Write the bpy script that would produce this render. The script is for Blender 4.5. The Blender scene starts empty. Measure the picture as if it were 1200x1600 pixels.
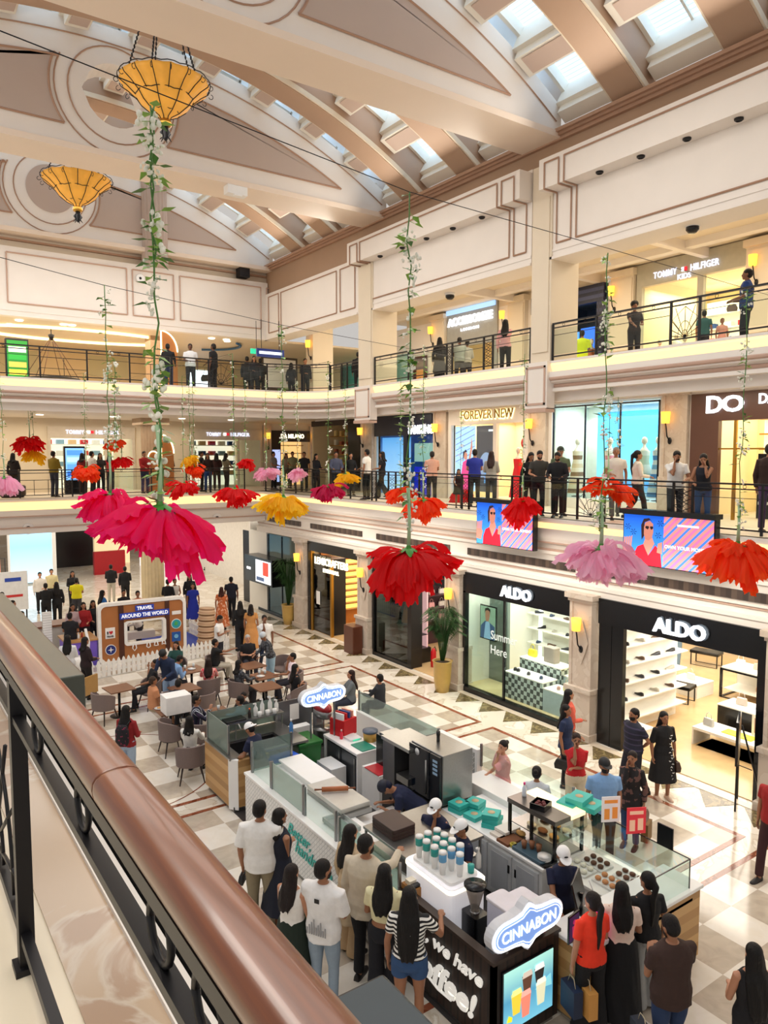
import bpy,bmesh,math,random
from mathutils import Vector,Matrix,noise as mnoise
PI=math.pi
random.seed(7)
S=bpy.context.scene
COL=S.collection
# -- camera --
CAM_H=6.8;YAW=math.radians(35);PITCH=math.radians(4.5);FPX=1157.0
cd=bpy.data.cameras.new('camera');cam=bpy.data.objects.new('camera',cd);COL.objects.link(cam)
cam.location=(0,0,CAM_H);cam.rotation_euler=(PI/2-PITCH,0,-YAW)
cd.sensor_fit='VERTICAL';cd.sensor_height=36;cd.sensor_width=27;cd.lens=FPX/1600*36
cd.clip_start=.05;cd.clip_end=300
S.camera=cam
# -- exposure, world --
S.view_settings.view_transform='Standard';S.view_settings.look='None'
S.view_settings.gamma=1;S.view_settings.use_curve_mapping=False
S.view_settings.exposure=0.22
w=bpy.data.worlds.new('daylight');S.world=w;w.use_nodes=True
bg=w.node_tree.nodes['Background'];bg.inputs[0].default_value=(1.0,.95,.9,1);bg.inputs[1].default_value=.50
def area(name,loc,size,power,color=(1,.9,.75),rot=(0,0,0),sy=None,spread=None):
 l=bpy.data.lights.new(name,'AREA');l.energy=power;l.color=color;l.size=size
 if sy:l.shape='RECTANGLE';l.size_y=sy
 if spread:l.spread=spread
 o=bpy.data.objects.new(name,l);COL.objects.link(o);o.location=loc;o.rotation_euler=rot;return o
SKYC=(.92,.96,1.0)
for y in (9.6,17.0,24.0):area('skylight_daylight',(5.6,y,14.0),12,330,(1,.95,.88),sy=4.5)
WARM=(1,.87,.68)
for y in (10,17,24):area('upper_walkway_light',(17.4,y,12.7),3,170,WARM,sy=5)
for y in (9,15,21):area('lower_walkway_light',(15.6,y,8.3),1.6,75,WARM,sy=4.5)
area('far_upper_light',(6,30.5,11.35),12,330,WARM,sy=4)
area('far_lower_light',(6,31.2,8.1),13,200,WARM,sy=3.5)
area('far_ground_light',(5,36,3.8),20,700,(1,.93,.82),sy=12)
for y,p in ((9,220),(14,200),(18.5,160),(23,150)):area('shop_light',(17,y,3.35),4.5,p,(1,.95,.85),sy=3.6)
for y in (13.7,18.6,9.0):area('upper_shop_light',(19.0,y,7.9),2.5,110,(1,.9,.72),sy=3.4)
for y in (13.5,23.4):area('top_shop_light',(23.0,y,12.2),3,200,(1,.88,.68),sy=3.6)
area('shop_light',(20.5,12.5,3.35),4.5,260,(1,.95,.85),sy=6)
area('window_lamp',(14.35,13.9,3.35),.5,70,(1,.98,.92),sy=3.4)  # added light without a fixture, lifts the dark shoe window interior
area('far_shop_light',(5,36,8),14,260,(1,.93,.84),sy=3)
for y in (3,9.5,16.8,24):  # added fill from both sides, no such fixtures, brightens the vault
 area('added_vault_fill',(12.9,y,14.0),1.2,75,(1,.94,.84),(0,math.radians(118),0),sy=5)
 area('added_vault_fill',(-1.7,y,14.0),1.2,90,(1,.94,.84),(0,math.radians(-118),0),sy=5)
area('added_ledge_fill',(.2,2.2,8.4),1.0,60,(1,.95,.86),sy=3)  # added lamp out of view, brightens the near ledge
for y in (4,8.5,13,17.5,22):area('cove_downlight',(12.6,y,4.9),.8,60,(1,.9,.74),sy=3)
# -- picture to place --
_f=Vector((math.sin(YAW)*math.cos(PITCH),math.cos(YAW)*math.cos(PITCH),-math.sin(PITCH)))
_r=Vector((math.cos(YAW),-math.sin(YAW),0));_u=_r.cross(_f)
def ray(x,y):return _f+_r*((x-600)/FPX)-_u*((y-800)/FPX)
def G(x,y,z=0.):
 d=ray(x,y);return Vector((0,0,CAM_H))+d*((z-CAM_H)/d.z)
def WX(x,y,X):
 d=ray(x,y);return Vector((0,0,CAM_H))+d*(X/d.x)
def WY(x,y,Y):
 d=ray(x,y);return Vector((0,0,CAM_H))+d*(Y/d.y)
 # -- materials --
def lin(c):
 if isinstance(c,str):c=[int(c[i:i+2],16)/255 for i in (0,2,4)]
 return tuple(((v/12.92) if v<=.04045 else ((v+.055)/1.055)**2.4) for v in c)+(1,)
_m={}
def M(col,rough=.55,metal=0.,emit=0.,n=(6,.12),bump=0.,alpha=1.,name=None,coat=0.,sub=0.,spec=None):
 key=(str(col),rough,metal,emit,n,bump,alpha,coat,sub,spec)
 if key in _m:return _m[key]
 m=bpy.data.materials.new(name or 'material');m.use_nodes=True
 nt=m.node_tree;b=nt.nodes['Principled BSDF'];L=nt.links.new
 c=lin(col);b.inputs['Base Color'].default_value=c;b.inputs['Roughness'].default_value=rough;b.inputs['Metallic'].default_value=metal
 if coat:b.inputs['Coat Weight'].default_value=coat
 if spec is not None:b.inputs['Specular IOR Level'].default_value=spec
 if n or bump:
  tc=nt.nodes.new('ShaderNodeTexCoord');nz=nt.nodes.new('ShaderNodeTexNoise');nz.inputs['Scale'].default_value=n[0] if n else 20;nz.inputs['Detail'].default_value=3
  L(tc.outputs['Object'],nz.inputs['Vector'])
  if n and n[1]:
   mx=nt.nodes.new('ShaderNodeMix');mx.data_type='RGBA'
   mx.inputs[6].default_value=tuple(v*(1-n[1]) for v in c[:3])+(1,);mx.inputs[7].default_value=tuple(min(1,v*(1+n[1])) for v in c[:3])+(1,)
   L(nz.outputs[0],mx.inputs[0]);L(mx.outputs[2],b.inputs['Base Color'])
  if bump:
   bp=nt.nodes.new('ShaderNodeBump');bp.inputs['Strength'].default_value=bump;bp.inputs['Distance'].default_value=.02
   L(nz.outputs[0],bp.inputs['Height']);L(bp.outputs[0],b.inputs['Normal'])
 if emit:b.inputs['Emission Color'].default_value=c;b.inputs['Emission Strength'].default_value=emit
 if alpha<1:b.inputs['Alpha'].default_value=alpha
 if sub:b.inputs['Subsurface Weight'].default_value=sub;b.inputs['Subsurface Radius'].default_value=(.02,.008,.004)
 _m[key]=m;return m
def new_mat(name):
 m=bpy.data.materials.new(name);m.use_nodes=True;nt=m.node_tree
 return m,nt,nt.nodes['Principled BSDF']
def glassmat(tint='ffffff',refl=.08,op=.0,name='glass'):
 key=('glass',tint,refl,op)
 if key in _m:return _m[key]
 m=bpy.data.materials.new(name);m.use_nodes=True;nt=m.node_tree;nt.nodes.remove(nt.nodes['Principled BSDF'])
 out=nt.nodes['Material Output'];t=nt.nodes.new('ShaderNodeBsdfTransparent');g=nt.nodes.new('ShaderNodeBsdfGlossy');g.inputs['Roughness'].default_value=.03
 t.inputs[0].default_value=lin(tint);lw=nt.nodes.new('ShaderNodeLayerWeight');lw.inputs[0].default_value=.5
 pw=nt.nodes.new('ShaderNodeMath');pw.operation='POWER';pw.inputs[1].default_value=5;nt.links.new(lw.outputs[1],pw.inputs[0])
 mul=nt.nodes.new('ShaderNodeMath');mul.operation='MULTIPLY_ADD';mul.inputs[1].default_value=.5;mul.inputs[2].default_value=refl
 mx=nt.nodes.new('ShaderNodeMixShader');nt.links.new(pw.outputs[0],mul.inputs[0]);nt.links.new(mul.outputs[0],mx.inputs[0])
 nt.links.new(t.outputs[0],mx.inputs[1]);nt.links.new(g.outputs[0],mx.inputs[2])
 last=mx
 if op:
  d=nt.nodes.new('ShaderNodeBsdfDiffuse');d.inputs[0].default_value=lin(tint);m2=nt.nodes.new('ShaderNodeMixShader');m2.inputs[0].default_value=op
  nt.links.new(mx.outputs[0],m2.inputs[1]);nt.links.new(d.outputs[0],m2.inputs[2]);last=m2
 nt.links.new(last.outputs[0],out.inputs[0]);_m[key]=m;return m
GLASS=glassmat('f2f8f6',.02);FROST=glassmat('cfdcd6',.05,.45,name='frosted_glass');DGLASS=glassmat('8aa29c',.12,name='tinted_glass')
def marble(name,c1,c2,vein,scale=1.5,rough=.15):
 m,nt,b=new_mat(name);L=nt.links.new
 tc=nt.nodes.new('ShaderNodeTexCoord');nz=nt.nodes.new('ShaderNodeTexNoise');nz.inputs['Scale'].default_value=scale;nz.inputs['Detail'].default_value=8;nz.inputs['Distortion'].default_value=1.2
 L(tc.outputs['Object'],nz.inputs['Vector']);r=nt.nodes.new('ShaderNodeValToRGB');L(nz.outputs[0],r.inputs[0])
 e=r.color_ramp.elements;e[0].position=.3;e[0].color=lin(c1);e[1].position=.7;e[1].color=lin(c2)
 v=e.new(.5);v.color=lin(vein);v2=e.new(.47);v2.color=lin(c1);v3=e.new(.53);v3.color=lin(c2)
 L(r.outputs[0],b.inputs['Base Color']);b.inputs['Roughness'].default_value=rough;return m
def checker(name,ca,cb,size,off=(0,0,0),rough=.12,nz_amt=.35,rot=0.):
 m,nt,b=new_mat(name);L=nt.links.new
 tc=nt.nodes.new('ShaderNodeTexCoord');mp=nt.nodes.new('ShaderNodeMapping');mp.inputs['Location'].default_value=off;mp.inputs['Rotation'].default_value=(0,0,rot)
 ck=nt.nodes.new('ShaderNodeTexChecker');ck.inputs['Scale'].default_value=1/size;ck.inputs[1].default_value=lin(ca);ck.inputs[2].default_value=lin(cb)
 L(tc.outputs['Object'],mp.inputs[0]);L(mp.outputs[0],ck.inputs[0])
 nz=nt.nodes.new('ShaderNodeTexNoise');nz.inputs['Scale'].default_value=3.5;nz.inputs['Detail'].default_value=9;nz.inputs['Distortion'].default_value=1;L(tc.outputs['Object'],nz.inputs['Vector'])
 mx=nt.nodes.new('ShaderNodeMix');mx.data_type='RGBA';mx.blend_type='OVERLAY';mx.inputs[0].default_value=nz_amt
 L(ck.outputs[0],mx.inputs[6]);L(nz.outputs[0],mx.inputs[7]);L(mx.outputs[2],b.inputs['Base Color']);b.inputs['Roughness'].default_value=rough;return m
def bandmat(name,cols,axis=2,scale=1.,rough=.5,emit=0.,phase=0.):
 """repeating stripes of the given colours along one object axis"""
 m,nt,b=new_mat(name);L=nt.links.new
 tc=nt.nodes.new('ShaderNodeTexCoord');sp=nt.nodes.new('ShaderNodeSeparateXYZ');L(tc.outputs['Object'],sp.inputs[0])
 ma=nt.nodes.new('ShaderNodeMath');ma.operation='MULTIPLY_ADD';ma.inputs[1].default_value=1/scale;ma.inputs[2].default_value=phase+100
 if axis==3:
  ad=nt.nodes.new('ShaderNodeMath');L(sp.outputs[1],ad.inputs[0]);L(sp.outputs[2],ad.inputs[1]);L(ad.outputs[0],ma.inputs[0])
 else:L(sp.outputs[axis],ma.inputs[0])
 fr=nt.nodes.new('ShaderNodeMath');fr.operation='FRACT';L(ma.outputs[0],fr.inputs[0])
 r=nt.nodes.new('ShaderNodeValToRGB');r.color_ramp.interpolation='CONSTANT';L(fr.outputs[0],r.inputs[0])
 e=r.color_ramp.elements;e[0].color=lin(cols[0]);e[1].position=1/len(cols);e[1].color=lin(cols[1])
 for i,c in enumerate(cols[2:]):x=e.new((i+2)/len(cols));x.color=lin(c)
 L(r.outputs[0],b.inputs['Base Color']);b.inputs['Roughness'].default_value=rough
 if emit:L(r.outputs[0],b.inputs['Emission Color']);b.inputs['Emission Strength'].default_value=emit
 return m
def gradmat(name,stops,axis,lo,hi,emit=0.,rough=.5):
 m,nt,b=new_mat(name);L=nt.links.new
 tc=nt.nodes.new('ShaderNodeTexCoord');sp=nt.nodes.new('ShaderNodeSeparateXYZ');L(tc.outputs['Object'],sp.inputs[0])
 mr=nt.nodes.new('ShaderNodeMapRange');mr.inputs[1].default_value=lo;mr.inputs[2].default_value=hi;L(sp.outputs[axis],mr.inputs[0])
 r=nt.nodes.new('ShaderNodeValToRGB');L(mr.outputs[0],r.inputs[0]);e=r.color_ramp.elements
 e[0].color=lin(stops[0][1]);e[0].position=stops[0][0];e[1].color=lin(stops[-1][1]);e[1].position=stops[-1][0]
 for p,c in stops[1:-1]:x=e.new(p);x.color=lin(c)
 L(r.outputs[0],b.inputs['Base Color']);b.inputs['Roughness'].default_value=rough
 if emit:L(r.outputs[0],b.inputs['Emission Color']);b.inputs['Emission Strength'].default_value=emit
 return m
CREAM=M('ece4dc',.6,n=(1.5,.04),name='cream_plaster');CREAM2=M('e2d4be',.6,n=(1.5,.05),name='warm_plaster')
PANEL=M('bdaa9e',.6,n=(1.,.05),name='rose_beige_panel');TRIM=M('ab866e',.5,n=(4,.08),name='brown_trim')
BROWN=M('a98a70',.5,n=(.8,.12),name='brown_band');PINKT=M('c4a493',.5,n=(4,.06),name='pink_trim')
IRON=M('17161a',.4,.3,n=(10,.1),name='black_iron');BLACK=M('0b0c10',.25,n=(10,.1),name='black_gloss');MBLACK=M('141419',.6,name='matt_black')
WHITE=M('f1f0ee',.4,n=(5,.03),name='white_laminate');WOOD=M('b98a55',.45,n=(12,.25),name='oak');STEEL=M('9a9a98',.28,.9,n=(30,.1),name='brushed_steel')
TEAL=M('35b6ad',.5,name='teal_card');GOLD=M('b98b3a',.3,.8,name='brass')
STONE=marble('pilaster_stone','cfc2b4','c8b9aa','c2b2a2',2.,.3)
FLOORW=marble('white_marble','e9e2d6','ddd3c4','c9bba6',1.2,.1)
CHK=checker('checker_marble','e8e1d5','bfb2a1',.75,(-12.65,-5.73,.4),.1)
RED=marble('rosso_marble','7a3f26','90513a','a96b4e',4,.12);GREEN=marble('forest_marble','6a5c40','8a7a55','4a4030',7,.12)
# -- mesh builder --
class MB:
 def __init__(s):s.v=[];s.f=[];s.mi=[];s.sm=[];s.cur=0;s.T=None
 def mat(s,i):s.cur=i;return s
 def add(s,vs,fs,sm=False):
  o=len(s.v)
  for p in vs:
   p=Vector(p)
   if s.T is not None:p=s.T@p
   s.v.append(p)
  for f in fs:s.f.append([i+o for i in f]);s.mi.append(s.cur);s.sm.append(sm)
  return s
 def box(s,x0,y0,z0,x1,y1,z1):
  if x0>x1:x0,x1=x1,x0
  if y0>y1:y0,y1=y1,y0
  if z0>z1:z0,z1=z1,z0
  v=[(x0,y0,z0),(x1,y0,z0),(x1,y1,z0),(x0,y1,z0),(x0,y0,z1),(x1,y0,z1),(x1,y1,z1),(x0,y1,z1)]
  return s.add(v,[(3,2,1,0),(4,5,6,7),(0,1,5,4),(1,2,6,5),(2,3,7,6),(3,0,4,7)])
 def cbox(s,c,d):return s.box(c[0]-d[0]/2,c[1]-d[1]/2,c[2]-d[2]/2,c[0]+d[0]/2,c[1]+d[1]/2,c[2]+d[2]/2)
 def rbox(s,x0,y0,z0,x1,y1,z1,r=.03,n=3):
  """box with rounded vertical edges"""
  pts=[]
  for cx,cy,a in ((x1-r,y1-r,0),(x0+r,y1-r,PI/2),(x0+r,y0+r,PI),(x1-r,y0+r,1.5*PI)):
   for i in range(n+1):t=a+PI/2*i/n;pts.append((cx+r*math.cos(t),cy+r*math.sin(t)))
  return s.prism(pts,z0,z1)
 def prism(s,pts,z0,z1,f=None):
  """extrude a 2D outline; f maps (a,b,c) to a point"""
  f=f or (lambda a,b,c:(a,b,c));n=len(pts)
  v=[f(a,b,z0) for a,b in pts]+[f(a,b,z1) for a,b in pts]
  fs=[tuple(reversed(range(n))),tuple(range(n,2*n))]+[(i,(i+1)%n,n+(i+1)%n,n+i) for i in range(n)]
  return s.add(v,fs)
 def tube(s,pts,r,n=8,caps=True,sq=1.,sm=True):
  pts=[Vector(p) for p in pts];k=len(pts)
  rs=r if isinstance(r,(list,tuple)) else [r]*k
  rings=[];up=Vector((0,0,1));prev=None
  for i,p in enumerate(pts):
   t=(pts[min(i+1,k-1)]-pts[max(i-1,0)])
   if t.length<1e-9:t=Vector((0,0,1))
   t.normalize()
   a=prev if prev is not None else (Vector((1,0,0)) if abs(t.x)<.9 else Vector((0,1,0)))
   a=a-t*a.dot(t)
   if a.length<1e-4:a=t.orthogonal()
   a.normalize();prev=a;b=t.cross(a)
   rr=rs[i];ra,rb=rr if isinstance(rr,tuple) else (rr,rr*sq)
   rings.append([p+a*math.cos(2*PI*j/n)*ra+b*math.sin(2*PI*j/n)*rb for j in range(n)])
  v=[q for g in rings for q in g];fs=[]
  for i in range(k-1):
   for j in range(n):fs.append((i*n+j,i*n+(j+1)%n,(i+1)*n+(j+1)%n,(i+1)*n+j))
  if caps:fs.append(tuple(reversed(range(n))));fs.append(tuple(range((k-1)*n,k*n)))
  return s.add(v,fs,sm)
 def lathe(s,prof,c=(0,0,0),n=16,sm=True,ax=1.,ay=1.):
  k=len(prof);v=[];fs=[]
  for r,z in prof:
   for j in range(n):v.append((c[0]+r*ax*math.cos(2*PI*j/n),c[1]+r*ay*math.sin(2*PI*j/n),c[2]+z))
  for i in range(k-1):
   for j in range(n):fs.append((i*n+j,i*n+(j+1)%n,(i+1)*n+(j+1)%n,(i+1)*n+j))
  if prof[0][0]>1e-6:fs.append(tuple(reversed(range(n))))
  if prof[-1][0]>1e-6:fs.append(tuple(range((k-1)*n,k*n)))
  return s.add(v,fs,sm)
 def rings(s,rr,sm=True,caps=True):
  n=len(rr[0]);v=[p for g in rr for p in g];fs=[]
  for i in range(len(rr)-1):
   for j in range(n):fs.append((i*n+j,i*n+(j+1)%n,(i+1)*n+(j+1)%n,(i+1)*n+j))
  if caps:fs.append(tuple(reversed(range(n))));fs.append(tuple(range((len(rr)-1)*n,len(rr)*n)))
  return s.add(v,fs,sm)
 def ell(s,c,r,nu=12,nv=8,sm=True,R=None):
  c=Vector(c);v=[];fs=[]
  for i in range(nv+1):
   t=PI*i/nv
   for j in range(nu):
    a=2*PI*j/nu;q=Vector((r[0]*math.sin(t)*math.cos(a),r[1]*math.sin(t)*math.sin(a),r[2]*math.cos(t)))
    if R is not None:q=R@q
    v.append(c+q)
  for i in range(nv):
   for j in range(nu):fs.append((i*nu+j,(i+1)*nu+j,(i+1)*nu+(j+1)%nu,i*nu+(j+1)%nu))
  return s.add(v,fs,sm)
 def quad(s,*p):return s.add(p,[tuple(range(len(p)))])
 def grid(s,f,nu,nv,sm=True,closed=False):
  v=[f(i/nu,j/nv) for j in range(nv+1) for i in range(nu+(0 if closed else 1))];w_=nu if closed else nu+1;fs=[]
  for j in range(nv):
   for i in range(nu):
    a=j*w_+i;b=j*w_+(i+1)%w_;fs.append((a,b,b+w_,a+w_))
  return s.add(v,fs,sm)
 def mesh(s,name,mats=None):
  me=bpy.data.meshes.new(name);me.from_pydata(s.v,[],s.f)
  for m in (mats if isinstance(mats,(list,tuple)) else [mats] if mats else []):me.materials.append(m)
  me.polygons.foreach_set('material_index',s.mi);me.polygons.foreach_set('use_smooth',s.sm);me.update();return me
 def build(s,name,mats,parent=None,kind=None,bev=0.,loc=None,rz=0.):
  o=bpy.data.objects.new(name,s.mesh(name,mats));COL.objects.link(o)
  if parent is not None:o.parent=parent
  if kind:o['kind']=kind
  if bev:
   b=o.modifiers.new('bevel','BEVEL');b.width=bev;b.segments=2;b.limit_method='ANGLE'
  if loc is not None:o.location=loc
  if rz:o.rotation_euler.z=rz
  return o
def E(name,label,cat,loc=(0,0,0),rz=0.,group=None):
 o=bpy.data.objects.new(name,None);COL.objects.link(o);o.location=loc;o.rotation_euler=(0,0,rz);o.empty_display_size=.2
 return tag(o,label,cat,group)
def tag(o,label,cat,group=None,kind=None):
 o['label']=label;o['category']=cat
 if group:o['group']=group
 if kind:o['kind']=kind
 return o
def ST(name,mb,mats,bev=0.):return mb.build(name,mats,kind='structure',bev=bev)
def dup(root,loc=None,rz=None,label=None,group=None,scale=None):
 r=root.copy();COL.objects.link(r)
 if loc is not None:r.location=loc
 if rz is not None:r.rotation_euler=(0,0,rz)
 if scale is not None:r.scale=(scale,)*3
 if label:r['label']=label
 if group:r['group']=group
 for ch in root.children:
  c=ch.copy();COL.objects.link(c);c.parent=r
  for g in ch.children:d=g.copy();COL.objects.link(d);d.parent=c
 return r
BAS={'-X':Matrix(((0,0,-1),(-1,0,0),(0,1,0))),'-Y':Matrix(((1,0,0),(0,0,-1),(0,1,0))),'+Z':Matrix.Identity(3)}
def text(s,w,mat,loc,face='-X',parent=None,name='lettering',ext=.015,shear=0.,h=None,rot=0.,bold=.0,spacing=1.,align='CENTER',extra=None):
 c=bpy.data.curves.new('t','FONT');c.body=s;c.extrude=ext;c.shear=shear;c.align_x=align;c.align_y='CENTER';c.offset=bold;c.space_character=spacing;c.resolution_u=3
 o=bpy.data.objects.new('t',c);COL.objects.link(o);bpy.context.view_layer.update()
 me=bpy.data.meshes.new_from_object(o.evaluated_get(bpy.context.evaluated_depsgraph_get()))
 bpy.data.objects.remove(o)
 xs=[v.co.x for v in me.vertices];ys=[v.co.y for v in me.vertices]
 k=w/(max(xs)-min(xs));ky=k if h is None else h/(max(ys)-min(ys));mx=(max(xs)+min(xs))/2;my=(max(ys)+min(ys))/2
 if align=='LEFT':mx=min(xs)
 B=BAS[face] if isinstance(face,str) else face;R=Matrix.Rotation(rot,3,'Z')
 for v in me.vertices:
  q=Vector(((v.co.x-mx)*k,(v.co.y-my)*ky,v.co.z));q=R@q
  v.co=B@q+Vector(loc)
 me.materials.clear();me.materials.append(mat)
 ob=bpy.data.objects.new(name,me);COL.objects.link(ob)
 if parent is not None:ob.parent=parent
 return ob
 # == THE SETTING ==
XW=13.9;L1=5.2;L2=9.05;XC=5.6
ST('floor',MB().box(-8,-6,-.25,24,75,0),FLOORW)
mb=MB()
for y0,y1 in ((-4.8,6.25),(6.8,13.1),(13.7,19.65),(20.3,28.0)):mb.box(-1.5,y0,0,12.45,y1,.004)
ST('floor_checker',mb,CHK)
mb=MB()
for y0,y1 in ((-4.8,6.25),(6.8,13.1),(13.7,19.65),(20.3,28.0)):
 mb.box(12.45,y0,0,12.56,y1,.005);mb.box(-1.5,y0-.1,0,12.56,y0,.005);mb.box(-1.5,y1,0,12.56,y1+.1,.005)
ST('floor_border',mb,RED)
mb=MB()
for yc in (6.9,11.5,16.2,20.9,25.5):
 for k in range(-2,3):
  y=yc+k*.95
  mb.prism([(13.62,y-.42),(13.62,y+.42),(13.0,y-.1)],0,.006)
ST('floor_triangles',mb,GREEN)
ST('trim_1',MB().box(13.62,-2,0,13.8,30,.012),M('d8c9b4',.2))
ST('floor_shops',MB().box(13.95,4,0,24.2,11.4,.02).box(17.15,11.4,0,24.2,18.1,.02).box(13.95,16.4,0,17.15,25.2,.02),M('cfae7e',.18,n=(3,.15)))
mb=MB()
for r in (2.2,):
 n=60;rr=[(r*math.cos(2*PI*i/n),r*math.sin(2*PI*i/n)) for i in range(n)];r2=[(a*.985,b*.985) for a,b in rr]
 v=[(4.0+a,15.9+b,.006) for a,b in rr]+[(4.0+a,15.9+b,.006) for a,b in r2]
 mb.add(v,[(i,(i+1)%n,n+(i+1)%n,n+i) for i in range(n)])
ST('floor_circle',mb,RED)
# ---- right wall ground level ----
PY=[6.75,11.5,16.2,20.9,25.4]
for i,y in enumerate(PY):
 mb=MB().box(13.62,y-.42,0,14.2,y+.42,.18).box(13.68,y-.37,.18,14.2,y+.37,1.15).box(13.64,y-.4,1.15,14.2,y+.4,1.25)
 mb.box(13.76,y-.33,1.25,14.2,y+.33,3.3)
 mb.box(13.735,y-.33,1.25,13.76,y-.25,3.3).box(13.735,y+.25,1.25,13.76,y+.33,3.3)
 mb.box(13.7,y-.36,3.3,14.2,y+.36,3.38).box(13.64,y-.42,3.38,14.2,y+.42,3.5)
 ST('trim_%d'%(i+2),mb,STONE)
mb=MB().box(14.0,-2,3.45,14.3,29.6,5.0)
mb.box(13.93,-2,3.45,14.0,29.6,3.6).box(13.9,-2,3.6,14.0,29.6,3.68).box(13.95,-2,3.85,14.0,29.6,3.9)
mb.box(13.92,-2,4.3,14.0,29.6,4.38).box(13.85,-2,4.62,14.0,29.6,4.7).box(13.8,-2,4.7,14.0,29.6,4.95)
ST('wall_right_frieze',mb,CREAM)
ST('trim_7',MB().box(13.93,-2,4.38,14.0,29.6,4.43).box(13.83,-2,4.58,14.0,29.6,4.62).box(13.97,-2,3.8,14,29.6,3.83),PINKT)
mb=MB()
for a,b in ((6.9,11.0),(11.9,15.8),(16.6,20.4),(21.3,24.9),(25.7,28.6)):mb.box(13.96,a,3.94,14.0,b,4.13)
vent=bandmat('vent_grille',['4a3c36','5c4c42','3c302b'],1,.35,.5)
ST('trim_8',mb,vent)
GLOW=M('ffdc9c',.5,emit=.95,n=(2,.1),name='moulding_glow_painted')  # hidden strip's light on the gold moulding, painted in as emission
ST('floor_level_1',MB().box(13.9,-3,4.95,22.5,29.5,5.2).box(-6,28.8,4.95,22.5,40,5.2),CREAM2)
ST('trim_9',MB().box(13.78,-3,5.1,14.05,28.7,5.2).box(-6,28.7,5.1,13.9,29,5.2),CREAM)
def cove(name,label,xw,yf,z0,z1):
 """curved moulding with its lighting put in as glow: along the right edge, then along the far edge"""
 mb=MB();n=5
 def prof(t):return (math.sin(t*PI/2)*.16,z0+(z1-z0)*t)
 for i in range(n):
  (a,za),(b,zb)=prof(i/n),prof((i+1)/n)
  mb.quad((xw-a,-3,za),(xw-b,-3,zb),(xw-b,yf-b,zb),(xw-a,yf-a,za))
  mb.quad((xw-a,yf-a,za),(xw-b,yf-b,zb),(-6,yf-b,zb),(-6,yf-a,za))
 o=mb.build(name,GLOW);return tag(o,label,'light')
cove('painted_glow_moulding','gold moulding with a painted-in warm glow along the edge of the first floor balcony',13.92,28.82,4.8,5.1)
mb=MB().box(-6,28.9,3.95,14,29.3,4.95).box(-6,28.8,3.95,13.95,28.9,4.15).box(-6,28.78,4.6,13.9,28.9,4.8)
ST('wall_far_frieze',mb,CREAM)
ST('trim_10',MB().box(-6,28.76,4.15,13.95,28.9,4.19).box(-6,28.75,4.56,13.9,28.9,4.6),PINKT)
ST('ceiling_ground',MB().box(-6,29.3,4.3,22,60,4.5),CREAM)
# ---- right wall level 1 (X 17.2) ----
X1=17.2
mb=MB().box(X1,-2,8.28,X1+.3,30,8.95).box(X1-.08,-2,8.28,X1,30,8.42).box(X1-.14,-2,8.55,X1,30,8.66)
ST('wall_right_level_1',mb,CREAM)
for i,y in enumerate((6.9,11.4,16.15,20.9,25.6)):
 mb=MB().box(X1-.16,y-.42,5.2,X1+.2,y+.42,6.2).box(X1-.1,y-.36,6.2,X1+.2,y+.36,8.3).box(X1-.13,y-.36,6.2,X1-.1,y-.28,8.3).box(X1-.13,y+.28,6.2,X1-.1,y+.36,8.3)
 mb.box(X1-.18,y-.45,8.3,X1+.2,y+.45,8.42).box(X1-.24,y-.52,8.42,X1+.2,y+.52,8.55)
 ST('trim_%d'%(11+i),mb,STONE)
ST('ceiling_level_1',MB().box(14.4,-2,8.72,22,29.6,8.8).box(-6,25,8.28,14.5,40,8.35),CREAM)
# ---- level 2 slab: right edge X 13.9, far edge Y 24.3 with a rounded inner corner ----
def edge_path(off=0.,yf=24.3,r=1.6,n=8):
 """inner edge of the second floor balcony as seen from above; off > 0 moves into the void"""
 x=XW-off;y=yf-off;pts=[(x,-3),(x,y-r)]
 for i in range(1,n):t=PI/2*i/n;pts.append((x-r+r*math.cos(t),y-r+r*math.sin(t)))
 pts+=[(x-r,y),(-6,y)];return pts
def edge_band(name,prof,mat,kind='structure',yf=24.3):
 """sweep (offset, z) profile along the edge path"""
 mb=MB();rows=[[(x,y,z) for x,y in edge_path(o,yf)] for o,z in prof]
 for a,b in zip(rows,rows[1:]):
  for i in range(len(a)-1):mb.quad(a[i],a[i+1],b[i+1],b[i])
 return mb.build(name,mat,kind=kind)
pe=edge_path(0)
slab=[(23,-3)]+[(14.0,-3)]+[p for p in edge_path(-.1)][1:]+[(-6,38),(23,38)]
ST('floor_level_2',MB().prism(slab,8.35,9.05),CREAM2)
edge_band('trim_16',[(.0,9.0),(.06,9.0),(.06,9.06),(-.15,9.06)],CREAM)
o=edge_band('painted_glow_moulding',[(-.02,8.8),(.02,8.88),(.05,8.95),(.05,9.0)],GLOW,None);tag(o,'gold moulding with a painted-in warm glow along the edge of the second floor balcony','light')
edge_band('wall_level_2_fascia',[(.0,8.8),(.1,8.79),(.1,8.62),(.04,8.62),(.04,8.55),(-.1,8.5),(-.1,8.42),(-.02,8.40),(-.02,8.32),(-.3,8.32),(-.3,8.1),(-.5,8.1)],CREAM)
edge_band('trim_17',[(.105,8.66),(.115,8.64),(.105,8.60),(.04,8.58)],PINKT)
edge_band('trim_18',[(-.09,8.5),(-.06,8.46),(-.09,8.42)],PINKT)
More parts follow.
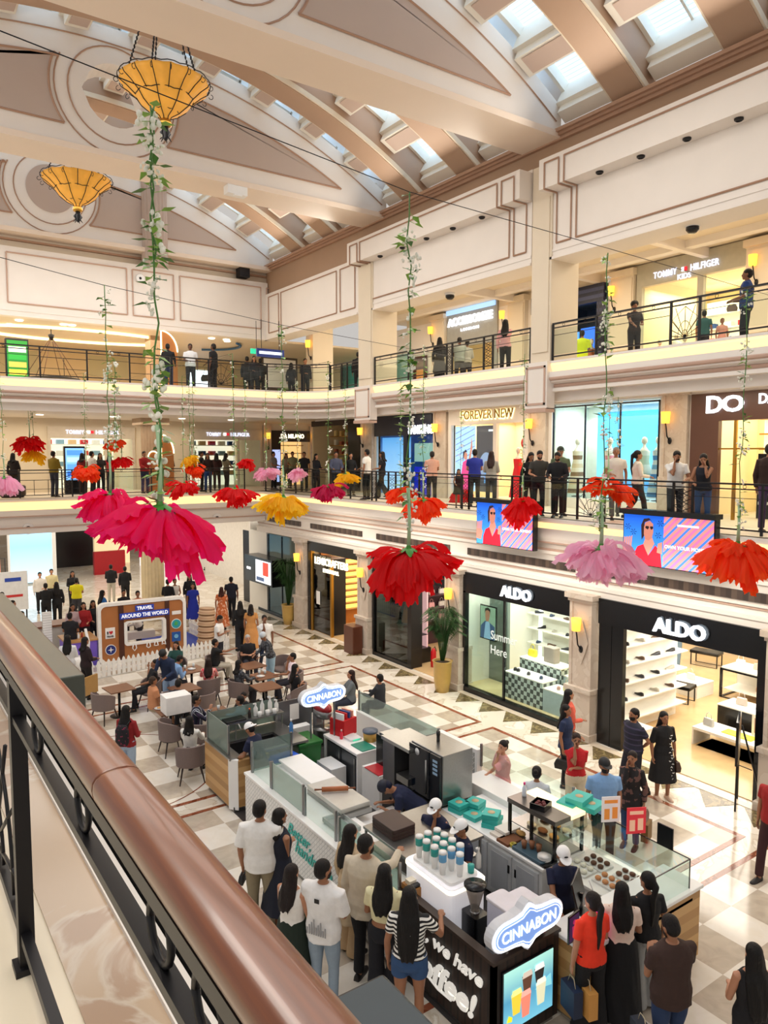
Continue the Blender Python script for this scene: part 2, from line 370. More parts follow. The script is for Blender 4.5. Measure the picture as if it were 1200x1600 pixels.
# ---- main columns at level 2 with cartouche blocks at the slab ----
for i,(y0,y1) in enumerate(((12.72,13.36),(20.45,21.3))):
 mb=MB().box(13.86,y0,9.05,14.85,y1,13.8).box(13.83,y0+.06,9.3,13.86,y1-.06,13.0)
 ST('trim_%d'%(19+i),mb,CREAM2)
 mb=MB().box(13.72,y0-.05,7.9,14.0,y1+.05,9.05);ST('trim_%d'%(21+i),mb,CREAM)
 mb=MB()
 a,b,c,d=y0+.0,y1-.0,8.0,8.95
 for q in ((a,c,b,c+.05),(a,d-.05,b,d),(a,c,a+.05,d),(b-.05,c,b,d)):mb.box(13.7,q[0],q[1],13.73,q[2],q[3])
 mb.box(13.68,y0-.05,7.82,14.0,y1+.05,7.92)
 ST('trim_%d'%(23+i),mb,PINKT)
ST('trim_25',MB().box(15.9,28.0,9.05,16.9,28.6,12.9),CREAM2)
# ---- upper wall over level 2 : three bays ----
def strip(mb,pts,w=.045):
 """thin raised frame line along a closed loop of points on a wall facing -X"""
 pts=[Vector(p) for p in pts]
 for a,b in zip(pts,pts[1:]+pts[:1]):
  mb.tube([a,b],w/2,4,sq=1.,sm=False)
XB=13.45
nt_=26
for k,(y0,y1) in enumerate(((5.3,12.78),(13.42,21.35))):
 mb=MB()
 mb.box(XW,y0,11.5,14.7,y1,13.83)
 mb.box(XB,y0+.0,13.05,XW,y1-.0,13.74)
 mb.box(XW-.04,y0,11.5,XW,y1,11.56).box(XW-.02,y0,11.68,XW,y1,11.74)
 ST('wall_right_bay_%d'%(k+1),mb,CREAM)
 mb=MB();e=.02
 for a,b,sgn in ((y0+.18,y0+.62,1),(y1-.62,y1-.18,-1)):
  strip(mb,[(XB-e,a,13.62),(XB-e,b,13.62),(XB-e,b,13.05-e),(XW-e,b,13.05-e),(XW-e,b,11.86),(XW-e,a,11.86),(XW-e,a,13.05-e),(XB-e,a,13.05-e)])
 a,b=y0+.78,y1-.78
 strip(mb,[(XB-e,a,13.62),(XB-e,b,13.62),(XB-e,b,13.05-e),(XW-e,b,13.05-e),(XW-e,b,11.86),(XW-e,a,11.86),(XW-e,a,13.05-e),(XB-e,a,13.05-e)])
 ST('trim_%d'%nt_,mb,TRIM);nt_+=1
 for j in range(5):
  yy=y0+1.6+j*(y1-y0-3.2)/4
  o=MB().lathe([(.085,0),(.085,-.03),(.06,-.05),(.06,-.03)],n=14).build('ceiling_spotlight',[IRON],loc=(13.68,yy,13.05))
  tag(o,'black downlight under the cornice box, %s one from the %s column'%(('first','second','third','fourth','fifth')[4-j],('right','middle')[k] if 0 else ('nearer tall','farther tall')[k]),'spotlight','downlights under the cornice boxes')
mb=MB().box(XW,21.3,11.5,14.7,28.6,13.35).box(XW-.04,21.4,11.5,XW,28.4,11.56)
ST('wall_right_bay_3',mb,CREAM)
mb=MB()
for a,b in ((21.55,22.5),(22.75,27.0),(27.2,28.1)):strip(mb,[(XW-.02,a,13.2),(XW-.02,b,13.2),(XW-.02,b,11.75),(XW-.02,a,11.75)])
ST('trim_%d'%nt_,mb,TRIM);nt_+=1
ST('wall_far_upper',MB().box(-6,28.4,11.5,14,28.7,13.83).box(-6,28.36,11.5,14,28.4,11.56).box(-6,28.38,11.68,14,28.4,11.74),CREAM)
mb=MB()
for p,q in (((-40,388),(-3,460)),((11,392),(198,0)),((207,419),(271,0)),((281,431),(407,0)),((416,0),(438,0))):
 a=WY(p[0],440,28.38).x;b=WY(q[0],440,28.38).x
 strip(mb,[(a,28.37,13.62),(b,28.37,13.62),(b,28.37,11.95),(a,28.37,11.95)],.05)
ST('trim_%d'%nt_,mb,PINKT);nt_+=1
ST('ceiling_level_2',MB().box(14.0,3,12.9,23,29,13.0).box(-6,28.7,11.52,23,38,11.6),CREAM2)
mb=MB()
for y in (5.5,9.3,13,17,20.9):mb.box(14.7,y-.1,12.62,23,y+.1,12.9)
mb.box(14.7,3,12.5,15.2,28,12.9).box(19.6,3,12.7,19.9,28,12.9)
ST('trim_%d'%nt_,mb,CREAM);nt_+=1
ST('wall_right_level_2',MB().box(20.9,3,12.6,21.2,28,12.95),CREAM2)
for i,y in enumerate((6.6,11.25,15.9,20.75,25.5)):
 mb=MB().box(20.7,y-.45,9.05,21.1,y+.45,12.6).box(20.66,y-.4,10.2,20.7,y+.4,12.5).box(20.6,y-.5,12.6,21.1,y+.5,12.8)
 ST('trim_%d'%nt_,mb,CREAM2);nt_+=1
mb=MB().box(14.05,-4,13.3,14.8,28.6,14.3)
ST('wall_cornice_right',mb,BROWN)
mb=MB().box(13.95,-4,14.28,14.8,28.6,14.36).box(13.88,-4,14.36,14.8,28.6,14.42).box(13.8,-4,14.42,14.8,28.6,14.5)
ST('trim_%d'%nt_,mb,TRIM);nt_+=1
mb=MB().box(-6,28.75,13.8,14.3,29.0,14.35);ST('wall_cornice_far',mb,CREAM2)
ST('trim_%d'%nt_,MB().box(-6,28.55,14.28,14.2,28.8,14.42).box(-6,28.6,14.1,14.2,28.8,14.16),TRIM);nt_+=1
# == VAULT ==
ZC=1.3;TH=math.radians(33)
def arc(R,t):return (XC+R*math.sin(t),ZC+R*math.cos(t))
def arcblock(mb,R0,R1,t0,t1,y0,y1,n=12):
 rr=[]
 for i in range(n+1):
  t=t0+(t1-t0)*i/n;a=arc(R0,t);b=arc(R1,t)
  rr.append([(a[0],y0,a[1]),(a[0],y1,a[1]),(b[0],y1,b[1]),(b[0],y0,b[1])])
 mb.rings(rr,sm=False)
RIB=M('b5957c',.5,n=(.8,.08),name='tan_rib')
ribs=[5.2,8.1,10.7,16.0,18.55,23.4,25.8]
for i,y in enumerate(ribs):
 mb=MB();arcblock(mb,15.7,16.6,-TH,TH,y-.39,y+.39,40);ST('ceiling_rib_%d'%(i+1),mb,RIB)
 mb=MB();arcblock(mb,15.72,15.85,-TH,TH,y-.44,y-.39,40);arcblock(mb,15.72,15.85,-TH,TH,y+.39,y+.44,40);ST('ceiling_rib_edge_%d'%(i+1),mb,CREAM2)
WELL=M('f0e8da',.7,n=(1,.03),name='skylight_well')
PANE=bandmat('skylight_louvres',['bcdcf8','8fbcea','d4eafc'],0,.09,.4,emit=1.9)
PB=M('c7afa0',.6,n=(1,.05),name='coffer_panel')
step=math.radians(5.92)
edges=[(2.6,4.81),(5.59,7.71),(8.49,10.31),(11.09,12.8),(13.65,15.61),(16.39,18.16),(18.94,20.15),(21.0,23.01),(23.79,25.41),(26.19,28.3)]
wn=1
skin=MB();boxm=MB();pan=MB();side=MB()
for (y0,y1) in edges:
 pane=MB()
 for k in range(-5,6):
  t=k*step;h=step*.29
  arcblock(pane,16.85,16.9,t-h,t+h,y0+.12,y1-.12,2)
  for tt in (t-h,t+h):
   arcblock(side,16.25,16.95,tt-.002,tt+.002,y0,y1,1)
  arcblock(side,16.6,16.9,t-h,t+h,y0,y0+.1,2);arcblock(side,16.6,16.9,t-h,t+h,y1-.1,y1,2)
  arcblock(side,16.78,16.86,t-h,t+h,(y0+y1)/2-.03,(y0+y1)/2+.03,2)
 for k in range(-6,6):
  a=k*step+step*.29;b=(k+1)*step-step*.29
  if k==-6:a=-TH
  if k==5:b=TH
  arcblock(skin,16.25,16.45,a,b,y0,y1,3)
  m_=(a+b)/2;hw=(b-a)/2-math.radians(.25);e_=.07
  arcblock(boxm,16.02,16.3,m_-hw,m_+hw,y0+e_,y1-e_,3)
  if k not in (-6,5):arcblock(pan,15.99,16.04,m_-hw*.78,m_+hw*.78,y0+e_+.18,y1-e_-.18,3)
 ST('window_%d'%wn,pane,PANE);wn+=1
ST('ceiling_vault',skin,WELL);ST('ceiling_coffers',boxm,WELL);ST('ceiling_coffer_panels',pan,PB);ST('ceiling_skylight_wells',side,WELL)
ST('ceiling_roof',MB().grid(lambda u,v:(arc(17.6,-TH*1.05+TH*2.1*u)[0],-4+33*v,arc(17.6,-TH*1.05+TH*2.1*u)[1]),24,1),CREAM)
def lunette(y0,y1,hole,tn,zb=14.35):
 OX,OZ,OR=XC+.12,15.95,.78
 mb=MB();N=96;xs=[XC-8.6+17.2*i/N for i in range(N+1)]
 def top(x):
  d=16.3**2-(x-XC)**2;return ZC+math.sqrt(d)
 def circ(x):
  d=OR**2-(x-OX)**2;return math.sqrt(d) if d>0 else 0
 for a,b in zip(xs,xs[1:]):
  spans=[((zb,zb),(top(a),top(b)))]
  if hole and (circ(a) or circ(b)):
   spans=[((zb,zb),(OZ-circ(a),OZ-circ(b))),((OZ+circ(a),OZ+circ(b)),(top(a),top(b)))]
  for (l0,l1),(h0,h1) in spans:
   mb.add([(a,y0,l0),(b,y0,l1),(b,y1,l1),(a,y1,l0),(a,y0,h0),(b,y0,h1),(b,y1,h1),(a,y1,h0)],[(3,2,1,0),(4,5,6,7),(0,1,5,4),(2,3,7,6)])
 ST('ceiling_beam_%d'%tn,mb,CREAM)
 ST('ceiling_beam_soffit_%d'%tn,MB().box(XC-8.45,y0-.2,zb-.03,XC+8.45,y1+.2,zb+.12),M('ecdac8',.5,n=(1,.04)))
 pmb=MB();tmb=MB()
 RP=15.3
 for sg in (-1,1):
  pts=[];zl=zb+.62
  xin=OX+sg*math.sqrt(max(0,1.62**2-(zl-OZ)**2));
  xo=math.sqrt(RP**2-(zl-ZC)**2);n=22
  t_out=math.asin(xo/RP);t_in=math.asin((1.25)/RP)
  arcp=[(XC+sg*RP*math.sin(t_out+(t_in-t_out)*i/n),ZC+RP*math.cos(t_out+(t_in-t_out)*i/n)) for i in range(n+1)]
  a0=math.atan2(arcp[-1][1]-OZ,(arcp[-1][0]-OX)*sg);a1=-math.asin((OZ-zl)/1.62) if (OZ-zl)<1.62 else-PI/2
  cp=[(OX+sg*1.62*math.cos(a0+(a1-a0)*i/n),OZ+1.62*math.sin(a0+(a1-a0)*i/n)) for i in range(n+1)]
  outl=[(XC+sg*xo,zl)]+arcp[1:]+cp
  if sg<0:outl=outl[::-1]
  pmb.prism(outl,y0-.025,y0+.02,f=lambda a,b,c:(a,c,b))
  loop=[(a,y0-.03,b) for a,b in outl]
  for p,q in zip(loop,loop[1:]+loop[:1]):tmb.tube([p,q],.028,4,sm=False)
 for r in (1.18,1.5):
  lp=[(OX+r*math.cos(2*PI*i/40),y0-.01,OZ+r*math.sin(2*PI*i/40)) for i in range(41)]
  if r==1.5:lp=[p for p in lp if p[2]<16.75]
  for p,q in zip(lp,lp[1:]):
   if (Vector(p)-Vector(q)).length<.6:tmb.tube([p,q],.02,4,sm=False)
 rr=15.9;lp=[(XC+rr*math.sin(-TH*.97+TH*1.94*i/50),y0-.01,ZC+rr*math.cos(-TH*.97+TH*1.94*i/50)) for i in range(51)]
 for p,q in zip(lp,lp[1:]):tmb.tube([p,q],.02,4,sm=False)
 if not hole:
  lp=[(OX+.8*math.cos(2*PI*i/40),OZ+.8*math.sin(2*PI*i/40)) for i in range(40)]
  pmb.prism(lp[::-1],y0-.025,y0+.02,f=lambda a,b,c:(a,c,b))
 ST('ceiling_beam_panel_%d'%tn,pmb,PANEL);ST('ceiling_beam_trim_%d'%tn,tmb,TRIM)
lunette(5.5,6.3,True,1);lunette(12.8,13.65,True,2);lunette(20.15,21.0,True,3);lunette(28.3,28.7,False,4,14.3)
def fluted(y,x,r,z0,z1):
 mb=MB();n=40
 pr=[(x+(r if i%2 else r*.94)*math.cos(2*PI*i/n),y+(r if i%2 else r*.94)*math.sin(2*PI*i/n)) for i in range(n)]
 mb.prism(pr,z0,z1);return mb
mb=fluted(28.3,9.3,.48,13.83,16.9)
ST('trim_%d'%nt_,mb,PANEL);nt_+=1
mb=fluted(30.3,9.55,.46,0,4.3);mb.lathe([(.62,0),(.62,.2),(.5,.3)],(9.55,30.3,0));ST('trim_%d'%nt_,mb,M('e8d4a8',.5));nt_+=1
mb=fluted(31.5,10.0,.42,5.2,8.3);mb.box(9.4,30.9,8.0,10.6,32.1,8.28);ST('trim_%d'%nt_,mb,M('b39a80',.5));nt_+=1
mb=MB().box(9.6,30.0,9.05,10.3,30.7,11.52);ST('trim_%d'%nt_,mb,M('b59676',.5));nt_+=1
ST('floor_left_slab',MB().box(-3,-3,4.9,.72,7.5,5.19),M('e9dcc4',.35,n=(2,.05)))
# == FOREGROUND HANDRAIL ==
r0=E('foreground_railing','polished brown wooden handrail on black iron posts crossing the lower left corner','railing',(0,0,5.19))
HW=bpy.data.materials.new('lacquered_rail');HW.use_nodes=True
def _rail():
 nt=HW.node_tree;b=nt.nodes['Principled BSDF'];L=nt.links.new
 tc=nt.nodes.new('ShaderNodeTexCoord');mp=nt.nodes.new('ShaderNodeMapping');mp.inputs['Scale'].default_value=(30,1.5,30)
 nz=nt.nodes.new('ShaderNodeTexNoise');nz.inputs['Scale'].default_value=2;nz.inputs['Detail'].default_value=5
 L(tc.outputs['Object'],mp.inputs[0]);L(mp.outputs[0],nz.inputs[0]);r=nt.nodes.new('ShaderNodeValToRGB');L(nz.outputs[0],r.inputs[0])
 r.color_ramp.elements[0].color=lin('56280f');r.color_ramp.elements[1].color=lin('7a4019');r.color_ramp.elements[0].position=.3;r.color_ramp.elements[1].position=.75
 L(r.outputs[0],b.inputs['Base Color']);b.inputs['Roughness'].default_value=.3;b.inputs['Coat Weight'].default_value=.35;b.inputs['Coat Roughness'].default_value=.08
_rail()
mb=MB()
for ya,yb in ((-1.2,1.395),(1.4,5.6)):
 prof=[]
 for t in range(20):
  a=2*PI*t/20;c,s_=math.cos(a),math.sin(a)
  prof.append(((.365)+.047*math.copysign(abs(c)**.8,c),.985+.034*math.copysign(abs(s_)**.75,s_)))
 mb.rings([[(x,y,z) for x,z in prof] for y in (ya,ya+.004,yb-.004,yb)],caps=True)
mb.build('handrail',HW,r0)
mb=MB().box(.325,-1.2,.925,.365,5.6,.955).box(.33,-1.2,.8,.36,5.6,.82).box(.33,-1.2,.1,.36,5.6,.13);mb.build('iron_rail',IRON,r0)
for y in (2.45,3.7,4.95):MB().box(.325,y-.022,0,.37,y+.022,.93).box(.31,y-.04,0,.385,y+.04,.02).build('post',IRON,r0)
for y in (-.2,.35,.9,1.1,1.6,2.1):MB().tube([(.345,y+.05*math.cos(2*PI*i/18),.87+.05*math.sin(2*PI*i/18)) for i in range(19)],.007,6).build('ring',IRON,r0)
mb=MB()
for k in range(9):
 a=PI*(k+.5)/9;c=3.07
 mb.tube([(.345,c,.14),(.345,c+.55*math.cos(a),.14+.64*math.sin(a))],.007,5)
for rr in (.2,.42):mb.tube([(.345,3.07+rr*math.cos(PI*i/14),.14+rr*1.1*math.sin(PI*i/14)) for i in range(15)],.007,5)
mb.build('fan_panel',IRON,r0)
ST('trim_90',MB().box(.44,-3,5.19,.64,7.5,5.197),marble('ledge_marble','bda58c','ad917a','c8b8a6',1.6,.15))
ST('trim_91',MB().box(.64,-3,5.19,.74,7.5,5.215),CREAM)
ST('trim_92',MB().box(.75,-1.3,4.4,.80,7.5,5.33),M('1e2022',.4,.3))
ledh=M('4a4c44',.3,.5,n=(2,.2))
for i,(ya,yb,lb) in enumerate(((4.25,7.2,'dark grey metal screen housing hung outside the near balcony, farther one beyond the handrail'),(-1.2,1.36,'dark metal screen housing hung outside the near balcony at the bottom of the picture'))):
 o=E('screen_housing',lb,'screen housing',(.86,(ya+yb)/2,5.0));h=(yb-ya)/2
 MB().box(-.09,-h,-.6,.09,h,.58).build('casing',ledh if i==0 else M('2a3338',.3,.4),o,bev=.01)
 MB().box(.091,-h+.05,-.55,.1,h-.05,.5).build('screen',BLACK,o)
 MB().box(-.14,-h+.2,-.2,-.09,-h+.3,.2).box(-.14,h-.3,-.2,-.09,h-.2,.2).build('bracket',IRON,o)
 # == BALCONY RAILINGS ==
def railing(p0,p1,z,segs,label,group=None,top=1.0):
 """segs: list of (kind, s0, s1) along p0->p1; g glass, f fan, l lattice, b bars"""
 p0=Vector((p0[0],p0[1],z));p1=Vector((p1[0],p1[1],z));L=(p1-p0).length;rz=math.atan2(p1.y-p0.y,p1.x-p0.x)
 o=E('balcony_railing',label,'railing',p0,rz,group)
 MB().box(0,-.035,top-.035,L,.035,top).box(0,-.015,top-.13,L,.015,top-.105).box(0,-.015,.08,L,.015,.11).build('handrail',IRON,o)
 ps=set()
 for k,a,b in segs:ps.add(round(a,2));ps.add(round(b,2))
 for s in sorted(ps):MB().box(s-.022,-.022,0,s+.022,.022,top-.03).build('post',IRON,o)
 for k,a,b in segs:
  if k=='g':
   MB().box(a+.05,-.005,.14,b-.05,.005,top-.16).build('glass_panel',GLASS,o)
   n=max(1,int((b-a)/.6));mb=MB()
   for i in range(n):
    c=a+(b-a)*(i+.5)/n
    pts=[(c+.035*math.cos(2*PI*j/10),0,top-.07+.035*math.sin(2*PI*j/10)) for j in range(11)];mb.tube(pts,.006,4,sm=False)
   mb.box(a+.03,-.006,top-.3,b-.03,.006,top-.288)
   mb.build('ring',IRON,o)
  elif k=='f':
   mb=MB();c=(a+b)/2;w_=(b-a)/2-.03
   for i in range(9):
    t=PI*(i+.5)/9;dx,dz=math.cos(t),math.sin(t);s_=min(w_/max(1e-3,abs(dx)),(top-.28)/dz);mb.tube([(c,0,.12),(c+dx*s_,0,.12+dz*s_)],.008,4,sm=False)
   for q in (.25,.55):mb.tube([(c+w_*q*math.cos(PI*i/12),0,.12+(top-.3)*q*math.sin(PI*i/12)) for i in range(13)],.007,4,sm=False)
   for q in (-1,1):mb.tube([(c,0,.12),(c+q*w_,0,.5),(c,0,top-.16)],.007,4,sm=False)
   mb.build('fan_panel',IRON,o)
  elif k=='l':
   mb=MB();w_=b-a;n=4
   for i in range(n):
    za=.12+(top-.28)*i/n;zb=.12+(top-.28)*(i+1)/n
    mb.tube([(a,0,za),(b,0,zb)],.009,4,sm=False);mb.tube([(b,0,za),(a,0,zb)],.009,4,sm=False)
    mb.tube([((a+b)/2,0,za),(a+w_*.2,0,(za+zb)/2),((a+b)/2,0,zb),(b-w_*.2,0,(za+zb)/2),((a+b)/2,0,za)],.008,4,sm=False)
   mb.build('lattice_panel',IRON,o)
  else:
   mb=MB()
   mb.box(a,-.008,.62,b,.008,.64);mb.box(a,-.008,.3,b,.008,.315)
   n=max(2,int((b-a)/.45))
   for i in range(1,n):s=a+(b-a)*i/n;mb.box(s-.008,-.008,.1,s+.008,.008,.64)
   mb.build('bar_panel',IRON,o)
 return o
def yx(px,y=760):return WX(px,y,13.9).y
def segs_from(pxs,base):
 out=[];prev=None
 for i,(k,a,b) in enumerate(pxs):out.append((k,a-base,b-base))
 return out
Ya=4.0
ys=[(k,min(yx(a),yx(b)),max(yx(a),yx(b))) for k,a,b in (('f',903,945),('l',1053,1083),('l',800,813),('l',722,733),('l',581,588),('l',655,662))]
ys+=[('f',5.0,5.9),('l',19.2,19.6)]
ys.sort(key=lambda t:t[1]);full=[];c=Ya
for k,a,b in ys:
 if a<c:continue
 n=max(1,round((a-c)/1.7))
 for i in range(n):full.append(('g',c+(a-c)*i/n,c+(a-c)*(i+1)/n))
 full.append((k,a,b));c=b
n=round((28.6-c)/1.4)
for i in range(n):full.append(('g',c+(28.6-c)*i/n,c+(28.6-c)*(i+1)/n))
half=[f for f in full if f[1]<15];rest=[f for f in full if f[1]>=15]
cut=half[-1][2]
railing((13.9,Ya),(13.9,cut),L1+.03,[(k,a-Ya,b-Ya) for k,a,b in half],'nearer run of the first floor iron railing on the right, with people leaning over','first floor railings')
railing((13.9,cut),(13.9,28.7),L1+.03,[(k,a-cut,b-cut) for k,a,b in rest],'farther run of the first floor iron railing on the right, up to the corner','first floor railings')
fs=[];x=0
pat=['b','f','b','b','l','b','g','b','l','b','g','b','f','g','b','l']
for k in pat:
 w_={'b':1.4,'g':1.5,'f':1.0,'l':.35}[k]
 if x+w_>17.9:break
 fs.append((k,x,x+w_));x+=w_
railing((-4,28.75),(-4+x,28.75),L1+.03,fs,'black iron railing of the first floor balcony across the far side','first floor railings')
fs=[];x=0
for k in ['b','b','b','l','b','b','g','b','g','b','g','f','g','g']:
 w_={'b':1.35,'g':1.3,'f':.9,'l':.4}[k]
 if x+w_>16.2:break
 fs.append((k,x,x+w_));x+=w_
railing((-4,24.36),(-4+x,24.36),L2+.02,fs,'black iron railing of the second floor balcony across the far side','second floor railings',.95)
railing((-4+x,24.36),(13.2,24.0),L2+.02,[('g',0,13.2+4-x)],'short black railing turning the rounded corner of the second floor balcony','second floor railings',.95)
railing((13.2,24.0),(13.86,23.2),L2+.02,[('g',0,1.03)],'shortest black railing piece at the rounded second floor corner','second floor railings',.95)
railing((13.92,21.35),(13.9,23.2),L2+.02,[('g',0,.75),('l',.75,1.1),('g',1.1,1.85)],'black second floor railing under the plain wall panel, left of the farther tall column','second floor railings',.9)
def r2(y0,y1,pxs,lab):
 it=sorted([(k,min(yx(a,560),yx(b,560)),max(yx(a,560),yx(b,560))) for k,a,b in pxs],key=lambda t:t[1]);out=[];c=y0
 for k,a,b in it+[('end',y1,y1)]:
  n=max(1,round((a-c)/1.5))
  for i in range(n):out.append(('g',c+(a-c)*i/n-y0,c+(a-c)*(i+1)/n-y0))
  if k!='end':out.append((k,a-y0,b-y0));c=b
 railing((13.92,y0),(13.92,y1),L2+.02,out,lab,'second floor railings',.9)
r2(4.5,12.68,[('f',1046,1090),('l',930,941)],'black second floor railing with a fan panel before the kids clothing shop')
r2(13.42,20.4,[('l',755,769),('l',697,706)],'black railing in front of the lit accessory shop between the two tall columns')
# == SCONCES ==
SH=M('ffb845',.6,emit=1.5,n=(8,.15),name='amber_shade')
def make_sconce(label,loc,group,diamond=False,s=1.):
 o=E('wall_sconce',label,'wall lamp',loc,0,group)
 if diamond:MB().prism([(0,-.55),(.2,0),(0,.55),(-.2,0)],-.0,-.02,f=lambda a,b,c:(c,a,b-.25)).build('stone_plate',STONE,o)
 MB().ell((-.03,0,-.42),(.03,.06,.09)).build('backplate',IRON,o)
 MB().tube([(-.04,0,-.42),(-.12,.02,-.3),(-.13,.04,-.1),(-.14,.06,.05)],.018,8).build('arm',IRON,o)
 MB().lathe([(.1,0),(.12,.3),(.115,.3),(.095,0)],(-.14,.06,.03),18).build('lamp_shade',SH,o)
 return o
sc=make_sconce('amber wall lamp on the stone pilaster between the two black shoe shop fronts',(13.74,11.45,2.6),'ground floor wall lamps',True)
for y,lb in ((16.15,'amber wall lamp on the stone pilaster beside the tall palm'),(20.8,'amber wall lamp on the stone pilaster right of the glasses shop'),(25.3,'amber wall lamp on the stone pilaster left of the glasses shop')):dup(sc,(13.74,y,2.6),0,lb)
s1=make_sconce('amber wall lamp on the first floor pilaster between the blue window and the brown shop',(17.08,11.5,7.55),'first floor wall lamps')
for y,lb in ((6.8,'amber wall lamp on the first floor pilaster at the right edge'),(16.3,'amber wall lamp on the first floor pilaster right of the dress shop'),(20.95,'amber wall lamp on the first floor pilaster left of the dress shop'),(25.9,'amber wall lamp on the first floor pilaster left of the blue and black shop')):dup(s1,(17.08,y,7.55),0,lb)
s2=make_sconce('amber wall lamp on the second floor pilaster left of the kids clothing shop',(20.68,16.15,12.0),'second floor wall lamps')
for y,lb in ((11.35,'amber wall lamp on the second floor pilaster right of the kids clothing shop'),(21.3,'amber wall lamp on the second floor pilaster right of the accessory shop'),(25.75,'amber wall lamp on the second floor pilaster left of the accessory shop')):dup(s2,(20.68,y,12.0),0,lb)
dup(s2,(15.88,28.1,11.3),0,'amber wall lamp on the brown column at the far right corner of the second floor')
# == LED SCREENS ON THE RIGHT BALCONY ==
E1=lambda c,e=1.:M(c,.5,emit=e,n=None)
def led(y0,y1,z0,z1,label):
 yc=(y0+y1)/2;zc=(z0+z1)/2;w_=abs(y0-y1)/2;h=(z1-z0)/2
 o=E('advert_screen',label,'screen',(13.5,yc,zc),0,'balcony advert screens')
 MB().box(.02,-w_-.03,-h-.02,.16,w_+.03,h+.02).box(-.1,-w_-.06,h+.02,.2,w_+.06,h+.12).build('casing',BLACK,o)
 MB().box(.16,-w_*.5,-.1,.46,-w_*.4,.1).box(.16,w_*.4,-.1,.46,w_*.5,.1).build('bracket',IRON,o)
 def P(a,b,c=0.):return (-c,w_-a*2*w_,-h+b*2*h)
 def poly(nm,pts,col,c,e=.9):
  MB().add([P(a,b,c) for a,b in pts],[tuple(range(len(pts)))]).build(nm,E1(col,e),pic)
 pic=MB().add([P(0,0),P(.47,0),P(.47,1),P(0,1)],[(0,1,2,3)]).build('picture',gradmat('led_sky',[(0,'3f9be8'),(1,'0a55c8')],2,-.5,.5,1.0),o)
 MB().add([P(.47,0),P(1,0),P(1,1),P(.47,1)],[(0,1,2,3)]).build('striped_half',bandmat('led_stripes',['f5847c','3d78cf','f5847c','c46aa0'],3,.3,.5,emit=.95),o)
 sk='c98472'
 poly('dress',[(.12,0),(.46,0),(.44,.3),(.38,.42),(.3,.2),(.24,.42),(.17,.36),(.13,.2)],'d4122c',.004)
 poly('neckline',[(.3,.2),(.37,.45),(.34,.58),(.27,.58),(.24,.42)],sk,.006)
 poly('face',[(.245,.62),(.26,.53),(.3,.5),(.34,.56),(.355,.68),(.35,.84),(.31,.9),(.26,.86),(.245,.76)],'b87462',.008)
 poly('hair',[(.22,.5),(.25,.6),(.25,.86),(.32,.92),(.34,.86),(.3,.95),(.24,.93),(.21,.8)],'2a1418',.007)
 poly('sunglasses',[(.26,.75),(.29,.72),(.305,.76),(.3,.79),(.265,.79)],'180c14',.01);poly('sunglasses',[(.315,.76),(.33,.72),(.352,.75),(.352,.79),(.318,.79)],'180c14',.01)
 for q in range(4):poly('finger',[(.0+q*.025,.3),(.022+q*.025,.3),(.03+q*.027,.52+.02*q),(.01+q*.027,.54)],sk,.01)
 poly('palm',[(.0,.12),(.09,.1),(.12,.3),(.1,.36),(0,.36)],sk,.009)
 poly('palm',[(.4,.28),(.46,.26),(.46,.5),(.41,.46)],sk,.009)
 for px_,pz_ in ((.43,.86),(.05,.75),(.41,.62),(.12,.65)):
  for q in range(6):
   t=2*PI*q/6;poly('palm_frond',[(px_,pz_),(px_+.04*math.cos(t),pz_+.07*math.sin(t)),(px_+.035*math.cos(t+.3),pz_+.06*math.sin(t+.3))],'0a2a48',.003)
 text('OWN YOUR MOMENT',w_*1.0,E1('ffffff',1.2),P(.735,.42,.01),'-X',o,ext=.002)
 poly('caption_line',[(.62,.83),(.85,.83),(.85,.87),(.62,.87)],'ffd8d8',.01)
 return o
led(14.9,12.86,4.4,5.5,'advert screen of a woman in red, the farther one on the balcony edge')
led(10.16,8.07,4.44,5.5,'advert screen of a woman in red, the nearer one on the balcony edge')
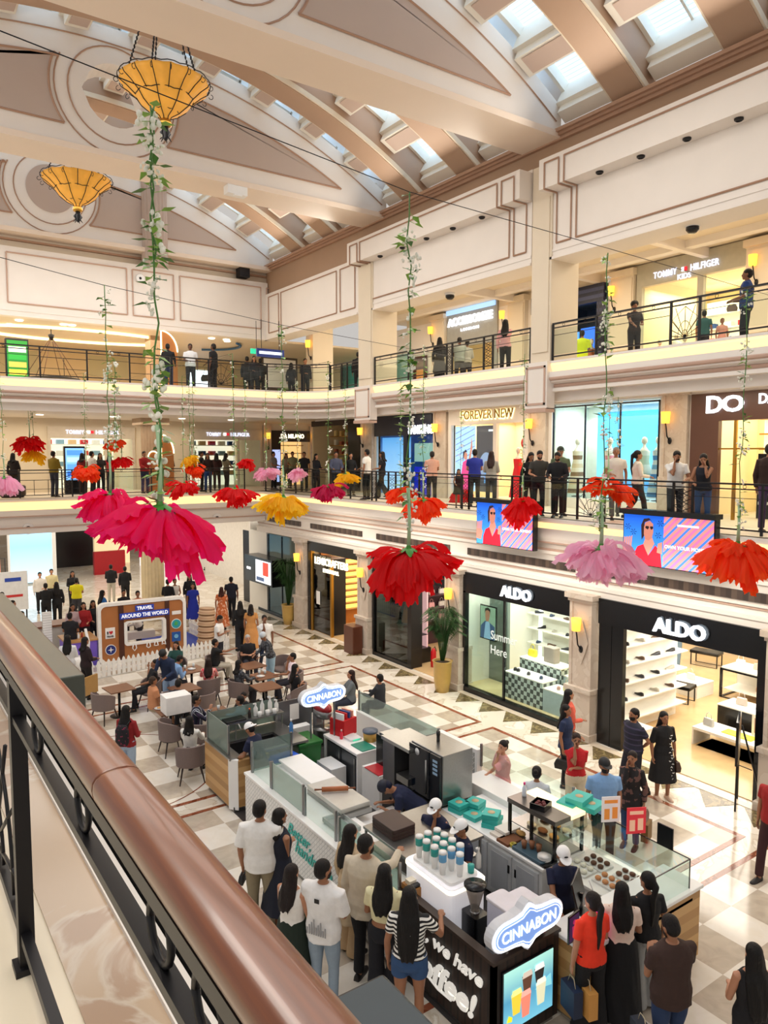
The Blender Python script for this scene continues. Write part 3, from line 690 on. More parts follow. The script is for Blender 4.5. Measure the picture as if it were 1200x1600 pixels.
# == CHANDELIERS ==
AMB=M('d99a3a',.45,emit=.35,n=(3,.35),name='alabaster_amber')
def chandelier(loc,label):
 o=E('chandelier',label,'chandelier',loc,0,'amber bowl chandeliers')
 prof=[(.10,.38),(.13,.44),(.3,.52),(.5,.68),(.6,.82),(.78,.98),(.93,1.08),(.97,1.15)]
 n=72
 def ring(r,z):return [(r*(1-.05*abs(math.sin(8*2*PI*j/n))*(r/.97))*math.cos(2*PI*j/n)*1,r*(1-.05*abs(math.sin(8*2*PI*j/n))*(r/.97))*math.sin(2*PI*j/n),z+(.05*(1-abs(math.cos(8*2*PI*j/n)))*(r>.7))) for j in range(n)]
 MB().rings([ring(r,z) for r,z in prof]+[ring(r-.03,z) for r,z in reversed(prof)],caps=False).build('bowl',AMB,o)
 mb=MB()
 for k in range(16):
  a=2*PI*k/16+PI/16
  mb.tube([(math.cos(a)*(r+.005)*(1-.0),math.sin(a)*(r+.005),z) for r,z in (prof[4:] if k%2 else prof)],.011,5)
  h=[(math.cos(a)*(1.0+.05*math.sin(t)),math.sin(a)*(1.0+.05*math.sin(t)),1.1-.05+.05*math.cos(t)) for t in [i*PI/5 for i in range(8)]];mb.tube(h,.008,4)
  for i in range(6):
   pass
 for rr,zz in ((.6,.82),(.3,.52),(.965,1.17)):
  mb.tube([(rr*1.01*math.cos(2*PI*j/48),rr*1.01*math.sin(2*PI*j/48),zz+(.03*abs(math.sin(8*PI*j/48)) if rr<.9 else .03*abs(math.sin(16*PI*j/48)))) for j in range(49)],.011,5)
 mb.build('iron_ribs',IRON,o)
 MB().lathe([(.09,.24),(.13,.26),(.14,.34),(.11,.39)],n=20).build('collar',GOLD,o)
 mb=MB().lathe([(.02,-.05),(.06,0),(.05,.12),(.07,.24)],n=12)
 for k in range(6):a=2*PI*k/6;mb.tube([(.04*math.cos(a),.04*math.sin(a),.2),(.1*math.cos(a),.1*math.sin(a),.1),(.06*math.cos(a),.06*math.sin(a),.03),(.13*math.cos(a),.13*math.sin(a),-.05)],[.02,.03,.02,.008],6)
 mb.build('leaf_finial',IRON,o)
 for k in range(5):
  a=2*PI*k/5+.3;p=Vector((.82*math.cos(a),.82*math.sin(a),1.12));q=Vector((.25*math.cos(a),.25*math.sin(a),3.0));mb=MB()
  for i in range(22):
   c=p.lerp(q,i/21);mb.ell(c,(.022,.022,.05),6,4)
  mb.tube([p,q],.008,5);mb.build('chain',IRON,o)
 MB().lathe([(.35,2.98),(.35,3.04),(.08,3.08),(.05,3.6)],n=20).build('canopy',IRON,o)
 return o
chandelier((5.72,16.5,13.68),'large amber glass bowl chandelier with black iron ribs on chains, the nearer one')
chandelier((5.4,23.2,13.55),'amber glass bowl chandelier with black iron ribs, the farther one at the left')
mb=MB().tube([G(-120,0,9.25),G(0,48,9.2),G(640,300,9.2),G(950,388,9.2),G(1260,478,9.2)],.004,5)
tag(mb.build('hanging_wire',IRON),'thin steel wire crossing the atrium above the nearest flower garlands','wire')
mb=MB().tube([G(-60,386,9.2),G(160,445,9.2),G(440,508,9.2),(13.9,14.6,9.15)],.005,5)
tag(mb.build('hanging_wire',IRON),'thin steel wire crossing the atrium behind, below the farther chandelier','wire')
for px,py,lb in ((219,435,'round black spotlight in the far upper wall beside the tall vine'),(428,468,'round black spotlight in the far upper wall at the right corner')):
 p=WY(px,py,28.36);o=MB().lathe([(.14,0),(.17,.03),(.14,.05),(.1,.03)],n=20).mat(1).lathe([(.1,.02),(.001,.04)],n=20).build('wall_spotlight',[WHITE,BLACK],loc=p);o.rotation_euler=(PI/2,0,0);tag(o,lb,'spotlight')
for px,py,lb in ((44,826,'round black spotlight in the far frieze, leftmost one'),(156,821,'round black spotlight in the far frieze under the second magenta flower'),(339,810,'round black spotlight in the far frieze left of the yellow flower')):
 p=WY(px,py,28.88);o=MB().lathe([(.17,0),(.2,.03),(.17,.05),(.14,.03)],n=20).mat(1).lathe([(.14,.02),(.001,.05)],n=20).build('wall_spotlight',[WHITE,BLACK],loc=p);o.rotation_euler=(PI/2,0,0);tag(o,lb,'spotlight')
p=WY(378,425,28.5);tag(MB().box(-.22,-.3,-.25,.22,.1,.25).build('loudspeaker',MBLACK,loc=p,bev=.02),'black box loudspeaker above the far wall near the corner','speaker')
o=MB().box(-.3,-.15,-.12,.3,.15,.12).box(-.12,-.2,-.18,.12,-.1,-.12).build('ceiling_projector',WHITE,loc=(8.95,20.1,14.2),bev=.01);tag(o,'small white projector box under the second ceiling beam','projector')
for px,py,lb in ((703,463,'black ceiling camera before the accessory shop'),(1082,357,'black ceiling camera before the kids clothing shop')):
 p=G(px,py,11.4) if 0 else WX(px,py,14.3);o=MB().lathe([(.001,-.1),(.08,-.09),(.13,-.03),(.13,.03)],n=18).mat(1).lathe([(.15,.03),(.15,.1)],n=18).build('ceiling_camera',[BLACK,WHITE],loc=p);tag(o,lb,'camera')
 # == SHOPS ==
SW=M('f2efe6',.5,n=(2,.03),name='shop_white');WARMW=M('f3dfb6',.6,n=(2,.05),name='warm_shop_wall');DARKW=M('23252b',.4,n=(3,.1),name='dark_shop_wall')
SIGNW=M('f4f8ff',.5,emit=1.7,n=None,name='lit_white');SIGNC=M('fff0c8',.5,emit=2.2,n=None,name='lit_cream')
HALO=M('4a5560',.5,n=None)
gi=[0]
def room(x,y0,y1,z0,z1,depth,wall=SW,back=None):
 """interior shell of a shop behind the plane x"""
 gi[0]+=1;k=gi[0]
 ST('wall_shop_%d'%k,MB().box(x+.1,y0-.1,z0,x+depth,y0,z1).box(x+.1,y1,z0,x+depth,y1+.1,z1),wall)
 ST('wall_shop_back_%d'%k,MB().box(x+depth,y0-.1,z0,x+depth+.1,y1+.1,z1),back or wall)
 ST('ceiling_shop_%d'%k,MB().box(x+.1,y0,z1,x+depth,y1,z1+.08),wall)
def lights(x,ys,z,label,n=0):
 for i,y in enumerate(ys):
  pass
ST('wall_shop_31',MB().box(14.05,11.2,0,16.2,11.3,3.42).box(14.05,4.5,0,24,4.6,3.42).box(17.15,18.0,0,24,18.1,3.42).box(24,4.5,0,24.1,18.1,3.42),SW);ST('ceiling_shop_31',MB().box(14.05,4.6,3.42,24,11.3,3.5).box(17.15,11.3,3.42,24,18,3.5),SW);room(13.95,11.9,15.85,.0,3.42,3.1);room(13.95,16.55,20.5,0,3.42,3.1,SW,M('d9cfc4'));room(13.95,21.3,24.95,0,3.42,4.5,WARMW)
room(13.95,25.8,29.6,0,3.42,2.5)
# --- accessories ---
def shoe_mesh():
 mb=MB();L_=.27
 def ring(t):
  x=-L_/2+L_*t;w_=.045*(.75+.5*math.sin(PI*min(1,t*1.1)))*(1 if t<.95 else .6);h=.09-.05*min(1,max(0,(t-.25)/.5));h*=(1 if t<.9 else .7)
  return [(x,w_*math.cos(a),.018+max(0,h*math.sin(a)) if math.sin(a)>-.2 else .018) for a in [2*PI*j/12 for j in range(12)]]
 mb.rings([ring(t) for t in (0,.08,.25,.45,.65,.85,.97,1)])
 mb2=MB();mb2.rings([[(p[0],p[1]*1.08,z) for p in [(-L_/2+L_*t,.05*(.75+.5*math.sin(PI*min(1,t*1.1)))*s_,0) for t in (0.0,.2,.5,.8,1.0) for s_ in (1,)]+[(-L_/2+L_*t,-.05*(.75+.5*math.sin(PI*min(1,t*1.1))),0) for t in (1.0,.8,.5,.2,0.)]] for z in (0,.02)],sm=False)
 return mb,mb2
SHOE={}
def shoe(loc,rz,col,label,group,parts=True):
 if col not in SHOE:
  a,b=shoe_mesh();o=E('shoe',label,'shoe',loc,rz,group);a.build('upper',M(col,.4),o);b.build('sole',WHITE if col!='f0f0f0' else M('c0b090'),o);SHOE[col]=o;return o
 return dup(SHOE[col],loc,rz,label,group)
BAG={}
def shopbag(loc,rz,col,label,group,s=1.):
 """handbag with handle"""
 if col not in BAG:
  o=E('handbag',label,'bag',loc,rz,group)
  mb=MB().rings([[(x*k,y,z) for x,y in [(-.14,-.05),(.14,-.05),(.14,.05),(-.14,.05)]] for k,z in ((1,0),(1.05,.08),(.85,.2))],sm=False);mb.build('body',M(col,.4),o,bev=.015)
  MB().tube([(-.08,0,.19),(-.07,0,.3),(0,0,.35),(.07,0,.3),(.08,0,.19)],.009,6).build('handle',M(col,.5),o);BAG[col]=o;o.scale=(s,s,s);return o
 return dup(BAG[col],loc,rz,label,group,s)
 # --- shoe shop, right (nearer) ---
def front(name,label,loc=(0,0,0)):return E(name,label,'shop front',loc)
o=front('shop_front','black shoe shop front with white glowing letters over a wide open entrance')
MB().box(13.86,7.05,2.86,14.0,11.08,3.45).build('sign_panel',BLACK,o)
MB().box(13.9,10.4,0,14.02,11.08,2.86).box(13.89,10.72,0,13.9,10.74,2.86).build('side_panel',BLACK,o)
MB().box(13.86,7.05,0,14.0,7.3,2.86).build('side_panel',BLACK,o)
c=WX(1060,981,13.8);text('ALDO',1.22,SIGNW,(13.8,c.y,3.14),'-X',o,h=.32,bold=.03,ext=.03);text('ALDO',1.26,HALO,(13.84,c.y-.04,3.16),'-X',o,'halo',h=.34,bold=.02)
o=front('shop_front','black framed shoe shop window with white glowing letters, left of the open entrance')
MB().box(13.86,11.95,2.86,14.0,15.85,3.45).build('sign_panel',BLACK,o)
MB().box(13.84,11.95,0,14.0,15.85,.14).box(13.86,15.75,0,14.,15.85,2.9).box(13.9,14.2,0,13.96,14.26,2.9).build('frame',BLACK,o)
MB().box(13.92,14.26,.14,13.925,15.75,2.86).build('dark_glass',glassmat('dde8e2',.05,.0),o);MB().box(13.92,11.95,.14,13.94,14.2,2.86).build('glass',GLASS,o)
c=WX(805,926,13.8);text('ALDO',1.1,SIGNW,(13.8,c.y,3.15),'-X',o,h=.3,bold=.03,ext=.03);text('ALDO',1.14,HALO,(13.84,c.y-.04,3.17),'-X',o,'halo',h=.32,bold=.02)
c=WX(783,996,13.9);LW=M('dfe5e2',.5,emit=.25)
text('Summer',1.0,LW,(13.9,WX(787,997,13.9).y,WX(787,997,13.9).z),'-X',o,ext=.004,h=.24);text('Here',.62,LW,(13.9,WX(780,1018,13.9).y+.02,WX(780,1018,13.9).z),'-X',o,ext=.004,h=.24)
ST('floor_window_1',MB().box(14.0,11.95,0,17.1,15.85,.16),M('e7cf9e',.4))
ST('wall_window_panel',MB().box(14.9,15.1,.16,15.0,15.85,3.4),M('6f7d75',.3))
o=E('poster','lit poster of a dark haired man in a denim shirt behind the shoe shop window','poster',(14.45,15.42,1.97));o.scale=(.8,.8,.8)
MB().box(-.02,-.42,-.62,.03,.42,.62).build('frame',BLACK,o)
def pp(mbname,pts,col,k,par,e=.5):return MB().add([(-.025-k*.002,y,z) for y,z in pts],[tuple(range(len(pts)))]).build(mbname,E1(col,e),par)
pp('picture',[(.39,-.58),(-.39,-.58),(-.39,.58),(.39,.58)],'9db7a0',0,o);pp('shirt',[(.38,-.58),(-.36,-.58),(-.36,-.1),(-.1,.02),(.15,.05),(.36,-.15)],'3f5a86',1,o);pp('tshirt',[(.2,-.58),(-.16,-.58),(-.1,.0),(.0,.06),(.12,.0)],'9fc4ea',2,o)
pp('face',[(.1,.05),(-.04,.05),(-.1,.25),(-.1,.42),(.0,.5),(.12,.42),(.13,.22)],'b98068',3,o);pp('hair',[(-.13,.3),(-.13,.5),(0,.56),(.15,.5),(.16,.3),(.12,.42),(0,.46),(-.1,.42)],'1c1512',4,o)
o=E('shoe_shelving','bright white wall shelving with light strips full of shoes in the shoe shop window','shelving',(16.7,14.05,.1))
mb=MB().box(0,-1.0,0,.1,1.9,3.2)
for z in (.5,.95,1.4,1.85,2.3,2.75):mb.box(-.35,-1.0,z,0,1.7,z+.03)
mb.build('shelf',SW,o)
for y in (-.15,1.45):MB().box(-.03,y-.05,0,0,y+.05,3.2).build('light_strip',M('f6fff8',.5,emit=2.6,n=None),o)
cols=['16161a','2c2c34','5a4030','b9b2a4','3a4a6a']
k=0
rows=['lowest','second lowest','third','fourth','fifth','top']
for zi,z in enumerate((.5,.95,1.4,1.85,2.3,2.75)):
 for j in range(5):
  yy=14.05-.85+j*.52+(zi%2)*.1
  shoe((16.5,yy,.1+z+.03),random.choice((.3,1.2,2.0,2.8,-.5)),cols[(k*7+zi)%5],'small shoe on the %s lit white shelf in the shoe shop window'%rows[zi],'shoes on the %s window shelf'%rows[zi]);k+=1
chk=checker('checker_plinth','3d4644','c3cfcc',.115,(0,.02,.01),.3,.1)
def plinth(p,d,m,label,top=SW):
 o=E('display_plinth',label,'display plinth',p);MB().box(-d[0]/2,-d[1]/2,0,d[0]/2,d[1]/2,d[2]-.03).build('base',m,o);MB().box(-d[0]/2-.01,-d[1]/2-.01,d[2]-.03,d[0]/2+.01,d[1]/2+.01,d[2]).build('top',top,o);return o
plinth((14.4,13.7,.16),(.55,1.35,.72),chk,'long checkered display plinth at the front of the shoe shop window')
plinth((15.05,13.75,.16),(.5,1.5,.98),chk,'taller checkered display plinth behind the long one in the shoe shop window')
plinth((14.4,12.4,.16),(.55,1.2,.6),M('aebfc4',.3,n=(9,.12)),'pale blue grey display plinth at the front of the shoe shop window')
plinth((15.15,12.45,.16),(.5,1.1,.8),M('b9c9cc',.3,n=(9,.12)),'pale blue grey display plinth at the back of the shoe shop window')
for y,c_,lb in ((14.25,'16161a','black heeled shoe at the left end of the long checkered plinth'),(14.13,'16161b','second black shoe at the left end of the long checkered plinth'),(13.75,'2c2c34','dark shoe in the middle of the long checkered plinth'),(13.3,'3a4a6a','navy shoe near the right end of the long checkered plinth'),(12.7,'c9978c','dusty pink shoe on the pale front plinth'),(12.05,'c9978c','dusty pink shoe at the right end of the pale front plinth')):
 shoe((14.38,y,.16+(.72 if y>12.9 else .6)),.7,c_,lb,None)
tag(MB().rbox(-.13,-.2,0,.13,.2,.42,.05).build('tote_bag',M('a2958a',.6),loc=(15.1,13.6,1.14),bev=.02),'grey brown tote bag standing on the taller checkered plinth','bag')
shopbag((15.1,14.3,1.14),1.57,'f0df3a','yellow handbag at the left of the taller checkered plinth',None)
shopbag((14.4,12.4,.76),1.57,'d9c9a0','cream handbag on the pale front plinth',None)
tag(MB().box(-.02,-.24,0,.02,.24,.5).mat(1).box(-.022,-.16,.12,-.02,.16,.4).build('sale_card',[E1('f2cf2a',.6),E1('e88a80',.6)],loc=(15.15,12.6,.96)),'yellow framed card with a pink picture on the back plinth of the shoe shop window','sign')
mb=MB()
for i in range(26):
 a=random.uniform(0,6.28);h=random.uniform(.2,1.5);mb.tube([(0,0,h),(.14*math.cos(a),.2*math.sin(a),h+.15),(.2*math.cos(a),.34*math.sin(a),h+.12)],[.02,.025,.004],5)
mb.tube([(0,0,0),(0,0,1.5)],.02);tag(mb.build('gold_ornament',M('d9a63a',.4,.3),loc=(14.8,12.12,.8)),'golden branching ornament at the right side of the shoe shop window','ornament')
# --- open shoe shop interior ---
def table_open(p,d,label,fr=BLACK):
 o=E('display_table',label,'display table',p)
 mb=MB();x,y,z=d[0]/2,d[1]/2,d[2];t=.03
 for sx in (-1,1):
  for sy in (-1,1):mb.box(sx*x-t,sy*y-t,0,sx*x+t,sy*y+t,z)
 for sy in (-1,1):mb.box(-x,sy*y-t,0,x,sy*y+t,.05).box(-x,sy*y-t,z-.05,x,sy*y+t,z)
 for sx in (-1,1):mb.box(sx*x-t,-y,0,sx*x+t,y,.05).box(sx*x-t,-y,z-.05,sx*x+t,y,z)
 mb.build('frame',fr,o);MB().box(-x,-y,z,x,y,z+.04).build('table_top',SW,o);MB().box(-x+.05,-y+.05,.3*z,x-.05,y-.05,.3*z+.03).box(x-.08,-y,.05,x-.05,y,z-.05).build('shelf',SW,o);return o
table_open((17.0,11.95,0),(1.2,.8,.85),'black framed white display table with bags under it just inside the open shoe shop')
table_open((19.8,10.1,0),(.9,2.2,.85),'long black framed white display table at the right of the open shoe shop')
plinth((14.55,10.55,0),(.6,.7,.42),SW,'low white plinth with a shoe at the left of the shoe shop entrance')
plinth((19.0,11.9,0),(.8,.9,.4),SW,'low white plinth beside the long display table of the shoe shop')
plinth((17.0,8.8,0),(.7,1.8,.78),BLACK,'black display plinth with white top at the right of the shoe shop')
o=E('display_bench','low white display bench with yellow mat in the open shoe shop','display bench',(15.95,8.9,0));MB().box(-.35,-.8,.38,.35,.8,.44).build('top',SW,o);MB().box(-.35,-.8,0,.35,-.76,.38).build('side',SW,o);MB().box(-.35,.76,0,.35,.8,.38).build('side',SW,o);MB().box(-.34,-.7,0,.34,.7,.02).build('base',BLACK,o)
tag(MB().box(-.15,-.35,0,.15,.35,.02).build('yellow_mat',M('e6e02a',.5),loc=(15.95,8.75,.44)),'bright yellow mat on the low white display bench','mat')
for p,lb in (((21.9,13.2,0),'black stool bench in the middle of the open shoe shop'),((18.1,11.75,0),'small black stool beside the framed table in the open shoe shop')):
 o=E('stool',lb,'stool',p,.2);MB().box(-.25,-.45,.4,.25,.45,.5).build('seat',BLACK,o,bev=.02)
 for sx in (-1,1):MB().box(sx*.22-.015,-.42,0,sx*.22+.015,-.39,.4).box(sx*.22-.015,.39,0,sx*.22+.015,.42,.4).box(sx*.22-.015,-.42,0,sx*.22+.015,.42,.03).build('leg',IRON,o)
bl=[((16.7,11.9,.29),'a86a34','tan handbag on the lower shelf of the framed table'),((17.2,11.9,.29),'d8c8a8','cream handbag on the lower shelf of the framed table'),((16.8,12.0,.89),'e9e4da','white handbag on top of the framed table'),((17.3,11.8,.89),'2c2a2c','black handbag on top of the framed table'),((19.8,10.9,.89),'f0e8e0','white handbag at the left end of the long display table'),((19.8,10.4,.89),'c8b0a0','blush handbag on the long display table'),((19.8,9.7,.89),'8a8078','grey handbag on the long display table'),((19.8,10.3,.29),'d9b08c','peach handbag on the lower shelf of the long display table'),((15.95,9.5,.44),'bdbab4','patterned grey handbag on the low white bench'),((17.0,9.3,.78),'cfc0b4','beige handbag on the black plinth'),((17.0,8.4,.78),'e8de30','yellow handbag on the black plinth'),((19.0,11.9,.4),'dcd6cc','pale handbag on the low plinth beside the long table')]
for p,c_,lb in bl:shopbag(p,random.uniform(1.2,1.9),c_,lb,None,.9)
shoe((14.55,10.5,.42),.5,'5a4030','brown shoe on the low white plinth at the shoe shop entrance',None);shoe((17.0,8.9,.78),.5,'2c2c34','dark shoe on the black plinth in the open shoe shop',None)
tag(MB().lathe([(.03,0),(.09,.12),(.12,.2)],n=12).ell((0,0,.25),(.14,.14,.1)).build('small_plant',M('8aa83c',.7),loc=(16.9,8.7,.78)),'small round green plant on the black plinth','plant')
tag(MB().box(-.02,-.2,0,.02,.2,.5).mat(1).box(-.023,-.14,.08,-.02,.14,.42).build('picture_card',[SW,M('b98a78')],loc=(16.2,8.4,.44)),'white picture card leaning at the back of the low bench','sign')
o=E('shoe_shelving','white wall shelving with dark shoes at the back left of the open shoe shop','shelving',(23.9,13.0,0));mb=MB().box(0,-1.8,0,.1,1.8,3.0)
for z in (.4,.85,1.3,1.75,2.2,2.6):mb.box(-.3,-1.8,z,0,1.8,z+.03)
mb.build('shelf',SW,o)
for zi,z in enumerate((.85,1.3,1.75,2.2)):
 for j in range(6):shoe((23.7,11.5+j*.58,z+.03),random.choice((.2,1.4,2.9)),cols[(j*3+zi)%3],'small dark shoe on the %s back wall shelf of the open shoe shop'%('second','third','fourth','fifth')[zi],'shoes on the %s back wall shelf'%('second','third','fourth','fifth')[zi])
o=E('shoe_shelving','tall white shoe shelving along the left side of the open shoe shop','shelving',(15.6,11.12,0));mb=MB().box(-1.3,0,0,1.5,.06,3.0)
for z in (.4,.85,1.3,1.75,2.2,2.6):mb.box(-1.3,-.3,z,1.5,0,z+.03)
mb.build('shelf',SW,o)
for zi,z in enumerate((.85,1.3,1.75,2.2)):
 for j in range(4):shoe((14.7+j*.62,10.97,z+.03),random.choice((1.4,2.9,1.8)),cols[(j*3+zi+1)%4],'dark shoe on the %s side shelf of the open shoe shop'%('second','third','fourth','fifth')[zi],'shoes on the %s side shelf'%('second','third','fourth','fifth')[zi])
o=E('easel','black easel with an edge-on board standing at the shoe shop entrance','easel',G(1150,1258,0),-1.12)
MB().box(-.03,-.35,.9,.02,.35,1.75).build('board',BLACK,o)
for a in (((0,-.3,0),(.0,-.05,1.85)),((0,.3,0),(0,.05,1.85)),((.5,0,0),(.05,0,1.6))):MB().tube(a,.018,6).build('leg',IRON,o)
MB().tube([(.25,0,.75),(.0,.15,.75)],.01,5).tube([(-.02,-.25,.88),(-.02,.25,.88)],.015,5).build('crossbar',IRON,o)
# --- bag shop ---
o=front('shop_front','black framed bag shop front behind the large red flower, left of the tall palm')
MB().box(13.88,16.55,2.85,14.0,20.5,3.45).build('sign_panel',BLACK,o);MB().box(13.86,20.4,0,14.0,20.5,2.9).box(13.86,18.3,0,14.3,18.5,2.9).box(13.86,18.5,0,14.0,20.4,.12).build('frame',BLACK,o)
MB().box(13.92,18.5,.12,13.94,20.4,2.85).build('glass',DGLASS,o)
o=E('window_display','black display stand with stacked white handbags in the bag shop window','display stand',(14.5,19.4,.0));MB().box(-.4,-.8,0,.4,.8,.5).build('base',BLACK,o);MB().box(-.35,-.7,.9,.35,.7,.93).build('shelf',DARKW,o);MB().box(.3,-.7,.5,.35,.7,2.7).build('back_panel',E1('e7b8b8',.5),o)
for i,(y,z) in enumerate(((19.0,.5),(19.4,.5),(19.8,.5),(19.1,.93),(19.6,.93))):shopbag((14.4,y,z),1.57,'ecebe2','white handbag %s of the bag shop window'%(('at the right of the bottom row','in the middle of the bottom row','at the left of the bottom row','at the right of the upper shelf','at the left of the upper shelf')[i]),None,.8)
o=E('bag_shelving','lit shelving of pale handbags at the back of the bag shop','shelving',(15.8,20.4,0),PI/2);mb=MB().box(0,-1.2,0,.08,1.2,2.8)
for z in (.9,1.35,1.8,2.25):mb.box(-.35,-1.2,z,0,1.2,z+.03)
mb.build('shelf',M('4a3036',.5),o)
for zi,z in enumerate((.93,1.38,1.83,2.28)):
 for j in range(5):shopbag((14.85+j*.46,20.25,z),0.,('f2ece4','e8a9a9','e6dfd2')[(j+zi)%3],'pale handbag on the %s lit shelf at the back of the bag shop'%('lowest','second','third','top')[zi],'handbags on the %s bag shop shelf'%('lowest','second','third','top')[zi],.85)
plinth((16.2,17.6,0),(.7,1.4,.8),M('5a3a28',.4),'brown display counter inside the bag shop')
tag(MB().lathe([(.08,0),(.09,.02),(.09,.5),(.05,.58),(.03,.62)],n=14).mat(1).tube([(0,0,.6),(.06,0,.66),(.12,0,.5)],.015).build('fire_extinguisher',[M('c8141c',.3),BLACK],loc=(14.6,18.1,0)),'red fire extinguisher just inside the bag shop entrance','fire extinguisher')
# --- glasses shop ---
o=front('shop_front','black and brass glasses shop front with cream glowing letters')
MB().box(13.86,21.3,3.1,14.0,24.95,3.45).box(13.86,24.75,0,14.0,24.95,3.1).box(13.86,21.3,0,14.0,21.4,3.1).build('frame',BLACK,o)
MB().box(13.88,24.62,0,13.98,24.75,3.1).box(13.88,23.2,0,13.98,23.3,2.9).build('brass_trim',GOLD,o)
MB().box(13.92,23.3,.05,13.94,24.62,3.0).build('dark_glass',glassmat('47505c',.12),o)
MB().box(14.0,23.35,0,14.6,24.6,2.9).build('dark_panel',M('191b22',.3),o)
a=WX(498,862,13.7);b_=WX(545,878,13.7)
text('LENSCRAFTERS',2.35,SIGNC,(13.8,23.1,2.8),'-X',o,h=.27,bold=.02);text('EYEWEAR',1.1,SIGNC,(13.8,23.1,2.48),'-X',o,h=.14,bold=.01)
tag(MB().box(-.01,-.13,-.25,.0,.13,.25).build('notice',WHITE,loc=(13.9,24.2,1.35)),'white rounded notice on the dark glass of the glasses shop','notice')
o=E('glasses_shelving','glowing yellow shelves at the back of the glasses shop','shelving',(16.4,24.85,0),PI/2);MB().box(0,-1.3,0,.08,2.0,3.2).build('back_panel',M('b9732e',.5),o)
for i in range(9):MB().box(-.2,-1.3,.6+i*.26,0,2.0,.63+i*.26).mat(1).box(-.02,-1.25,.63+i*.26,0,1.95,.78+i*.26).build('shelf',[WOOD,M('ffd76a',.5,emit=1.2)],o)
tag(MB().rbox(-.3,-.5,0,.3,.5,1.0,.05).build('counter',M('4a2f20',.4),loc=(14.9,21.7,0),bev=.01),'dark brown reception counter at the right side of the glasses shop','counter')
tag(MB().rbox(-.2,-.3,0,.2,.3,.95,.03).build('lectern',M('5a2e1c',.4),loc=(13.45,21.05,0),bev=.01),'reddish brown wooden lectern standing outside by the pilaster','lectern')
tag(MB().box(-.2,-.3,0,.2,.3,.5).build('blue_screen',E1('4a86e0',1.),loc=(16.5,21.6,2.0)),'small blue screen high inside the glasses shop','screen')
# --- far left window with black screen box ---
o=front('shop_front','pale glazed shop window at the far left corner with black frames')
MB().box(13.86,25.85,0,13.98,29.4,.12).box(13.9,28.45,.1,13.98,28.55,3.4).box(13.9,27.2,.1,13.96,27.24,3.4).box(13.9,25.85,2.35,13.96,28.5,2.4).build('frame',BLACK,o)
MB().box(13.92,25.85,.12,13.94,28.45,3.42).build('glass',GLASS,o);MB().box(13.88,28.55,0,14.0,30.3,3.45).build('white_panel',SW,o)
o=E('advert_screen','black box screen with a lit picture mounted at the far left corner shop','screen',(13.6,28.0,1.9));MB().box(-.35,-1.2,-.5,.3,1.4,.6).build('casing',BLACK,o)
MB().box(-.36,-1.1,-.42,-.35,.3,.5).build('picture',E1('e6ecf2',1.1),o);MB().box(-.37,-.9,-.1,-.36,-.4,.45).build('picture_red',E1('c84a3a',1.),o);MB().box(-.37,-.5,-.35,-.36,.2,-.2).build('picture_blue',E1('4a5a78',1.),o);MB().box(-.37,.8,.0,-.36,1.15,.1).build('lit_logo',SIGNW,o)
def palm(loc,label,h=1.0,pot=.85,s=1.):
 o=E('potted_palm',label,'plant',loc);MB().lathe([(.19,0),(.24,.3),(.27,pot-.04),(.3,pot),(.25,pot),(.24,pot-.06)],n=24).build('pot',M('c6a258',.35),o);MB().lathe([(.24,0),(.001,.02)],(0,0,pot-.06),16).build('soil',M('2a1c12'),o)
 mb=MB();rnd=random.Random(5)
 for i in range(60):
  a=rnd.uniform(0,2*PI);hh=rnd.uniform(.7,1.25)*h;out=rnd.uniform(.2,.6)*s
  pts=[Vector((.05*math.cos(a),.05*math.sin(a),pot)),Vector((out*.35*math.cos(a),out*.35*math.sin(a),pot+hh*.7)),Vector((out*.75*math.cos(a),out*.75*math.sin(a),pot+hh)),Vector((out*1.15*math.cos(a),out*1.15*math.sin(a),pot+hh*.88))]
  mb.tube(pts,[.01,.007,.005,.002],4)
  for j in range(16):
   t=.35+.65*j/15;k=min(2,int(t*3));q=pts[k].lerp(pts[k+1],t*3-k)
   for sg in (-1,1):
    d=Vector((math.cos(a+sg*1.1),math.sin(a+sg*1.1),-.35))*.22*(1.15-t*.5);n_=Vector((math.cos(a),math.sin(a),0))*.012
    mb.add([q-n_,q+n_,q+d],[(0,1,2)])
 f=mb.build('fronds',M('2c5224',.6,n=(20,.4)),o);return o
palm(G(691,1080,0),'tall leafy palm in a tan pot left of the shoe shop window',1.25,.9)
palm(G(451,975,0),'leafy palm in a tan pot left of the glasses shop',1.5,.8)
# == LEVEL 1 SHOPS (X 17.2) ==
XF=17.2
ST('wall_right_level_1_fill',MB().box(XF,15.65,5.2,XF+.2,16.85,8.3).box(XF,20.4,5.2,XF+.2,21.4,8.3).box(XF,10.9,5.2,XF+.2,11.9,8.3).box(XF,25.1,5.2,XF+.2,26.3,8.3).box(XF,6.4,5.2,XF+.2,7.4,8.3),CREAM)
room(XF,11.9,15.6,5.2,8.25,1.6,M('e9efe4',.6));room(XF,7.4,10.9,5.2,8.25,3,WARMW);room(XF,16.85,20.4,5.2,8.25,3.2,WARMW);room(XF,21.4,25.1,5.2,8.25,2.5,M('6f9fd0',.5));room(XF,26.3,30.5,5.2,8.25,2.5,WARMW)
area('window_light',(17.9,13.7,8.2),1.,45,(1,.98,.92),sy=3.4)
o=front('shop_front','wide three pane display window with summer dresses and a beach backdrop on the first floor')
MB().box(XF-.04,11.9,5.2,XF+.04,15.6,5.5).build('sill',SW,o);mb=MB()
for y in (11.92,13.15,14.37,15.58):mb.box(XF-.02,y-.02,5.5,XF+.02,y+.02,8.2)
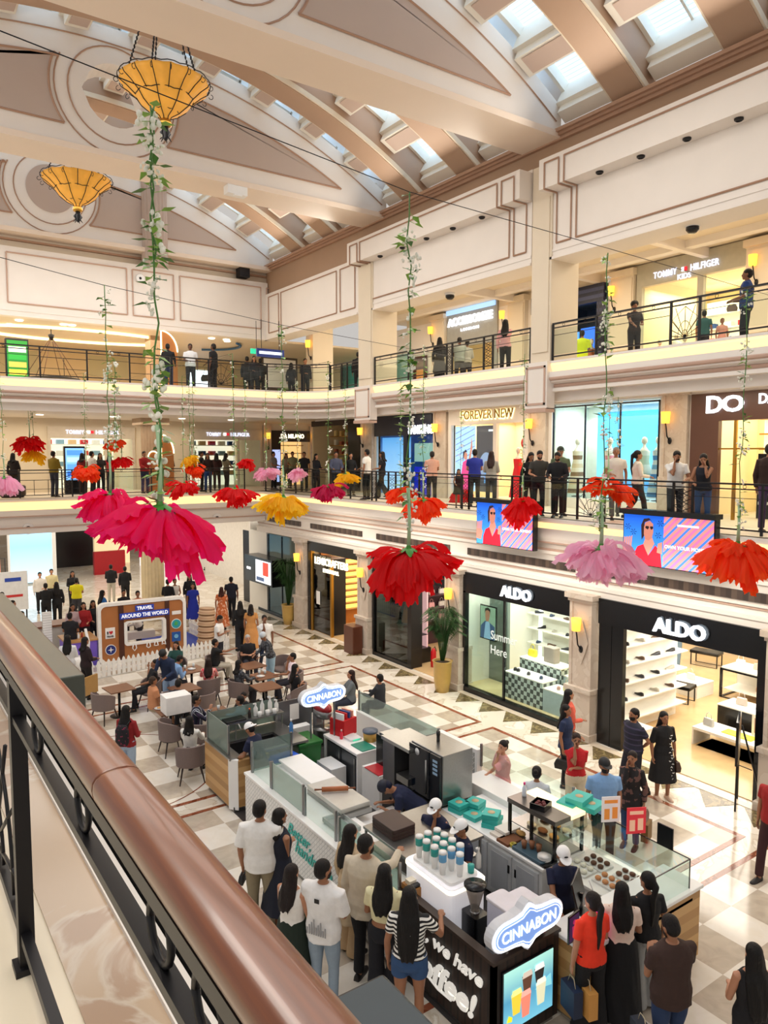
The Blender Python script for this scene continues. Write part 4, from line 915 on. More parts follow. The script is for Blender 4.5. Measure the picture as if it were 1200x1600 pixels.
mb.box(XF-.02,11.9,8.17,XF+.02,15.6,8.22);mb.build('frame',BLACK,o);MB().box(XF-.005,11.92,5.5,XF+.005,15.58,8.2).build('glass',GLASS,o)
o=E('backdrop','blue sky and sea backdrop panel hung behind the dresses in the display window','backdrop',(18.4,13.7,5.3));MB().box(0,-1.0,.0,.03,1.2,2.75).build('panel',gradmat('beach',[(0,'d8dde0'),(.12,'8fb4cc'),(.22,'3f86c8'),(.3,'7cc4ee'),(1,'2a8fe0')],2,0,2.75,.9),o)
def dress_form(p,label,cols,w_=1.,long=True):
 o=E('mannequin',label,'mannequin',p)
 MB().lathe([(.16,0),(.17,.02),(.02,.03),(.02,.85)],n=16).build('stand',STEEL,o)
 MB().rings([[(.16*a*w_*math.cos(t),.11*a*math.sin(t),z) for t in [2*PI*j/14 for j in range(14)]] for a,z in ((.9,.85),(1.05,.95),(.85,1.1),(1.0,1.28),(1.05,1.36),(.6,1.45),(.32,1.5),(.3,1.58))]).build('torso',M('e9e2d4',.4),o)
 m=bandmat('dress_pattern',cols,2,.5,.6) if len(cols)>1 else M(cols[0],.6)
 MB().rings([[(a*math.cos(t)*(1+.05*math.sin(t*7)),a*.75*math.sin(t)*(1+.05*math.cos(t*6)),z) for t in [2*PI*j/24 for j in range(24)]] for a,z in ((.34 if long else .25,.1 if long else .7),(.27,.5 if long else .8),(.19,.95),(.155,1.1),(.175,1.28),(.18,1.38))],caps=False).build('dress',m,o)
 MB().ell((0,0,1.66),(.07,.09,.11),10,8).build('head',M('e9e2d4',.4),o);return o
dress_form((17.75,15.1,5.5),'mannequin in a cream and brown patterned dress at the left of the display window',['e6d8bf','8a6a4a','e6d8bf','d8c09a'])
dress_form((17.75,13.9,5.5),'mannequin in a pink white and blue floral dress in the middle of the display window',['f0e6e0','e58a98','f4e4e0','6a8ab0'])
dress_form((17.75,12.75,5.5),'mannequin in a short pale green top in the display window',['c8dcc8','e8f0e8'],1.,False)
dress_form((17.75,12.3,5.5),'mannequin in a long blue and white dress at the right of the display window',['dfe8f4','4a8ad0','dfe8f4','7ab0e0'])
BW=M('5a3c30',.3,n=(3,.12),name='brown_facade')
o=front('shop_front','brown shop front with large joined glowing letters at the right edge, first floor')
MB().box(XF-.1,7.3,7.6,XF+.05,10.95,8.28).box(XF-.1,10.2,5.2,XF+.05,10.95,7.6).box(XF-.1,7.3,5.2,XF+.05,7.7,7.6).build('facade',BW,o);MB().box(XF-.06,7.7,6.9,XF-.02,10.2,6.94).box(XF-.08,9.75,5.2,XF-.02,9.82,7.6).box(XF-.08,8.45,5.2,XF-.02,8.5,7.6).build('bronze_frame',GOLD,o)
c=WX(1133,631,XF-.15);text('D',.42,SIGNW,(XF-.16,c.y+.27,c.z),'-X',o,h=.42,bold=.03);text('O',.56,SIGNW,(XF-.16,c.y-.2,c.z),'-X',o,h=.4,bold=.03);c=WX(1197,622,XF-.15);text('DA',.42,SIGNW,(XF-.16,c.y-.05,c.z),'-X',o,h=.24,bold=.02)
o=E('display_shelf','glowing cream shelves of small goods inside the brown shop','shelving',(19.8,9.0,5.2));MB().box(0,-1.5,0,.08,1.5,2.9).build('back_panel',M('fff0c0',.5,emit=.9),o)
for i in range(6):MB().box(-.25,-1.5,.5+i*.4,0,1.5,.54+i*.4).build('shelf',GOLD,o)
o=E('display_rack','tall black rack of dark goods inside the brown shop','rack',(18.2,9.35,5.2));MB().box(-.15,-.35,0,.15,.35,1.6).build('body',BLACK,o)
for i in range(5):MB().box(-.18,-.3,.35+i*.25,-.15,.3,.42+i*.25).build('shelf',M('c8c8cc',.3),o)
o=front('shop_front','cream dress shop front with gold-lit letters on the first floor')
MB().box(XF-.08,16.8,7.8,XF+.06,20.45,8.3).box(XF-.08,18.0,5.2,XF+.06,18.15,7.8).box(XF-.08,20.3,5.2,XF+.06,20.45,7.8).box(XF-.1,16.7,8.28,XF+.06,20.6,8.36).build('facade',CREAM,o)
c=WX(760,648,XF-.12);text('FOREVER NEW',2.55,M('8a6a2a',.3,.6),(XF-.14,c.y,c.z+.02),'-X',o,h=.3);text('FOREVER NEW',2.62,M('ffe9a8',.5,emit=2.0,n=None),(XF-.1,c.y+.03,c.z),'-X',o,'halo',h=.34,bold=.035)
MB().box(XF-.005,18.15,5.3,XF+.005,20.3,7.8).build('glass',GLASS,o)
o=E('advert_screen','tall window poster of a woman in pink left in the dress shop window','poster',(17.3,19.75,5.5));MB().box(0,-.52,0,.03,.52,2.25).build('panel',E1('a9c8f4',1.),o)
def pf(par,nm,pts,col,k=1):return MB().add([(-.004*k,-y,z) for y,z in pts],[tuple(range(len(pts)))]).build(nm,E1(col,.9),par)
pf(o,'dress',[(-.15,0),(.3,0),(.25,.5),(.3,.9),(.1,1.1),(-.1,1.0),(-.2,.5)],'e8488a');pf(o,'face',[(-.02,1.1),(.12,1.1),(.14,1.3),(.02,1.38),(-.06,1.25)],'c98472',2);pf(o,'arm',[(.25,.9),(.4,1.5),(.36,1.9),(.3,1.5),(.18,1.0)],'c98472',2);pf(o,'hair',[(-.1,1.0),(-.08,1.35),(.05,1.45),(.14,1.36),(0,1.35)],'2a1512',3)
for i in range(6):pf(o,'stripe',[(-.5,1.0+i*.2),(.5,1.35+i*.2),(.5,1.37+i*.2),(-.5,1.02+i*.2)],'4a62a8',1)
o=E('advert_screen','tall dark window poster with a pale round shape in the dress shop window','poster',(17.3,18.65,5.5));MB().box(0,-.5,0,.03,.5,2.25).build('panel',E1('5a5560',.5),o);pf(o,'moon',[(.45*math.cos(PI*i/16),.5+.85*math.sin(PI*i/16)) for i in range(17)],'8a9ac0');pf(o,'figure',[(-.1,.3),(.2,.3),(.15,.7),(.05,.95),(-.05,.7)],'6a9ad8',2);pf(o,'caption',[(.1,2.05),(.4,2.05),(.4,2.12),(.1,2.12)],'e8e8f4',2)
dress_form((17.9,17.75,5.25),'mannequin in a long bright red dress inside the dress shop',['d8202c'])
dress_form((18.1,17.2,5.25),'mannequin in a pink red gown at the right inside the dress shop',['e05a62','c8303a'])
tag(MB().ell((0,0,0),(.35,.35,.28)).build('lit_globe',M('fff8e8',.5,emit=2.5,n=None),loc=(19.2,17.3,7.1)),'white glowing globe lamp inside the dress shop','lamp')
tag(MB().ell((0,0,.3),(.3,.3,.35)).ell((0,.15,.75),(.25,.25,.25)).build('red_flower_display',M('d8303a',.7,n=(9,.3)),loc=(17.7,16.95,6.4)),'large red paper flower decoration at the right side of the dress shop entrance','decoration')
o=front('shop_front','black shop front with a bright white sign and blue lit window, first floor')
MB().box(XF-.08,21.4,7.5,XF+.06,25.15,8.3).box(XF-.08,22.9,5.2,XF+.02,23.15,7.5).build('facade',M('101830',.3),o);c=WX(655,671,XF-.12);text('SAMSUNG',1.5,SIGNW,(XF-.14,c.y-.1,c.z),'-X',o,h=.34,bold=.04)
MB().box(XF+.3,23.2,5.25,XF+.33,25.1,7.45).build('blue_panel',gradmat('blue_panel',[(0,'b8d8f8'),(1,'5aa8f0')],2,5.2,7.5,.9),o);MB().box(XF+.2,21.5,5.25,XF+.23,22.8,6.3).build('blue_panel',E1('1424c0',.6),o);MB().box(XF+.2,21.5,6.5,XF+.23,22.8,7.2).build('poster',E1('8ab0b0',.6),o);MB().box(XF-.005,21.4,5.2,XF+.005,25.1,7.5).build('glass',GLASS,o)
o=front('shop_front','dark shop front with golden lit shelves at the far right corner, first floor')
MB().box(XF-.05,26.3,5.2,XF+.05,27.2,8.3).build('dark_panel',M('1c1714',.15),o);MB().box(XF-.05,27.2,8.05,XF+.05,30.4,8.3).build('facade',M('3a2a1c'),o)
for i in range(5):MB().box(XF+.9,27.3,5.9+i*.42,XF+1.2,30.3,5.94+i*.42).build('shelf',GOLD,o)
rnd=random.Random(3)
for i in range(5):
 for j in range(6):tag(MB().rbox(-.08,-.1,0,.08,.1,rnd.uniform(.14,.28),.03).build('display_box',M(rnd.choice(['d8b060','c88a4a','e8e0c8','a85a3a','f0d890']),.4),loc=(XF+1.0,27.5+j*.48,5.94+i*.42)),'small box of goods on the %s golden shelf of the far dark shop'%('lowest','second','third','fourth','top')[i],'goods','goods on the %s golden shelf'%('lowest','second','third','fourth','top')[i])
 # == LEVEL 2 SHOPS (X 20.9) ==
X2=20.9
ST('wall_right_level_2_fill',MB().box(X2,11.0,9.05,X2+.2,11.55,12.6).box(X2,15.35,9.05,X2+.2,16.6,12.6).box(X2,20.1,9.05,X2+.2,21.9,12.6).box(X2,24.95,9.05,X2+.2,30,12.6).box(X2,6,9.05,X2+.2,11,12.6),CREAM)
room(X2,11.5,15.4,9.05,12.5,4,WARMW);room(X2,16.7,20.0,9.05,12.5,3,M('3a4a5a',.5));room(X2,21.9,24.95,9.05,11.6,3,WARMW)
o=front('shop_front','cream kids clothing shop front with blue-white letters on the second floor')
MB().box(X2-.1,11.5,12.15,X2+.1,15.4,12.85).box(X2-.1,13.05,9.05,X2+.05,13.25,12.15).box(X2-.1,15.2,9.05,X2+.05,15.4,12.15).build('facade',M('b4ae9c',.5),o)
SB=M('dfe6ff',.5,emit=1.0,n=None,name='lit_bluewhite');SBD=M('3a4a9a',.5)
c=WX(1039,427,X2-.15);text('TOMMY',.82,SB,(X2-.15,c.y,c.z),'-X',o,h=.2,bold=.01,spacing=1.15);c=WX(1101,413,X2-.15);text('HILFIGER',.92,SB,(X2-.15,c.y,c.z),'-X',o,h=.2,bold=.01,spacing=1.1)
c=WX(1069,420,X2-.15);MB().box(X2-.16,c.y,c.z-.06,X2-.13,c.y+.09,c.z+.06).build('flag_white',SIGNW,o);MB().box(X2-.16,c.y-.09,c.z-.06,X2-.13,c.y,c.z+.06).build('flag_red',E1('c82030',1.),o)
c=WX(1069,431,X2-.15);text('KIDS',.45,SB,(X2-.15,c.y,c.z),'-X',o,h=.16,bold=.01)
MB().box(X2-.01,11.55,9.1,X2,13.05,12.1).box(X2-.01,13.25,9.1,X2,15.2,12.1).build('glass',GLASS,o)
KC=['c8202c','f0f0ec','2a4a8a','d84a3a','8ab0c8','e8c090']
for i,y in enumerate((14.9,14.5,14.0,13.6,12.6,12.2,11.8)):
 o=E('child_mannequin','small dressed child mannequin, %s in the kids clothing window'%('leftmost','second from the left','third from the left','fourth from the left','fifth from the left','second from the right','rightmost')[i],'mannequin',(X2+.5+.3*(i%2),y,9.3+.15*(i%2)))
 MB().rings([[(a*math.cos(t),a*.8*math.sin(t),z) for t in [2*PI*j/10 for j in range(10)]] for a,z in ((.12,.5),(.15,.6),(.14,.8),(.15,.95),(.05,1.0))]).build('shirt',M(KC[i%6],.7),o);MB().tube([(0,-.06,.0),(0,-.07,.52)],.055,8).tube([(0,.06,0),(0,.07,.52)],.055,8).build('trousers',M(KC[(i+2)%6],.7),o);MB().ell((0,0,1.12),(.08,.08,.1),10,8).build('head',M('e8d8c0'),o)
 MB().tube([(0,-.14,.92),(-.03,-.2,.6)],.035,6).tube([(0,.14,.92),(-.03,.2,.6)],.035,6).build('arm',M(KC[i%6],.7),o)
o=E('clothes_shelf','lit wall shelves of folded clothes at the back of the kids clothing shop','shelving',(X2+3.6,13.4,9.05));MB().box(0,-1.8,0,.1,1.8,3.0).build('back_panel',M('fff0d0',.5,emit=.5),o)
for i in range(5):MB().box(-.35,-1.8,.5+i*.5,0,1.8,.54+i*.5).build('shelf',WHITE,o)
for i in range(4):
 for j in range(6):tag(MB().box(-.12,-.18,0,.12,.18,.18).build('folded_clothes',M(KC[(i*5+j)%6],.8),loc=(X2+3.42,11.9+j*.6,9.59+i*.5)),'folded clothes on the %s back shelf of the kids clothing shop'%('lowest','second','third','top')[i],'clothes','folded clothes on the %s back shelf'%('lowest','second','third','top')[i])
o=front('shop_front','dark patterned shop front with blue screens on the second floor beside the tall column')
MB().box(X2-.12,16.7,12.0,X2+.05,20.05,12.6).build('patterned_sign',checker('chevron','1c2038','3c4468',.12,(0,0,0),.4,.1,.78),o);MB().box(X2-.1,16.6,9.05,X2+.05,17.0,12.0).build('side_panel',checker('chevron2','16182c','2c3050',.12,(0,0,0),.4,.1,.78),o)
MB().box(X2+1.0,17.6,10.6,X2+1.05,18.6,11.4).build('blue_screen',E1('2a6ae0',1.3),o);MB().box(X2+1.0,18.7,10.9,X2+1.05,19.4,11.3).build('blue_screen',E1('5a9af0',1.3),o)
for i,(y,c_) in enumerate(((19.5,'3a3a40'),(17.6,'a86a44'),(17.3,'8a5a3a'))):dress_form((X2+.4,y,9.1),'clothed mannequin in the dark patterned shop, %s'%('leftmost','middle one in rust brown','rightmost in brown')[i],[c_],1.,False)
o=front('shop_front','cream accessory shop front with glowing white letters on the second floor')
MB().box(X2-.08,21.9,11.3,X2+.1,25.0,12.9).box(X2-.08,21.9,9.05,X2+.05,22.1,11.3).box(X2-.08,24.75,9.05,X2+.05,25.0,11.3).build('facade',M('9c9c98',.5),o)
MB().box(X2-.14,22.0,12.7,X2-.08,25.0,12.88).build('blue_light_strip',E1('9cc4f0',.9),o)
text('ACCESSORIZE',2.75,SIGNW,(X2-.14,23.5,12.36),'-X',o,h=.34,bold=.02,ext=.04);text('LONDON',1.1,SIGNW,(X2-.12,23.5,11.98),'-X',o,h=.12,spacing=1.3)
o=E('jewellery_shelving','glowing shelves of small accessories inside the lit accessory shop','shelving',(X2+2.6,23.4,9.05));MB().box(0,-1.4,0,.1,1.4,2.4).build('back_panel',M('ffe8b0',.5,emit=.7),o)
for i in range(6):MB().box(-.2,-1.4,.3+i*.35,0,1.4,.33+i*.35).build('shelf',WHITE,o)
tag(MB().box(-.03,-.5,0,.0,.5,1.6).mat(1).box(-.035,-.25,.3,-.03,.25,1.0).build('poster',[M('4a1a14',.4),M('c88a4a',.5,emit=.3)],loc=(X2-.05,26.9,9.6)),'dark red poster on the second floor wall left of the accessory shop','poster')
tag(MB().box(-.03,-3.2,0,.0,3.0,1.9).build('green_shop_window',gradmat('green_window',[(0,'6a8a7a'),(.4,'1f4a3a'),(.6,'4a9a86'),(1,'0f2a24')],1,-3,3,.45),loc=(X2-.15,30.6,9.5)),'green tinted shop window at the far right end of the second floor','window display')
for i,(y0,y1) in enumerate(((9.9,12.5),(13.6,16.4),(17.5,20.3),(21.4,24.5))):
 o=E('ceiling_light','recessed ceiling light with a glass bowl lamp, %s from the right, second floor'%('first','second','third','fourth')[i],'ceiling light',(17.4,(y0+y1)/2,12.88),0,'recessed ceiling lights')
 h=(y1-y0)/2
 MB().box(-1.2,-h,-.1,1.2,-h+.2,0).box(-1.2,h-.2,-.1,1.2,h,0).box(-1.2,-h+.2,-.1,-1.0,h-.2,0).box(1.0,-h+.2,-.1,1.2,h-.2,0).build('frame',CREAM,o)
 MB().box(-.95,-h+.25,-.06,-.85,h-.25,-.03).box(.85,-h+.25,-.06,.95,h-.25,-.03).build('light_strip',M('fff4d8',.5,emit=2.6,n=None),o)
 MB().lathe([(.001,-.25),(.18,-.2),(.28,-.08),(.28,-.03)],n=20).build('lamp_bowl',M('fff0cc',.5,emit=2.0,n=None),o)
 # == THE KIOSK ==
def tilemat(name,rx=0,ry=0,c1='f3f3f1',c2='e9e9e7',mort='b9bdbd',sc=5.5):
 m,nt,b=new_mat(name);L=nt.links.new
 tc=nt.nodes.new('ShaderNodeTexCoord');sp=nt.nodes.new('ShaderNodeSeparateXYZ');cb=nt.nodes.new('ShaderNodeCombineXYZ');L(tc.outputs['Object'],sp.inputs[0])
 ad=nt.nodes.new('ShaderNodeMath');L(sp.outputs[0],ad.inputs[0]);L(sp.outputs[1],ad.inputs[1])
 L(ad.outputs[0],cb.inputs[0]);L(sp.outputs[2],cb.inputs[1])
 mp=nt.nodes.new('ShaderNodeMapping');mp.inputs['Rotation'].default_value=(0,0,PI/4);L(cb.outputs[0],mp.inputs[0])
 br=nt.nodes.new('ShaderNodeTexBrick');br.inputs['Scale'].default_value=sc;br.inputs['Mortar Size'].default_value=.022;br.inputs['Brick Width'].default_value=.6;br.inputs['Row Height'].default_value=.3
 br.inputs[1].default_value=lin(c1);br.inputs[2].default_value=lin(c2);br.inputs[3].default_value=lin(mort);L(mp.outputs[0],br.inputs[0]);L(br.outputs[0],b.inputs['Base Color']);b.inputs['Roughness'].default_value=.25;return m
TILE=tilemat('herringbone_tile');TILED=tilemat('herringbone_tile_grey',c1='b9bab6',c2='a9aaa6',mort='e8e8e4',sc=4)
PLANKH=bandmat('oak_planks',['c59a62','b98c55','cda36c','ae8450'],2,.5,.45);DPLANK=bandmat('dark_vertical_slats',['2b1d18','33231c','120c0a','2b1d18'],0,.13,.5)
DPLANKY=bandmat('dark_vertical_slats_side',['2b1d18','33231c','120c0a','2f2019'],1,.13,.5)
KF=M('8d8f90',.3,.8,name='steel_frame')
tag(ST('kiosk_floor_mat',MB().box(5.45,5.8,0,9.2,14.0,.012),M('3c3a3a',.5)),'dark working floor inside the food kiosk','floor mat') if 0 else ST('floor_kiosk',MB().box(5.45,5.8,0.004,9.2,14.0,.012),M('3a3636',.5))
o=E('tiled_counter','long white herringbone tiled counter with teal script lettering','counter',(5.4,9.75,0))
MB().box(0,-2.35,.1,.7,2.35,1.0).build('body',TILE,o);MB().box(-.02,-2.37,1.0,.74,2.37,1.05).build('worktop',WHITE,o,bev=.01);MB().box(.04,-2.3,0,.66,2.3,.1).build('plinth',STEEL,o)
TL=M('3fb8ad',.5,n=None)
p=WX(466,1308,5.38);q=WX(487,1345,5.38)
text('Better,',.75,TL,(-.012,p.y-9.75,p.z),'-X',o,shear=.4,ext=.006,h=.22,bold=.01);text('handmade',1.15,TL,(-.012,q.y-9.75-.02,q.z),'-X',o,shear=.4,ext=.006,h=.2,bold=.01)
def screen(p0,p1,z0,z1,label,mat=FROST,posts=True):
 p0=Vector((p0[0],p0[1],z0));p1=Vector((p1[0],p1[1],z0));L=(p1-p0).length;rz=math.atan2(p1.y-p0.y,p1.x-p0.x)
 o=E('glass_screen',label,'glass screen',p0,rz);MB().box(.02,-.006,.01,L-.02,.006,z1-z0).build('pane',mat,o)
 if posts:
  for s in (0,L):MB().box(s-.018,-.018,0,s+.018,.018,z1-z0+.02).build('post',KF,o)
 return o
screen((5.5,11.2),(5.5,10.1),1.05,1.52,'frosted glass screen on the tiled counter between two steel posts, longest one')
screen((5.5,12.0),(5.5,11.25),1.05,1.5,'clear glass screen at the far end of the tiled counter',GLASS)
screen((5.5,10.05),(5.5,9.1),1.05,1.5,'clear glass screen in front of the rolling pin and steel box',GLASS)
screen((5.5,9.0),(5.5,7.5),1.05,1.45,'greenish glass screen before the stacked dark trays',glassmat('d5e6e0',.03,.12))
screen((5.5,12.02),(6.3,12.02),1.05,1.6,'greenish glass screen across the far end of the tiled counter',glassmat('b9ccc8',.05,.2))
o=E('sink_unit','oak fronted sink unit with white corner posts at the far left of the kiosk','sink unit',(5.4,12.7,0))
MB().box(0,.15,.1,.1,1.35,1.0).build('front_panel',PLANKH,o);MB().box(.13,0,.1,.78,.1,1.0).build('side_panel',PLANKH,o)
MB().prism([(-.01,.15),(.12,-.01),(.16,.05),(.08,.2)],.05,1.02).build('corner_post',WHITE,o);MB().box(.05,.05,0,1.7,1.3,.1).build('plinth',STEEL,o)
MB().box(.0,.9,1.0,1.7,1.4,1.04).box(0,.1,1.0,.25,.9,1.04).box(1.3,.1,1.0,1.7,.9,1.04).box(.25,.1,1.0,1.3,.2,1.04).build('worktop',STEEL,o)
MB().box(.25,.2,.7,1.3,.9,.72).box(.25,.2,.72,.27,.9,1.0).box(1.28,.2,.72,1.3,.9,1.0).box(.27,.88,.72,1.28,.9,1.0).build('basin',M('3c3c3e',.3,.7),o)
MB().tube([(.5,.95,1.04),(.5,.95,1.35),(.5,.8,1.4),(.5,.68,1.32)],.015,8).build('tap',STEEL,o)
screen((5.47,14.05),(5.47,13.0),1.05,1.6,'greenish frosted glass at the left side of the sink unit',glassmat('b3c4bd',.05,.3))
screen((5.5,14.1),(7.0,14.1),1.05,1.55,'greenish frosted glass behind the bottles on the sink unit',glassmat('b3c4bd',.05,.3))
o=E('splash_guard','grey steel splash panel with a white notice left of the small lit sign','panel',(7.05,14.1,0));MB().box(0,-.02,0,.85,.02,1.45).build('panel',M('77787c',.35,.7),o);MB().box(.3,-.03,1.0,.52,-.02,1.35).build('notice',WHITE,o)
o=E('steel_shelf','raised steel shelf over the sink carrying spray bottles','shelf',(5.7,13.75,1.04));MB().box(0,0,.28,1.35,.32,.31).build('shelf_board',STEEL,o)
for x in (.03,1.3):MB().box(x,.02,0,x+.02,.04,.28).box(x,.28,0,x+.02,.3,.28).build('leg',STEEL,o)
tag(MB().box(-.22,-.13,0,.22,.13,.03).build('tray',BLACK,loc=(5.98,13.9,1.35),bev=.01),'flat black tray at the left end of the steel shelf','tray')
def bottle(p,r,h,c,label,grp=None,cap='f4f4f4',spray=False):
 o=E('spray_bottle' if spray else 'bottle',label,'bottle',p,0,grp);MB().lathe([(r*.9,0),(r,.02),(r,h*.6),(r*.4,h*.78),(r*.35,h*.85)],n=14).build('body',M(c,.35),o)
 if spray:MB().lathe([(r*.4,h*.84),(r*.45,h*.9),(r*.3,h)],n=10).box(-r*1.2,-.012,h*.93,r*.3,.012,h).build('spray_head',M(cap,.4),o)
 else:MB().lathe([(r*.5,h*.84),(r*.5,h)],n=12).build('cap',M(cap,.4),o)
 return o
bottle((6.3,13.85,1.35),.035,.2,'241c1a','dark bottle with an orange cap on the steel shelf',cap='e8622a')
for i,x in enumerate((6.45,6.6,6.78,6.93)):bottle((x,13.88,1.35),.045,(.27,.34,.36,.26)[i],'e8e8e6','white spray bottle on the steel shelf, %s from the left'%('first','second','third','fourth')[i],'white spray bottles',spray=True)
for i,x in enumerate((6.5,6.68,6.84)):tag(MB().lathe([(.04,0),(.05,.1)],n=12).build('white_cup',WHITE,loc=(x,13.79,1.35)),'white cup in front of the spray bottles, %s from the left'%('first','second','third')[i],'cup')
bottle((7.0,13.35,1.04),.04,.28,'4a86c8','blue and clear bottle beside the sink',cap='f0f0f0')
def bin_(p,s,h,c,label,rz=0):
 o=E('waste_bin',label,'bin',p,rz);MB().rings([[(x*k,y*k,z) for x,y in [(-s[0],-s[1]),(s[0],-s[1]),(s[0],s[1]),(-s[0],s[1])]] for k,z in ((.82,0),(1,h-.08))],sm=False).build('body',M(c,.4),o,bev=.02)
 MB().box(-s[0]*1.07,-s[1]*1.07,h-.08,s[0]*1.07,s[1]*1.07,h-.01).ell((0,0,h-.01),(s[0]*.35,s[1]*.3,.02),12,6).build('lid',M(c,.35),o,bev=.015)
 MB().tube([(-s[0]*.8,s[1]*1.15,h-.04),(s[0]*.8,s[1]*1.15,h-.04)],.015,6).build('handle',M(c,.4),o);return o
bin_((7.15,13.1,0),(.26,.3),.98,'1e6a2a','tall green lidded waste bin in the kiosk',0);bin_((6.45,12.55,0),(.28,.25),.92,'1f55c0','waste bin with a bright blue lid in the kiosk',.1)
tag(MB().box(-.3,-.1,0,.5,.1,1.0).build('divider_panel',WHITE,loc=(7.1,13.7,0)),'low white divider panel behind the green bin','panel')
o=E('prep_cabinet','white cabinet block behind the frosted glass screen','cabinet',(6.15,11.35,0));MB().box(-.1,-.6,0,.32,.6,1.15).build('body',WHITE,o,bev=.01);MB().box(-.14,-.62,1.15,.34,.62,1.18).build('top',WHITE,o)
o=E('steel_hood','steel topped box with a wooden rolling pin on it','steel box',(6.15,10.1,1.05));MB().box(-.25,-.55,0,.3,.6,.08).build('lower_tray',STEEL,o);MB().box(-.25,-.5,.08,.3,.6,.16).build('body',M('c9c7c0',.4,.4),o,bev=.01)
o=E('rolling_pin','brown wooden rolling pin lying on the steel topped box','rolling pin',(6.15,10.2,1.26),-.5);MB().tube([(-.22,0,0),(.22,0,0)],.04,14).build('roller',M('b0663a',.5),o)
for s in (-1,1):MB().tube([(s*.22,0,0),(s*.34,0,0)],[.012,.018],8).build('handle',M('7a4020',.5),o)
tag(MB().box(-.16,-.28,0,.16,.28,.012).box(-.17,-.29,.012,-.15,.29,.08).box(.15,-.29,.012,.17,.29,.08).box(-.17,-.29,.012,.17,-.27,.08).box(-.17,.27,.012,.17,.29,.08).build('food_container',glassmat('dfe4e2',.08,.3),loc=(5.78,9.4,1.06)),'clear shallow food container on the tiled counter','container')
for i,(y,c_) in enumerate(((11.6,'c84a4a'),(11.5,'202024'),(11.35,'b8b8b8'),(11.75,'8a8a8a'))):tag(MB().tube([(0,0,.01),(.08,.05,.015)],.008,6).build('kitchen_tool',M(c_,.4),loc=(5.75,y,1.05)),'small tool lying at the far end of the white counter, %s'%('red','black','pale grey','mid grey')[i],'tool')
tag(MB().box(-.35,-.75,0,.45,.75,.92).build('work_table',WHITE,loc=(6.55,9.0,0),bev=.01),'white work table inside the kiosk in front of the bending worker','table')
o=E('warming_table','steel topped warming stand on legs carrying stacked dark trays','stand',(6.3,8.15,1.05));MB().box(-.55,-.62,.27,.72,.6,.31).build('top',STEEL,o,bev=.005);MB().box(-.5,-.58,.0,.65,.55,.03).build('shelf',STEEL,o)
for x in (-.53,.68):
 for y in (-.58,.55):MB().box(x-.015,y-.015,0,x+.015,y+.015,.27).build('leg',KF,o)
MB().box(-.45,-.55,.255,.6,-.5,.27).build('light_strip',M('ffe6b0',.5,emit=2.0,n=None),o)
for i in range(3):tag(MB().rbox(-.2,-.28,0,.2,.28,.05,.04).build('dark_tray',M('3a2622',.45),loc=(6.05,8.4,1.36+i*.052),bev=.008),'dark brown baking tray, %s of the stack of three'%('bottom','middle','top')[i],'tray')
bottle((6.25,7.6,1.09),.04,.26,'1a1a1c','black pump bottle under the warming stand',cap='202020');bottle((6.75,7.35,1.05),.04,.3,'dcdcd8','clear pump bottle with a white head beside the cup case',cap='f4f4f4',spray=True)
o=E('cup_case','glowing white display block carrying rows of paper cups and glasses','display block',(5.95,7.1,.72));MB().rbox(-.3,-.45,0,.3,.5,.72,.08).build('body',M('f4f2fa',.5,emit=.25),o,bev=.01);MB().rbox(-.31,-.46,.66,.31,.51,.7,.08).build('light_strip',M('fff0d0',.5,emit=2.4,n=None),o)
MB().rbox(-.24,-.38,.72,.24,.42,.76,.06).build('top',WHITE,o)
k=0
for i in range(3):
 for j in range(5):
  if (i,j) in ((0,0),(2,0)):continue
  t_=random.uniform(-.01,.01);o=E('paper_cup','white paper cup with a %s top on the glowing white block'%('teal','blue')[j<2],'cup',(5.78+i*.15,6.8+j*.16+t_,1.48),0,'cups with %s tops on the glowing block'%('teal','blue')[j<2])
  MB().lathe([(.035,0),(.05,.2)],n=14).build('cup',WHITE,o);MB().lathe([(.05,.17),(.052,.27),(.045,.28)],n=14).build('sleeve',M(('2fa8a0','6aaede')[j<2],.5),o);MB().lathe([(.053,.27),(.05,.3),(.001,.305)],n=14).build('lid',WHITE,o)
tag(MB().lathe([(.04,0),(.045,.1)],n=14).build('mug',M('2fa8a0',.4),loc=(6.1,6.78,1.48)),'teal and white mug at the right corner of the glowing block','mug')
o=E('condiment_box','small brown wooden box of napkins beside the striped top customer','box',(5.68,7.0,1.15)) if 0 else E('condiment_box','small brown wooden box of napkins beside the striped top customer','box',(5.6,7.35,1.05))
MB().box(-.09,-.12,0,.09,.12,.16).build('body',M('a8743a',.5),o);MB().box(-.06,-.02,.12,.05,.08,.22).build('napkins',M('e8e0d0',.7),o);MB().box(-.06,-.1,.12,.05,-.04,.2).build('divider',BLACK,o)
o=E('coffee_counter','dark brown slatted counter with white we have coffee lettering','counter',(5.5,5.72,0))
MB().box(0,0,.06,.06,1.75,1.1).build('side_panel',DPLANKY,o);MB().box(0,0,.06,1.06,.06,1.1).build('front_panel',DPLANK,o);MB().box(-.02,-.02,1.1,.09,1.78,1.14).box(.09,-.02,1.1,1.08,.1,1.14).build('ledge',M('33241c',.4),o);MB().box(.02,.02,0,1.0,1.7,.06).build('plinth',STEEL,o)
MB().box(.06,.06,.0,1.0,1.75,.72).build('carcass',DARKW,o)
LT=M('f6f2ea',.5,emit=.35)
p=WX(707,1497,5.48);q=WX(693,1517,5.48)
text(', we have',1.05,LT,(-.02,p.y-5.72,p.z),'-X',o,shear=.25,ext=.01,h=.2,bold=.02);text('Coffee!',1.35,LT,(-.02,q.y-5.72+.08,q.z-.12),'-X',o,shear=.25,ext=.01,h=.32,bold=.03)
